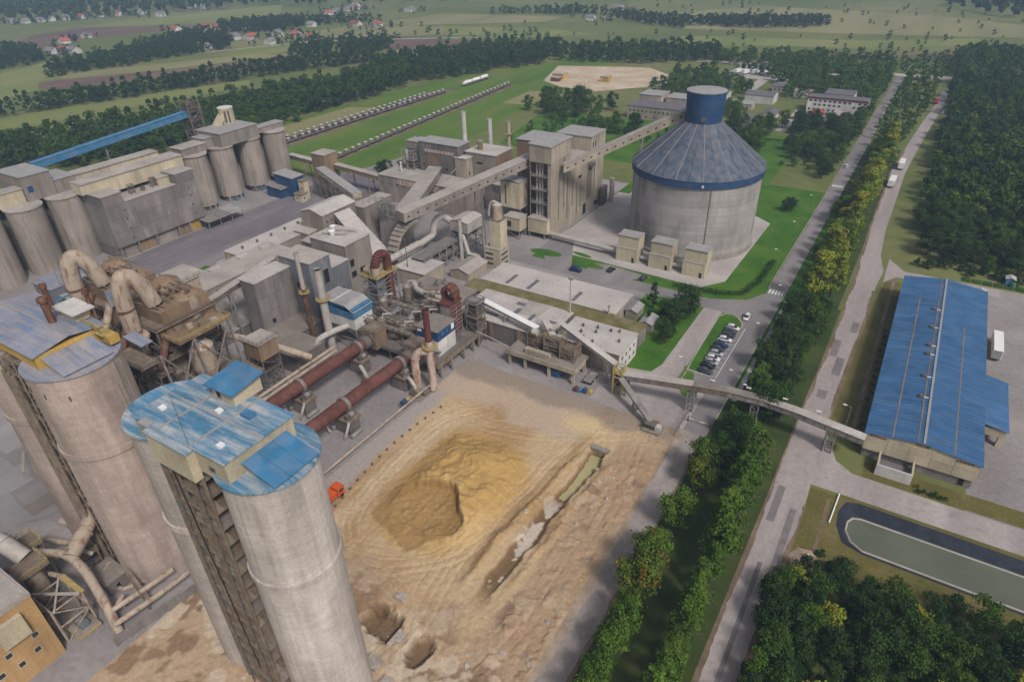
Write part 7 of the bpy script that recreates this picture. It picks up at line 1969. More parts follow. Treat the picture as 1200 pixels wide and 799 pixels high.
# culvert, rubble, trucks in the yard
def yard_things():
    c = thing('culvert', 'concrete culvert mouth at the far end of the water-filled trench', 'culvert', (-48.2, 114.4, -2.3))
    B(-50.6, -45.9, 113.7, 115.2, -.4, .35).build('lintel', M['conc'], c)
    for x in (-50.6, -48.5, -46.4): B(x, x+.5, 113.7, 115.2, -2.4, -.4).build('pier', M['conc'], c)
    B(-50.5, -46, 114.9, 115.1, -2.4, -.4).build('dark_bore', M['dark'], c)
    for i, (x0, x1, y0, y1, lab) in enumerate(((-59.6, -56.6, 47.2, 51.4, 'square pale concrete foundation block between two pits'), (-60.4, -57.4, 41.8, 44.4, 'tilted pale slab at the foot of the nearest silo'), (-55.6, -53.2, 40.4, 42.6, 'smaller tilted pale slab near the bottom of the yard'), (-64.6, -62.2, 55.2, 57.2, 'low broken concrete block above the pits'))):
        t = thing('foundation_block', lab, 'concrete block', ((x0+x1)/2, (y0+y1)/2, -1))
        k = .0 if i == 0 else R.uniform(.1, .4)
        z = yard_z((x0+x1)/2, (y0+y1)/2)
        b_ = [(x0, y0, z-.8), (x1, y0+.2, z-.8), (x1-.2, y1, z-.8), (x0+.1, y1-.2, z-.8)]
        MB().hexa(b_, [(x0+.05, y0+.05, z+.55), (x1-.1, y0+.2, z+.55+k), (x1-.25, y1-.1, z+.5+k), (x0+.1, y1-.25, z+.45)]).build('block', M['rock'], t)
    rk = []
    for s in range(5):
        rr = random.Random(s)
        mb = MB()
        pts = [(rr.uniform(.7, 1.1)*math.cos(a), rr.uniform(.6, 1)*math.sin(a)) for a in [i*math.pi/3 for i in range(6)]]
        mb.add([(x, y, -.3) for x, y in pts]+[(x*.6+rr.uniform(-.1, .1), y*.6, rr.uniform(.35, .7)) for x, y in pts], [(5, 4, 3, 2, 1, 0), (6, 7, 8, 9, 10, 11)]+[(i, (i+1) % 6, (i+1) % 6+6, i+6) for i in range(6)])
        rk.append(new_mesh('rock', mb.v, mb.f, M['rock']))
    n = 0
    while n < 120:
        x, y = R.uniform(-84, -35), R.uniform(36, 112)
        zone = (x > -45) or (y < 56) or (abs(x+50) < 4 and y < 90)
        if not zone or (abs(x+48.5) < 2.4 and y > 66): continue
        o = link(bpy.data.objects.new('rock', R.choice(rk)))
        s = R.choice((.18, .22, .28, .35, .5, .75))
        o.location = (x, y, yard_z(x, y))
        o.scale = (s, s*R.uniform(.7, 1.2), s*R.uniform(.5, .9))
        o.rotation_euler = (0, 0, R.uniform(0, 6.28))
        tag(o, 'pale rock lying loose on the muddy ground of the sand yard', 'rock', 'rocks on the sand yard')
        n += 1
    b = []
    for i in range(16):
        f = i/15
        x, y = -91.2-3.0*math.sin(f*2.6), 64+44*f
        z = yard_z(x, y)
        o = B(x-.2, x+.2, y-.3, y+.3, z-.1, z+.45).build('kerb_block', M['steel_d'], None)
        tag(o, 'small dark block in the line edging the kiln road', 'block', 'dark blocks along the kiln road')
    t = thing('red_truck', 'orange-red truck half hidden behind the nearest silo', 'truck', (-93.6, 68.4, 0))
    z = yard_z(-93.6, 68.4)
    B(-94.8, -92.4, 69.0, 71.0, z+.7, z+3.0).build('cab', M['orange_p'], t)
    B(-94.6, -92.6, 71.0, 71.05, z+1.7, z+2.7).build('windscreen', M['glass'], t)
    B(-92.4, -92.36, 69.4, 70.6, z+1.8, z+2.6).build('side_window', M['glass'], t)
    B(-94.7, -92.5, 63.6, 68.8, z+.9, z+1.2).build('chassis', M['steel_d'], t)
    MB().hexa([(-94.7, 63.6, z+1.2), (-92.5, 63.6, z+1.2), (-92.5, 68.6, z+1.2), (-94.7, 68.6, z+1.2)], [(-94.9, 63.2, z+2.6), (-92.3, 63.2, z+2.6), (-92.3, 68.8, z+2.6), (-94.9, 68.8, z+2.6)]).build('tipper_body', M['orange_p'], t)
    for y in (64.6, 66, 70): 
        for x in (-94.6, -92.6): MB().cyl((x-.2, y, z+.55), (x+.2, y, z+.55), .55, .55, 14).build('wheel', M['dark'], t, True)
    # sand heap by the road
    mb = MB()
    n = 20
    ring = []
    for k in range(5):
        rr, zz = 3.0*(1-k/5), 1.7*(1-(1-k/5)**1.3)
        ring.append([(1.6+rr*math.cos(2*math.pi*i/n)*(1+.12*math.sin(i*2.1+k)), 104.8+rr*1.15*math.sin(2*math.pi*i/n)*(1+.1*math.cos(i*1.7)), zz) for i in range(n)])
    v = sum(ring, [])+[(1.6, 104.8, 1.75)]
    f = [(k*n+i, k*n+(i+1) % n, (k+1)*n+(i+1) % n, (k+1)*n+i) for k in range(4) for i in range(n)]+[(4*n+i, 4*n+(i+1) % n, 5*n) for i in range(n)]
    o = MB().add(v, f).build('sand_heap', M['sand_far'], None, True)
    tag(o, 'small pale sand heap beside the second road near the pond', 'sand heap')
M['orange_p'] = mat_plain('orange_truck_paint', (.55, .09, .02), .1, .6, .4)
yard_things()

# ================================================================ VEHICLES
def car_paint(name, c):
    return mat_plain(name, c, .05, .5, .3)
CARC = {'white': (.62, .62, .62), 'silver': (.36, .37, .39), 'dark grey': (.05, .052, .058), 'black': (.018, .018, .02), 'navy blue': (.012, .03, .12), 'teal grey': (.05, .075, .085), 'red': (.45, .03, .03), 'green': (.03, .16, .05)}
for k, c in CARC.items(): M['car_'+k] = car_paint('car_paint_'+k.replace(' ', '_'), c)

def loft(secs):
    """secs: list of rings (same count)"""
    n = len(secs[0])
    v = sum(secs, [])
    f = []
    for k in range(len(secs)-1):
        f += [(k*n+i, k*n+(i+1) % n, (k+1)*n+(i+1) % n, (k+1)*n+i) for i in range(n)]
    f += [tuple(range(n-1, -1, -1)), tuple((len(secs)-1)*n+i for i in range(n))]
    return v, f

CAR_MESH = {}
def car(x, y, rz, colour, label, group=None, van=False):
    t = thing('parked_car' if group else 'car', label, 'car', (x, y, .08), rz, group)
    key = (colour, van)
    if key not in CAR_MESH:
        L, W, H = (4.9, 1.95, 1.95) if van else (4.35, 1.78, 1.45)
        def ring(xx, zlo, zhi, w):
            return [(xx, -w/2, zlo), (xx, w/2, zlo), (xx, w/2, zhi*.8), (xx, w/2*.88, zhi), (xx, -w/2*.88, zhi), (xx, -w/2, zhi*.8)]
        hb = .82 if not van else .95
        body = loft([ring(-L/2, .35, hb*.75, W*.86), ring(-L/2+.25, .25, hb*.97, W), ring(-L*.1, .22, hb, W), ring(L*.22, .22, hb*.98, W), ring(L/2-.35, .25, hb*.82, W*.96), ring(L/2, .38, hb*.6, W*.82)])
        cabf = .12 if not van else .22
        cabin = loft([ring(-L/2+.15, hb-.05, hb+.02, W*.84), ring(-L/2+.6, hb-.05, H-.06, W*.80), ring(-L*.05, hb-.05, H-.02, W*.82), ring(L*cabf-.1, hb-.05, H-.08, W*.80), ring(L*cabf+.75, hb-.08, hb-.02, W*.84)])
        top = loft([ring(-L/2+.62, H-.12, H-.03, W*.76), ring(-L*.05, H-.1, H+.01, W*.78), ring(L*cabf-.12, H-.12, H-.05, W*.76)])
        wv = MB()
        for sx in (-L*.30, L*.31):
            for sy in (-W/2+.12, W/2-.12): pass
        CAR_MESH[key] = [('body', new_mesh('car_body', *body, M['car_'+colour], True)), ('cabin_glass', new_mesh('car_cabin', *cabin, M['glass'], True)), ('roof', new_mesh('car_roof', *top, M['car_'+colour], True))]
        wh = []
        for sx in (-L*.30, L*.31):
            for sy in (-W/2+.1, W/2-.1):
                m_ = MB().cyl((sx, sy-.11, .24), (sx, sy+.11, .24), .31, .31, 12)
                wh.append(('wheel', new_mesh('car_wheel', m_.v, m_.f, M['dark'])))
        CAR_MESH[key] += wh
        lm = MB().box(L/2-.12, L/2+.0, -W*.4, -W*.22, hb*.5, hb*.62)
        lm2 = MB().box(L/2-.12, L/2+.0, W*.22, W*.4, hb*.5, hb*.62)
        CAR_MESH[key] += [('headlight', new_mesh('car_light', lm.v, lm.f, M['white_p'])), ('headlight', new_mesh('car_light', lm2.v, lm2.f, M['white_p']))]
    for nm, me in CAR_MESH[key]:
        link(bpy.data.objects.new(nm, me), t)
    return t
PI = math.pi
park = [(-36.4, 187.0, 'white'), (-36.5, 184.4, 'teal grey'), (-36.3, 181.8, 'dark grey'), (-36.6, 178.9, 'white'), (-36.5, 175.0, 'navy blue'), (-36.8, 172.6, 'dark grey'), (-36.5, 170.0, 'silver'), (-36.6, 166.9, 'white'), (-36.4, 164.8, 'silver'), (-36.6, 162.4, 'black'), (-36.4, 159.4, 'teal grey')]
ords = ['white car parked at the far end of the row by the island', 'teal grey car second from the far end of the parked row', 'dark grey car third from the far end of the parked row', 'white car fourth in the parked row, before the gap', 'navy blue car in the middle of the parked row', 'dark grey car beside the navy blue one in the row', 'silver car in the middle of the parked row', 'white car fourth from the bridge end of the parked row', 'silver car third from the bridge end of the parked row', 'black car second from the bridge end of the parked row', 'teal grey car parked nearest the conveyor bridge']
for (x, y, c), lab in zip(park, ords):
    car(x, y, R.uniform(-.06, .06), c, lab, 'cars parked along the island')
for x, y, rz, c, lab in ((-34.4, 195.8, -PI/2+.05, 'white', 'white car driving past the end of the traffic island'), (-58.0, 190.6, -1.9, 'white', 'white car parked behind the trees by the loop road'), (-98.6, 199.6, .05, 'navy blue', 'dark blue van on the street behind the long flat building'), (-87.2, 206.2, 1.45, 'black', 'left black car in the bay before the filter houses'), (-74.2, 206.0, 1.5, 'dark grey', 'right dark car in the bay before the filter houses'), (-31.4, 375, PI/2, 'white', 'white car far up the main road'), (-29.2, 520, PI/2, 'silver', 'silver car near the far end of the main road')):
    car(x, y, rz, c, lab, None, 'van' in lab)
for i, (x, y, c) in enumerate(((4.2, 520, 'white'), (4.6, 528, 'silver'), (5.0, 537, 'white'), (39, 262, 'green'))):
    car(x, y, PI/2-.1, c, ('white car parked at the near end of the far roadside row', 'silver car in the far roadside row', 'white car at the far end of the roadside row', 'green and white car by the forest edge behind the warehouse')[i])

def truck(x, y, rz, cabc, boxm, label, L=9.0, group=None):
    t = thing('box_truck', label, 'truck', (x, y, .08), rz, group)
    def part(n, mb, m): 
        link(bpy.data.objects.new(n, new_mesh(n, mb.v, mb.f, M[m])), t)
    part('cargo_box', B(-L/2, L/2-2.4, -1.25, 1.25, 1.0, 3.7), boxm)
    part('cab', MB().hexa([(L/2-2.2, -1.2, .5), (L/2, -1.2, .5), (L/2, 1.2, .5), (L/2-2.2, 1.2, .5)], [(L/2-2.2, -1.15, 3.0), (L/2-.4, -1.15, 3.0), (L/2-.4, 1.15, 3.0), (L/2-2.2, 1.15, 3.0)]), cabc)
    part('windscreen', MB().hexa([(L/2-.12, -1, 1.6), (L/2-.02, -1, 1.6), (L/2-.02, 1, 1.6), (L/2-.12, 1, 1.6)], [(L/2-.38, -1, 2.8), (L/2-.28, -1, 2.8), (L/2-.28, 1, 2.8), (L/2-.38, 1, 2.8)]), 'glass')
    part('chassis', B(-L/2+.2, L/2-.3, -1.0, 1.0, .6, 1.0), 'steel_d')
    for sx in (-L*.36, -L*.22, L*.36):
        for sy in (-1.1, 1.1):
            part('wheel', MB().cyl((sx, sy-.15, .5), (sx, sy+.15, .5), .5, .5, 12), 'dark')
    return t
truck(-7.2, 387, PI/2, 'car_white', 'white_p', 'white box truck parked under trees at the side road, farther one', 12)
truck(-8.4, 356, PI/2-.05, 'car_teal grey', 'white_p', 'white truck with dark cab on the side road, nearer one', 12)
truck(-1.0, 548, PI/2, 'car_red', 'red_p' if 'red_p' in M else 'car_red', 'red truck at the far end of the side road', 8)
truck(-66.0, 478, PI/2-.1, 'car_red', 'car_red', 'left red truck in the yard of the white office building', 10)
truck(-62.6, 478, PI/2-.1, 'car_red', 'car_red', 'right red truck in the yard of the white office building', 10)
for i in range(4):
    truck(-150+7*i, 600+R.uniform(-2, 2), PI/2-.3, 'car_white', 'white_p', 'white truck in the far depot yard, number counted from left: %s' % ('first', 'second', 'third', 'last')[i], 9)
for i, (x, y, c, lab) in enumerate(((-112, 318, 'car_silver', 'pale lorry parked nearest behind the tan mill building'), (-116, 330, 'car_white', 'white lorry parked behind the tan mill building'), (-120, 343, 'car_dark grey', 'dark lorry in the row behind the tan mill building'), (-123, 354, 'car_white', 'farthest white lorry in the row behind the tan mill'))):
    truck(x, y, PI/2+.25, c, 'white_p' if i % 2 else 'steel', lab, 10)
area('lorry_park', [[(-118, 305), (-106, 305), (-120, 375), (-134, 375)]], .07, 'asphalt')

for k, (x, y) in enumerate(((-26.6, 152), (-26.6, 180), (-26.6, 208), (-34.4, 236), (-34.4, 266), (-34.4, 300), (-40.4, 151.5), (-21.6, 147.2), (-15.0, 147.0), (1.8, 151))):
    t = thing('street_lamp', 'slim street lamp with white head, %s' % ('first along the main road past the bridge', 'beside the parked cars', 'before the zebra crossing', 'first beyond the zebra crossing', 'second beyond the zebra crossing', 'third beyond the zebra crossing', 'on the tip of the traffic island', 'just behind the bridge by the main road', 'behind the bridge in the thicket', 'where the bridge leaves the second road')[k], 'street lamp', (x, y, 0))
    MB().cyl((x, y, 0), (x, y, 8), .10, .07, 6).build('pole', M['steel'], t)
    MB().bar((x, y, 8), (x-1.2, y, 8.2), .08).build('arm', M['steel'], t)
    B(x-1.9, x-1.0, y-.18, y+.18, 8.12, 8.3).build('lamp_head', M['white_p'], t)
# rail wagons
def wagon_proto(x, y, light, label, group, hop=True):
    t = thing('rail_wagon', label, 'wagon', (x, y, 0), 0, group)
    B(x-1.3, x+1.3, y-5.4, y+5.4, 1.0, 1.4).build('frame', M['steel_d'], t)
    if hop:
        for dy in (-2.7, 2.7):
            MB().cyl((x, y+dy, 1.5), (x, y+dy, 2.9), 1.1, 1.3, 12).build('tank', M[light], t, True)
            MB().cyl((x, y+dy, 2.9), (x, y+dy, 3.4), 1.3, .5, 12).build('lid', M['duct'], t, True)
    else:
        MB().cyl((x, y-5.2, 2.6), (x, y+5.2, 2.6), 1.3, 1.3, 14).build('tank', M[light], t, True)
        B(x-.4, x+.4, y-.8, y+.8, 3.8, 4.2).build('dome', M[light], t)
    for dy in (-3.8, 3.8):
        B(x-1.1, x+1.1, y+dy-1, y+dy+1, .3, 1.0).build('bogie', M['dark'], t)
    return t
def row(x0, y0, x1, y1, n, light, label, group, hop=True):
    p = wagon_proto(x0, y0, light, label, group, hop)
    for i in range(1, n):
        f = i/(n-1)
        copy_tree(p, None, (x0+(x1-x0)*f, y0+(y1-y0)*f, 0))
row(-340.5, 252, -338.6, 410, 15, 'steel', 'pale twin-tank wagon in the farther of the two long wagon rows', 'wagons in the farther long row')
row(-334.4, 252, -332.4, 426, 16, 'steel', 'grey twin-tank wagon in the nearer of the two long wagon rows', 'wagons in the nearer long row')
row(-283.0, 262, -300.8, 472, 19, 'steel', 'grey wagon in the single train on the siding nearest the factory', 'wagons in the single siding train')
row(-332.6, 462, -332.4, 486, 3, 'white_p', 'white tank wagon in the short group of three on the meadow', 'three white tank wagons', False)
mb = MB()
for xa, xb, ya, yb in ((-340.5, -338.4, 240, 440), (-334.4, -332.2, 240, 500), (-281.8, -301.6, 248, 482)):
    for g_ in (-.75, .75):
        mb.box(min(xa, xb)+g_, min(xa, xb)+g_+.12, ya, ya+.1, .1, .2) if False else mb.bar((xa+g_, ya, .15), (xb+g_, yb, .15), .12)
structure('rails', mb, M['steel_d'])

# ================================================================ OFFICE AREA AND DISTANT BUILDINGS
def offices():
    x0, x1, y0, y1 = -173.5, -135, 420.5, 438
    t = bldg('stone_office', 'long beige stone office block with dark flat roof and a row of windows', 'office building', x0, x1, y0, y1, 8.0, 'tower', 'roof_dark')
    for i in range(13):
        window(t, 'f', ext(x0, x1, y0, y1), x0+1.4+i*2.85, 4.6, 1.3, 1.5)
        if i % 2 == 0: window(t, 'f', ext(x0, x1, y0, y1), x0+1.4+i*2.85, 1.2, 1.3, 1.5)
    bldg('office_hall', 'pale block behind the left end of the stone office', 'office block', -176, -160, 446, 462, 10, 'tower', 'roof_metal')
    bldg('office_hall', 'middle pale block behind the stone office', 'office block', -158, -144, 450, 466, 8.6, 'tower', 'roof_metal')
    bldg('office_hall', 'right pale block behind the stone office near the blue drum', 'office block', -142, -128, 456, 476, 9.6, 'tower', 'roof_metal')
    x0, x1, y0, y1 = -74, -37.5, 490, 501
    t = bldg('white_office', 'white three-storey office with dark red roof edge beside the main road', 'office building', x0, x1, y0, y1, 9.0, 'white', 'roof_dark')
    B(x0-.3, x1+.3, y0-.35, y0-.05, 8.2, 9.3).build('fascia', M['red'], t)
    for z in (1.0, 4.0, 6.4):
        for i in range(12):
            if R.random() < .85: window(t, 'f', ext(x0, x1, y0, y1), x0+1+i*3.0, z, 1.7, 1.3)
    bldg('office_annex', 'grey-roofed annex behind the white office', 'office block', -66, -48, 501.4, 518, 9.6, 'white', 'roof_dark')
    bldg('garage_block', 'low garage with brown-grey roof in front of the white office', 'garage', -55, -42, 470, 482, 3.4, 'white', 'roof')
    bldg('garage_block', 'low dark-roofed garage among dark trees by the white office', 'garage', -62, -44, 452, 462, 3.4, 'white', 'roof_dark')
    area('office_yard', [rect(-78, -38, 462, 489), rect(-80, -74, 430, 489)], .05, 'paving')
    bldg('white_hall', 'long white hall with grey roof left of the office', 'hall', -117, -97.5, 497, 512, 5.5, 'white', 'roof_dark', gable='x', rise=1.6)
    bldg('grey_shed', 'grey-roofed shed beyond the round silo', 'shed', -107, -93, 424, 442, 4.4, 'conc', 'roof_dark', gable='y', rise=1.5)
    bldg('depot', 'depot building at the far truck yard', 'depot', -154, -124, 618, 628, 6, 'white', 'roof_dark', wins=[('f', -152+5*i, 1, 3.2, 3.6, {'pane': 'dark'}) for i in range(6)])
    area('depot_yard', [rect(-158, -112, 582, 617), [(-108, 560), (-98, 560), (-112, 612), (-120, 612)], rect(-128, -120, 540, 582)], .05, 'paving')
    bldg('site_office', 'yellow site hut at the edge of the sand quarry', 'hut', -282, -272, 515, 524, 4, 'yellow', 'roof')
    bldg('site_office', 'second yellow machine shed in the sand quarry', 'hut', -240, -233, 520, 527, 4, 'yellow', 'roof')
    bldg('site_office', 'red-based shed by the quarry entrance', 'hut', -278, -271, 505, 510, 3, 'rust', 'roof')
    for x, y, a, b, lab in ((-330, 640, 40, 4, 'long pale greenhouse in the distance behind the wood'), ):
        bldg('greenhouse', lab, 'greenhouse', x-a/2-140, x+a/2-140, y-90, y-84, 3.5, 'white', 'white', gable='x', rise=1)
    area('cross_road', [rect(-200, 60, 640, 650)], .06, 'paving')
    for x0, y0, lab in ((-62, 178, 'small grey hut beside the trees by the loop road'), (-69, 183, 'arched grey shelter at the end of the long flat building')):
        bldg('hut', lab, 'hut', x0, x0+4, y0-6, y0, 2.8, 'conc', 'roof_metal', gable='y', rise=.8)
    t = thing('garden_plot', 'vegetable plots with low fences at the edge of the forest', 'garden', (32, 262, 0))
    for i in range(6):
        B(24+3.2*i, 26.6+3.2*i, 258.5, 261.5, 0, .35).build('bed', M['hedge'], t)
    for i, (x, y, a, b, hh, rf, lab) in enumerate(((-120, 474, 14, 9, 4, 'roof_metal', 'low grey-roofed workshop left of the office yard'), (-95, 452, 9, 14, 3.6, 'roof_dark', 'small dark-roofed store between the round silo and the office yard'), (-62, 548, 18, 9, 4.5, 'roof_metal', 'pale roofed hall behind the white office'), (-108, 540, 12, 10, 4, 'roof_dark', 'dark-roofed house beyond the long white hall'), (-90, 528, 12, 8, 4, 'tile_r', 'brown-roofed house beyond the office trees'), (-46, 575, 9, 14, 4, 'roof_metal', 'grey hall near the far end of the main road'), (-80, 592, 14, 9, 4, 'roof_w', 'pale flat store near the depot yard'), (-146, 500, 16, 10, 4, 'roof_dark', 'dark-roofed shed right of the sand quarry'))):
        bldg('outbuilding', lab, 'outbuilding', x, x+a, y, y+b, hh, 'white' if i % 3 else 'tower', 'roof_b' if rf == 'tile_r' else rf, gable='x' if a > b else 'y', rise=1.5, wins=[('f', x+1.2+3*k, 1.2, 1.5, 1.3) for k in range(int(a/3.4))])
offices()

HOUSES = [(-1274, 554), (-1244, 560), (-1241, 580), (-1232, 593), (-1223, 610), (-1214, 631), (-1205, 654), (-1192, 681), (-1171, 709), (-1103, 698), (-944, 460), (-871, 408), (-859, 416), (-849, 420), (-966, 500), (-841, 557), (-906, 589), (-847, 589), (-879, 617), (-731, 496), (-724, 501), (-1171, 806), (-1142, 809), (-860, 625), (-833, 624), (-825, 638), (-757, 567), (-734, 573), (-683, 559), (-724, 607), (-696, 612), (-664, 607), (-756, 695), (-842, 810), (-859, 845), (-849, 860), (-852, 883), (-703, 725), (-665, 724), (-742, 888), (-859, 876), (-878, 911), (-426, 884), (-254, 944), (-441, 1009)]
M['tile_red'] = mat_plain('red_roof_tiles', (.30, .085, .06), .2, .3, .8, rand=.25)
M['tile_grey'] = mat_plain('grey_roof_tiles', (.20, .19, .20), .2, .3, .8, rand=.2)
REDS = {5, 6, 7, 10, 12, 15, 16, 17, 18, 23, 24, 25, 27, 30, 31, 33, 36, 37, 38}
for i, (x, y) in enumerate(HOUSES):
    red = i in REDS
    s = R.uniform(.85, 1.25)
    w_, l_, hh = 9*s, 12*s, R.uniform(3.2, 5.2)
    ax = 'x' if R.random() < .5 else 'y'
    t = thing('village_house', ('white house with red tiled roof in the distant village' if red else 'pale house with grey roof in the distant village'), 'house', (x, y, 0), 0, 'red-roofed village houses' if red else 'grey-roofed village houses')
    X0, X1, Y0, Y1 = x-l_/2, x+l_/2, y-w_/2, y+w_/2
    gable_walls(MB(), X0, X1, Y0, Y1, 0, hh, 3.2, ax).build('wall', M['white'], t)
    roof_gable(t, X0, X1, Y0, Y1, hh, 3.2, 'tile_red' if red else 'tile_grey', ax, .5)
    B(x+1, x+1.8, y-.4, y+.4, hh+1, hh+4).build('chimney', M['brown'], t)

# ================================================================ TREES
def leaf_cloud(seed, h, w_, n, leaf, shape='round', trunk_frac=.18, clumps=22):
    """leaf-sized quads grouped into clumps filling an uneven crown; returns verts, quads"""
    g = np.random.default_rng(seed)
    cz0 = h*trunk_frac
    cs, rs = [], []
    for k in range(clumps):
        f = g.uniform(0, 1)
        if shape == 'round': prof = math.sin(math.pi*min(1, .12+f*.86))**.6
        elif shape == 'tall': prof = (math.sin(math.pi*min(1, .10+f*.82)))**.45*(1-.25*f)
        elif shape == 'cone': prof = max(.1, 1-f*.92)
        else: prof = math.sin(math.pi*min(1, .25+f*.7))**.5
        a, rr = g.uniform(0, 2*math.pi), w_/2*prof*math.sqrt(g.uniform(.12, 1))*g.uniform(.7, 1.02)
        cs.append((rr*math.cos(a), rr*math.sin(a), cz0+(h-cz0)*(.08+f*.86)))
        rs.append(w_*g.uniform(.10, .23)*(.75 if shape != 'round' else 1))
    cs, rs = np.array(cs), np.array(rs)
    k = g.choice(clumps, n, p=rs**2/(rs**2).sum())
    d = g.normal(size=(n, 3)); d /= np.linalg.norm(d, axis=1)[:, None]
    d[:, 2] = np.where(d[:, 2] < -.35, -d[:, 2], d[:, 2])
    c = cs[k]+d*(rs[k]*np.where(g.uniform(0, 1, n) < .08, g.uniform(1.1, 1.7, n), g.uniform(.55, 1.12, n)))[:, None]*np.array([1, 1, .82])
    nrm = d+g.normal(scale=.5, size=(n, 3)); nrm /= np.linalg.norm(nrm, axis=1)[:, None]
    t1 = np.cross(nrm, g.normal(size=(n, 3))); t1 /= np.linalg.norm(t1, axis=1)[:, None]
    t2 = np.cross(nrm, t1)
    s = leaf*g.uniform(.6, 1.3, n)[:, None]
    v = np.stack([c-t1*s*.55, c-t2*s*.42+nrm*s*.12, c+t1*s*.55, c+t2*s*.42+nrm*s*.12], 1).reshape(-1, 3)
    return v, np.arange(4*n).reshape(-1, 4)

def np_data(name, v, q, mat):
    o = np_mesh(name, v, q, mat)
    me = o.data
    bpy.data.objects.remove(o)
    return me

def trunk_mesh(name, h, r, lean=.3, seed=0):
    rr = random.Random(seed)
    mb = MB()
    top = (rr.uniform(-lean, lean), rr.uniform(-lean, lean), h)
    mb.tube([(0, 0, -.2), (top[0]*.4, top[1]*.4, h*.45), top], [r, r*.75, r*.35], 7)
    for k in range(4):
        a = rr.uniform(0, 6.28)
        z = h*rr.uniform(.4, .7)
        L = h*.35
        mb.tube([(top[0]*.5, top[1]*.5, z), (top[0]*.5+L*.5*math.cos(a), top[1]*.5+L*.5*math.sin(a), z+L*.5), (L*math.cos(a), L*math.sin(a), z+L*.75)], [r*.45, r*.3, r*.12], 5)
    return new_mesh(name, mb.v, mb.f, M['bark'], True)

SPEC = {}
def species(key, h, w_, n, leaf, shape, mats, k=2, trunk_frac=.18, clumps=22, tr=.16):
    lst = []
    for i in range(k):
        v, q = leaf_cloud(sum(map(ord, key))*7+i, h, w_, n, leaf, shape, trunk_frac, clumps)
        for m in mats:
            lst.append((np_data('crown_'+key, v, q, M[m]), trunk_mesh('trunk_'+key, h*.8, tr, .3, i)))
    SPEC[key] = lst
species('maple', 7.5, 5.6, 2300, .36, 'round', ['leaf_o', 'leaf_b'], 2)
species('hornbeam', 9.5, 4.8, 2600, .36, 'tall', ['leaf_g', 'leaf_b'], 2, .08, 26)
species('linden', 13, 7.6, 2600, .52, 'tall', ['leaf_y', 'leaf_l', 'leaf_l', 'leaf_b'], 2, .12, 34, .24)
species('broad', 11, 8.8, 2700, .50, 'round', ['leaf_m', 'leaf_d', 'leaf_g'], 2, .10, 26, .22)
species('golden', 11, 8, 1500, .6, 'round', ['leaf_y'], 1, .12, 22, .2)
species('spruce', 11, 5.2, 1500, .5, 'cone', ['leaf_d'], 2, .06, 30, .2)
species('bush', 3.0, 3.6, 700, .36, 'low', ['leaf_m', 'leaf_g', 'leaf_d'], 2, .02, 14, .08)
NTREE = [0]
def tree(key, x, y, s, label, group, z=0, pick=None, name=None):
    cr, tr = SPEC[key][R.randrange(len(SPEC[key])) if pick is None else pick % len(SPEC[key])]
    t = thing(name or {'bush': 'shrub', 'spruce': 'conifer_tree', 'maple': 'maple_tree', 'hornbeam': 'columnar_tree', 'linden': 'linden_tree', 'golden': 'golden_tree'}.get(key, 'broadleaf_tree'), label, 'shrub' if key == 'bush' else 'tree', (x, y, z), R.uniform(0, 6.28), group)
    t.scale = (s*R.uniform(.92, 1.08), s*R.uniform(.92, 1.08), s*R.uniform(.9, 1.12))
    link(bpy.data.objects.new('crown', cr), t)
    link(bpy.data.objects.new('trunk', tr), t)
    NTREE[0] += 1
    return t

# row along the haul road: some turning orange
for y, s, p, lab in ((54, .8, 1, 'green maple at the bottom of the row by the haul road'), (60, .86, 1, 'bright green maple second from the bottom by the haul road'), (66, 1.0, 1, 'round green maple third from the bottom by the haul road'), (71.5, .8, 3, 'small green maple between larger ones by the haul road'), (78.5, 1.12, 0, 'orange-tinged maple, larger of the turning pair by the haul road'), (84.5, 1.02, 2, 'orange-tinged maple, farther of the turning pair by the haul road'), (90, .78, 3, 'low dark maple beside the turning pair'), (100, 1.1, 1, 'single full green maple halfway up the haul road'), (113, .95, 0, 'yellowing maple where the row meets the dense trees'), (118, .9, 2, 'last yellowing maple below the conveyor bridge')):
    tree('maple', -23.8+R.uniform(-.6, .8), y, s*1.45, lab, None, pick=p)
for y in (56, 60, 64.5, 69, 73, 78, 82, 86.5, 90, 94.5, 98, 102.5, 107, 111, 115.5, 119, 123):
    tree('hornbeam', -13.6+R.uniform(-1.2, .8), y, R.uniform(1.0, 1.5) if y < 92 else R.uniform(1.35, 1.7), 'columnar green tree in the row along the left edge of the second road', 'columnar trees along the second road')
for k in range(58):
    y = 118+k*1.7
    x = R.uniform(-23.4, -13.4)
    if abs(y-142.5) < 2.5: continue
    key = 'broad' if R.random() < .5 else 'hornbeam'
    tree(key, x, y, R.uniform(.62, .95), 'dark green tree in the dense thicket between the two roads', 'thicket between the two roads', pick=R.choice((0, 1, 3, 4)))
for k in range(26):
    y = 216+k*8.0
    tree('linden', -15.2+R.uniform(-2.0, 1.4), y, R.uniform(1.0, 1.35) if k else 1.5, 'yellow-green linden in the avenue between the two far roads' if k else 'large golden linden at the crossing of the second road', 'lindens between the two far roads' if k else None)
    if k > 1: tree('linden', -20.4+R.uniform(-1.2, 1.2), y+4, R.uniform(.7, 1.0), 'yellow-green linden in the avenue between the two far roads', 'lindens between the two far roads')
    if k % 3 == 1: tree('broad', -22.5+R.uniform(-1.5, 1.5), y+3, R.uniform(.45, .75), 'green tree beside the linden avenue along the main road', 'green trees beside the linden avenue', pick=R.choice((2, 5)))
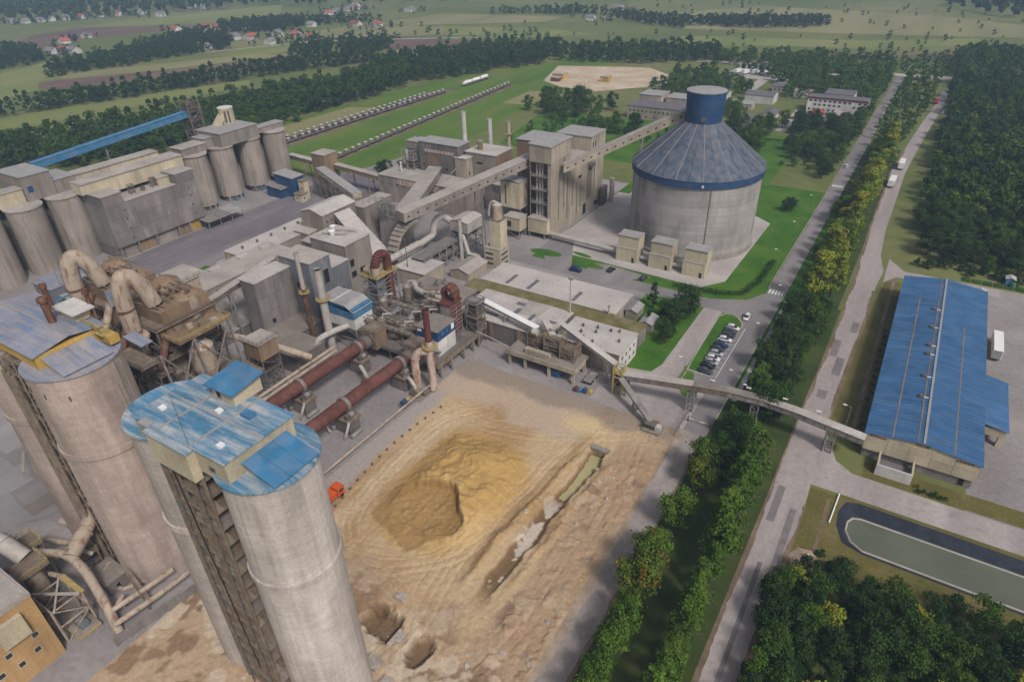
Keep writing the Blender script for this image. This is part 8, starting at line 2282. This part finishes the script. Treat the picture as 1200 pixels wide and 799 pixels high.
for x, y, s, p, lab in ((-63.6, 187.6, .95, 0, 'pointed dark conifer by the end of the long flat building'), (-60.6, 176, .55, 0, 'small conifer between the hut and the lawn')):
    tree('spruce', x, y, s, lab, None, pick=p)
for x, y, s, lab in ((-53.6, 191.5, .85, 'dense tree at the street end of the group by the loop road'), (-51.6, 186.4, .9, 'dense tree in the middle of the group by the loop road'), (-52.6, 180.4, .84, 'tree left of the middle in the group by the loop road'), (-51.8, 174.2, .76, 'tree second from the gate in the group by the loop road'), (-51.8, 168, .6, 'tree nearest the gate in the group by the loop road'), (-58.6, 183.4, .5, 'small round tree behind the loop road group')):
    tree('broad', x, y, s, lab, None, pick=R.choice((1, 0, 4)))
# shrubs and hedges
def hedge(name, label, pts, w_, h, n, mat='hedge'):
    g = np.random.default_rng(len(label))
    vv, qq = [], []
    c = []
    for (a, b) in zip(pts, pts[1:]):
        L = math.dist(a, b)
        m = max(2, int(n*L))
        f = g.uniform(0, 1, m)
        c.append(np.stack([a[0]+(b[0]-a[0])*f+g.normal(0, w_/3.2, m), a[1]+(b[1]-a[1])*f+g.normal(0, w_/3.2, m), h*np.sqrt(g.uniform(.1, 1, m))], 1))
    c = np.concatenate(c)
    m = len(c)
    t1 = g.normal(size=(m, 3)); t1 /= np.linalg.norm(t1, axis=1)[:, None]
    t2 = np.cross(t1, g.normal(size=(m, 3))); t2 /= np.linalg.norm(t2, axis=1)[:, None]
    s = .4*g.uniform(.6, 1.3, m)[:, None]
    v = np.stack([c-t1*s*.5, c-t2*s*.4, c+t1*s*.5, c+t2*s*.4], 1).reshape(-1, 3)
    o = np_mesh(name, v, np.arange(4*m).reshape(-1, 4), M[mat])
    return tag(o, label, 'hedge')
hedge('hedge', 'low green hedge curving round the lawn corner of the storage silo', [(-63, 205.4), (-53, 206.6), (-46, 207.6), (-40, 210.5), (-37.4, 222), (-36.8, 242)], 2.2, 1.5, 60)
hedge('hedge', 'clipped low hedge along the far edge of the big lawn', [(-118, 404), (-60, 408)], 2.2, 1.4, 40)
for k in range(16):
    tree('bush', 6.0-R.uniform(.6, 1.2), 147.5+k*4.0, .42, 'small clipped shrub in the line along the blue warehouse', 'shrubs along the warehouse wall', pick=4)
for k in range(9):
    tree('bush', R.uniform(19, 26), R.uniform(136.8, 138.6), .35, 'small shrub on the grass patch before the warehouse', 'shrubs before the warehouse')
# lower right copse
WOOD = []
rr = random.Random(5)
for k in range(2600):
    x, y = rr.uniform(-1.5, 62), rr.uniform(60, 108.5)
    if y > 101+x*.135 or y < 63+.6*x: continue
    if x < 2.6 and y > 97: continue
    if all((x-a)**2+(y-b)**2 > 12.0 for a, b in WOOD): WOOD.append((x, y))
for x, y in WOOD:
    tree('golden' if rr.random() < .05 else 'broad', x, y, rr.uniform(.48, .78), 'green tree in the copse below the pond', 'copse below the pond', pick=rr.choice((0, 1, 1, 2, 3, 4)))
for k in range(10):
    tree('bush', R.uniform(2.6, 9), R.uniform(103.5, 108.4), R.uniform(.4, .8), 'bright shrub at the corner of the copse near the sand heap', 'shrubs at the copse corner', pick=2)
# right-hand forest: nearest trees single, the rest one mass
FOR = []
for k in range(9000):
    x, y = rr.uniform(7, 110), rr.uniform(270, 770)
    if x < 9 and y < 300: continue
    if x > 62+y*.03 : continue
    if all((x-a)**2+(y-b)**2 > 23 for a, b in FOR): FOR.append((x, y))
FOR.sort(key=lambda p: p[1])
near, rest = FOR[:80], FOR[80:]
for x, y in near:
    g_ = rr.random()
    tree('golden' if g_ < .07 else 'broad', x, y, rr.uniform(.62, 1.0), 'tree with golden crown in the near edge of the right-hand forest' if g_ < .07 else 'green tree in the near edge of the right-hand forest', 'golden trees in the right-hand forest' if g_ < .07 else 'near trees of the right-hand forest', pick=rr.choice((0, 1, 1, 2, 3, 4, 4)) if g_ >= .07 else 0)
for k in range(22):
    tree('bush', R.uniform(8, 44), R.uniform(263, 269), R.uniform(.7, 1.2), 'bright green shrub along the forest edge behind the warehouse', 'shrubs along the forest edge', pick=R.choice((2, 0)))

LOW = {k: leaf_cloud(50+i, *a) for i, (k, a) in enumerate({
    'r': (10, 8.8, 520, 1.0, 'round', .06, 20), 'r2': (11, 8.6, 520, 1.0, 'round', .05, 20), 't': (13, 6.2, 380, 1.05, 'tall', .08, 18), 'f': (10, 9, 210, 1.4, 'round', .0, 14), 'f2': (12, 7.6, 210, 1.4, 'tall', .0, 14), 'vf': (9, 9, 60, 2.9, 'round', .0, 9)}.items())}
def mass(name, label, pts, kinds, mat, smin, smax, cat='wood'):
    """one mass of foliage: pts = list of (x, y)"""
    rr_ = random.Random(len(pts))
    V, n = [], 0
    for x, y in pts:
        v, q = LOW[rr_.choice(kinds)]
        s, a = rr_.uniform(smin, smax), rr_.uniform(0, 6.28)
        c, d = math.cos(a)*s, math.sin(a)*s
        V.append(np.stack([v[:, 0]*c-v[:, 1]*d+x, v[:, 0]*d+v[:, 1]*c+y, v[:, 2]*s*rr_.uniform(.85, 1.15)], 1))
    V = np.concatenate(V)
    o = np_mesh(name, V, np.arange(len(V)).reshape(-1, 4), M[mat])
    return tag(o, label, cat, kind='stuff')
third = [[p for i, p in enumerate(rest) if i % 3 == k] for k in range(3)]
mass('forest_canopy', 'dark green crowns of the right-hand forest receding into the distance', third[0], ('r', 't'), 'leaf_m', .75, 1.2, 'forest')
mass('forest_canopy', 'mid green crowns mixed through the right-hand forest', third[1], ('r', 'r2'), 'leaf_d', .75, 1.2, 'forest')
sp = third[2]
mass('forest_canopy', 'lighter green crowns scattered through the right-hand forest', [p for i, p in enumerate(sp) if i % 6], ('r', 'r2'), 'leaf_g', .7, 1.15, 'forest')
mass('forest_canopy', 'few golden crowns in the far right-hand forest', [p for i, p in enumerate(sp) if i % 6 == 0], ('r',), 'leaf_y', .6, .95, 'forest')

# trees round the offices and the round silo
GR = []
def grove(n, poly, key, label, group, smin, smax, gap=4.0, pick=None):
    k = 0
    xs = [p[0] for p in poly]; ys = [p[1] for p in poly]
    tries = 0
    while k < n and tries < n*80:
        tries += 1
        x, y = rr.uniform(min(xs), max(xs)), rr.uniform(min(ys), max(ys))
        ins = False
        for i in range(len(poly)):
            (a, b), (c, d) = poly[i], poly[i-1]
            if (b > y) != (d > y) and x < (c-a)*(y-b)/(d-b)+a: ins = not ins
        if not ins or any((x-a)**2+(y-b)**2 < gap*gap for a, b in GR): continue
        GR.append((x, y))
        tree(key, x, y, rr.uniform(smin, smax), label, group, pick=rr.choice(pick) if pick else None)
        k += 1
grove(22, rect(-64, -36, 374, 412), 'broad', 'green tree along the far end of the big lawn', 'trees at the far end of the lawn', .6, .95, 5)
grove(7, rect(-62, -40, 360, 382), 'bush', 'round bush on the far part of the big lawn', 'bushes on the big lawn', .8, 1.3, 5)
grove(2, [(-46, 296), (-42, 296), (-42, 304), (-46, 304)], 'broad', 'lone round tree on the lawn right of the round silo', 'lone lawn trees', .5, .6, 3, [1])
grove(14, rect(-70, -44, 428, 446), 'broad', 'very dark tree in the clump before the white office', 'dark clump before the white office', .75, 1.05, 5, [1, 4])
grove(20, rect(-104, -76, 366, 440), 'broad', 'green tree between the round silo and the office yard', 'trees behind the round silo', .75, 1.1, 6)
grove(10, rect(-41, -35.5, 350, 480), 'broad', 'roadside tree along the left of the far main road', 'roadside trees of the far main road', .6, .9, 6)
grove(10, rect(-188, -150, 372, 396), 'broad', 'tree in the row on the lawn before the stone office', 'trees before the stone office', .7, 1.1, 6)
grove(4, rect(-160, -130, 366, 380), 'spruce', 'dark conifer on the lawn below the stone office', 'lawn conifers', .7, .9, 8)
grove(16, rect(-245, -190, 392, 440), 'broad', 'tall tree in the row left of the stone office', 'tall trees left of the stone office', .9, 1.35, 6)
grove(10, rect(-215, -170, 330, 372), 'hornbeam', 'green tree by the sheds behind the old factory', 'trees behind the old factory', .8, 1.1, 5)
grove(4, rect(-236, -224, 244, 256), 'broad', 'bushy tree left of the old factory hall', 'trees left of the old factory', .7, .9, 4, [1])
grove(10, rect(-380, -355, 250, 320), 'broad', 'tree standing alone beside the wagon rows', 'trees beside the wagons', .9, 1.3, 9)

def scatter(poly, gap, seed=1):
    q = random.Random(seed)
    xs = [p[0] for p in poly]; ys = [p[1] for p in poly]
    area_ = (max(xs)-min(xs))*(max(ys)-min(ys))
    cell, out = {}, []
    for _ in range(int(area_/(gap*gap)*5)):
        x, y = q.uniform(min(xs), max(xs)), q.uniform(min(ys), max(ys))
        ins = False
        for i in range(len(poly)):
            (a, b), (c, d) = poly[i], poly[i-1]
            if (b > y) != (d > y) and x < (c-a)*(y-b)/(d-b)+a: ins = not ins
        if not ins: continue
        kx, ky = int(x//gap), int(y//gap)
        if any((x-a)**2+(y-b)**2 < gap*gap for i in (-1, 0, 1) for j in (-1, 0, 1) for a, b in cell.get((kx+i, ky+j), ())): continue
        cell.setdefault((kx, ky), []).append((x, y))
        out.append((x, y))
    return out
def two_tone(lab, pts, kinds, smin, smax, mats=('leaf_d', 'leaf_m')):
    mass('woodland', lab+', darker crowns', pts[::2], kinds, mats[0], smin, smax)
    mass('woodland', lab+', lighter crowns', pts[1::2], kinds, mats[1], smin, smax)
mass('undergrowth', 'dark undergrowth filling the gaps of the copse below the pond', [(x+rr.uniform(-2, 2), y+rr.uniform(-2, 2)) for x, y in WOOD for _ in range(3) if y < 99+x*.13], ('r',), 'leaf_d', .22, .42, 'undergrowth')
two_tone('trees crowding round the office yards', scatter([(-122, 448), (-108, 448), (-108, 470), (-122, 470)], 7, 9)+scatter([(-41, 425), (-35.5, 425), (-35.5, 488), (-41, 488)], 6, 11)+scatter([(-95, 524), (-38, 524), (-38, 562), (-100, 562)], 7, 12)+scatter([(-40, 560), (-36, 560), (-36, 630), (-40, 630)], 6, 13), ('r', 'r2'), .6, .95, ('leaf_m', 'leaf_g'))
two_tone('trees along the left of the far main road', scatter([(-40, 500), (-35.5, 500), (-35.5, 625), (-40, 625)], 6, 10), ('r',), .6, .9, ('leaf_m', 'leaf_g'))
two_tone('trees between the far ends of the two roads', scatter([(-25, 425), (-12, 425), (-4, 520), (-3, 632), (-25, 632)], 6.5, 14), ('r', 't'), .6, .95, ('leaf_m', 'leaf_g'))
two_tone('broad wood between the wagon rows and the fields', scatter([(-392, 190), (-470, 140), (-484, 176), (-462, 247), (-447, 338), (-428, 430), (-440, 520), (-372, 430), (-378, 318)], 6.0, 2), ('r', 't', 'r2'), .95, 1.4, ('leaf_d', 'leaf_m'))
two_tone('tall tree belt behind the wagons', scatter([(-398, 417), (-366, 478), (-320, 578), (-345, 642), (-418, 602), (-455, 490)], 6.2, 3), ('r', 't'), 1.0, 1.45, ('leaf_d', 'leaf_m'))
two_tone('narrow dark tree belt across the fields', scatter([(-598, 205), (-582, 205), (-530, 400), (-480, 520), (-500, 530), (-552, 410)], 5.6, 4), ('r', 't'), .95, 1.25, ('leaf_d', 'leaf_d'))
two_tone('tree belt behind the sand quarry', scatter([(-316, 590), (-233, 610), (-183, 650), (-200, 704), (-265, 688), (-304, 649), (-344, 640)], 7, 5), ('r', 'f2'), .9, 1.3)
two_tone('green belt behind the offices', scatter([(-180, 636), (-160, 633), (-100, 560), (-86, 530), (-40, 530), (-38, 636), (-43, 640), (-107, 660), (-191, 668)], 7, 6), ('r', 'r2'), .75, 1.15, ('leaf_m', 'leaf_g'))
two_tone('scrub beyond the far end of the roads', scatter([(-120, 655), (60, 655), (62, 760), (0, 740), (-60, 715), (-160, 700)], 8.5, 7), ('r', 'f'), .5, 1.0, ('leaf_m', 'leaf_g'))
two_tone('trees between the sand quarry and the depot', scatter([(-188, 500), (-160, 490), (-120, 520), (-124, 536), (-160, 580), (-185, 580)], 7, 8), ('r', 'r2'), .7, 1.1, ('leaf_m', 'leaf_g'))
for i, (p, lab) in enumerate((([(-813, 326), (-807, 339), (-821, 376), (-915, 409), (-981, 402), (-900, 330)], 'wood at the left edge below the village'), ([(-715, 322), (-711, 351), (-703, 394), (-703, 437), (-701, 517), (-766, 568), (-848, 585), (-826, 515), (-772, 408), (-761, 349)], 'dark wood in front of the village'), ([(-592, 507), (-548, 525), (-610, 587), (-638, 555)], 'clump of tall trees at the end of the ploughed field'), ([(-568, 552), (-511, 563), (-551, 624), (-610, 601)], 'row of tall trees beside the greenhouse'), ([(-819, 596), (-753, 638), (-774, 703), (-693, 771), (-860, 733), (-899, 658)], 'trees among the village gardens'), ([(-295, 875), (-211, 873), (-133, 917), (-141, 965), (-231, 952), (-306, 907)], 'dark scrub belt on the far right meadow'), ([(-610, 907), (-485, 971), (-334, 861), (-285, 846), (-306, 907), (-420, 947)], 'thin hedgerow belt on the far plain'))):
    mass('woodland', lab, scatter(p, 7.0, 20+i), ('f', 'f2'), 'leaf_d', .8, 1.25)
mass('woodland', 'great dark forest on the far left horizon', scatter([(-1290, 540), (-1500, 560), (-2700, 1100), (-2300, 2300), (-1059, 940), (-1111, 769), (-1165, 690), (-1185, 610)], 24, 40), ('vf',), 'leaf_d', 1.6, 2.3, 'forest')
mass('woodland', 'forest belt on the far middle horizon', scatter([(-1001, 880), (-914, 930), (-728, 1080), (-500, 1180), (-300, 1500), (-900, 2000), (-1900, 2300), (-1302, 1180)], 26, 41), ('vf',), 'leaf_d', 1.6, 2.2, 'forest')
mass('woodland', 'forest in the far right corner of the plain', scatter([(-22, 1150), (75, 1040), (200, 1100), (220, 1600), (-60, 1600)], 20, 42), ('vf',), 'leaf_d', 1.4, 2.0, 'forest')
mass('woodland', 'trees scattered through the distant village', [(x+R.uniform(-30, 30), y+R.uniform(-22, 22)) for x, y in HOUSES for _ in range(7)], ('f', 'f2'), 'leaf_d', .45, .85)
q = random.Random(77)
mass('scattered_bushes', 'dark bushes dotted over the far meadows', [(q.uniform(-500, 70), q.uniform(690, 1150)) for _ in range(150)]+[(q.uniform(-60, 60), q.uniform(680, 860)) for _ in range(40)], ('f',), 'leaf_d', .25, .6, 'bushes')
mass('scattered_bushes', 'hedgerow bushes between the strip fields', [(-700+q.uniform(0, 330), 560+q.uniform(0, 200)) for _ in range(90)], ('f',), 'leaf_m', .35, .75, 'bushes')
print('TREES', NTREE[0])

# ================================================================ AIR
def haze():
    mb = MB().box(-3400, 1600, -250, 4000, -6, 112)
    o = mb.build('haze', None)
    m = bpy.data.materials.new('haze_air')
    m.use_nodes = True
    n, l = m.node_tree.nodes, m.node_tree.links
    n.clear()
    v = n.new('ShaderNodeVolumePrincipled')
    v.inputs['Color'].default_value = (.50, .70, 1.0, 1)
    v.inputs['Density'].default_value = HAZE
    out = n.new('ShaderNodeOutputMaterial')
    l.new(v.outputs[0], out.inputs['Volume'])
    o.data.materials.append(m)
    tag(o, 'pale blue haze filling the air over the plain', 'haze', kind='stuff')
HAZE = .00024
haze()
def dust():
    mb = MB()
    n = 20
    c = Vector((-158, 34, 12))
    v, f = [], []
    for i in range(11):
        th = math.pi*i/10
        for k in range(n):
            a = 2*math.pi*k/n
            v.append((c.x+24*math.sin(th)*math.cos(a), c.y+17*math.sin(th)*math.sin(a), c.z+11.9*math.cos(th)))
    for i in range(10):
        f += [(i*n+k, (i+1)*n+k, (i+1)*n+(k+1) % n, i*n+(k+1) % n) for k in range(n)]
    o = mb.add(v, f).build('dust_cloud', None)
    m = bpy.data.materials.new('drifting_dust')
    m.use_nodes = True
    nn, l = m.node_tree.nodes, m.node_tree.links
    nn.clear()
    vol = nn.new('ShaderNodeVolumePrincipled')
    vol.inputs['Color'].default_value = (.96, .93, .98, 1)
    geo = nn.new('ShaderNodeNewGeometry')
    no = nn.new('ShaderNodeTexNoise')
    no.inputs['Scale'].default_value = .09
    no.inputs['Detail'].default_value = 3
    rp = nn.new('ShaderNodeMapRange')
    rp.inputs['From Min'].default_value, rp.inputs['From Max'].default_value = .42, .75
    rp.inputs['To Min'].default_value, rp.inputs['To Max'].default_value = 0, .055
    l.new(geo.outputs['Position'], no.inputs['Vector'])
    l.new(no.outputs['Fac'], rp.inputs['Value'])
    l.new(rp.outputs[0], vol.inputs['Density'])
    out = nn.new('ShaderNodeOutputMaterial')
    l.new(vol.outputs[0], out.inputs['Volume'])
    o.data.materials.append(m)
    tag(o, 'pale lilac dust cloud drifting at the left edge behind the pipes', 'dust', kind='stuff')
dust()
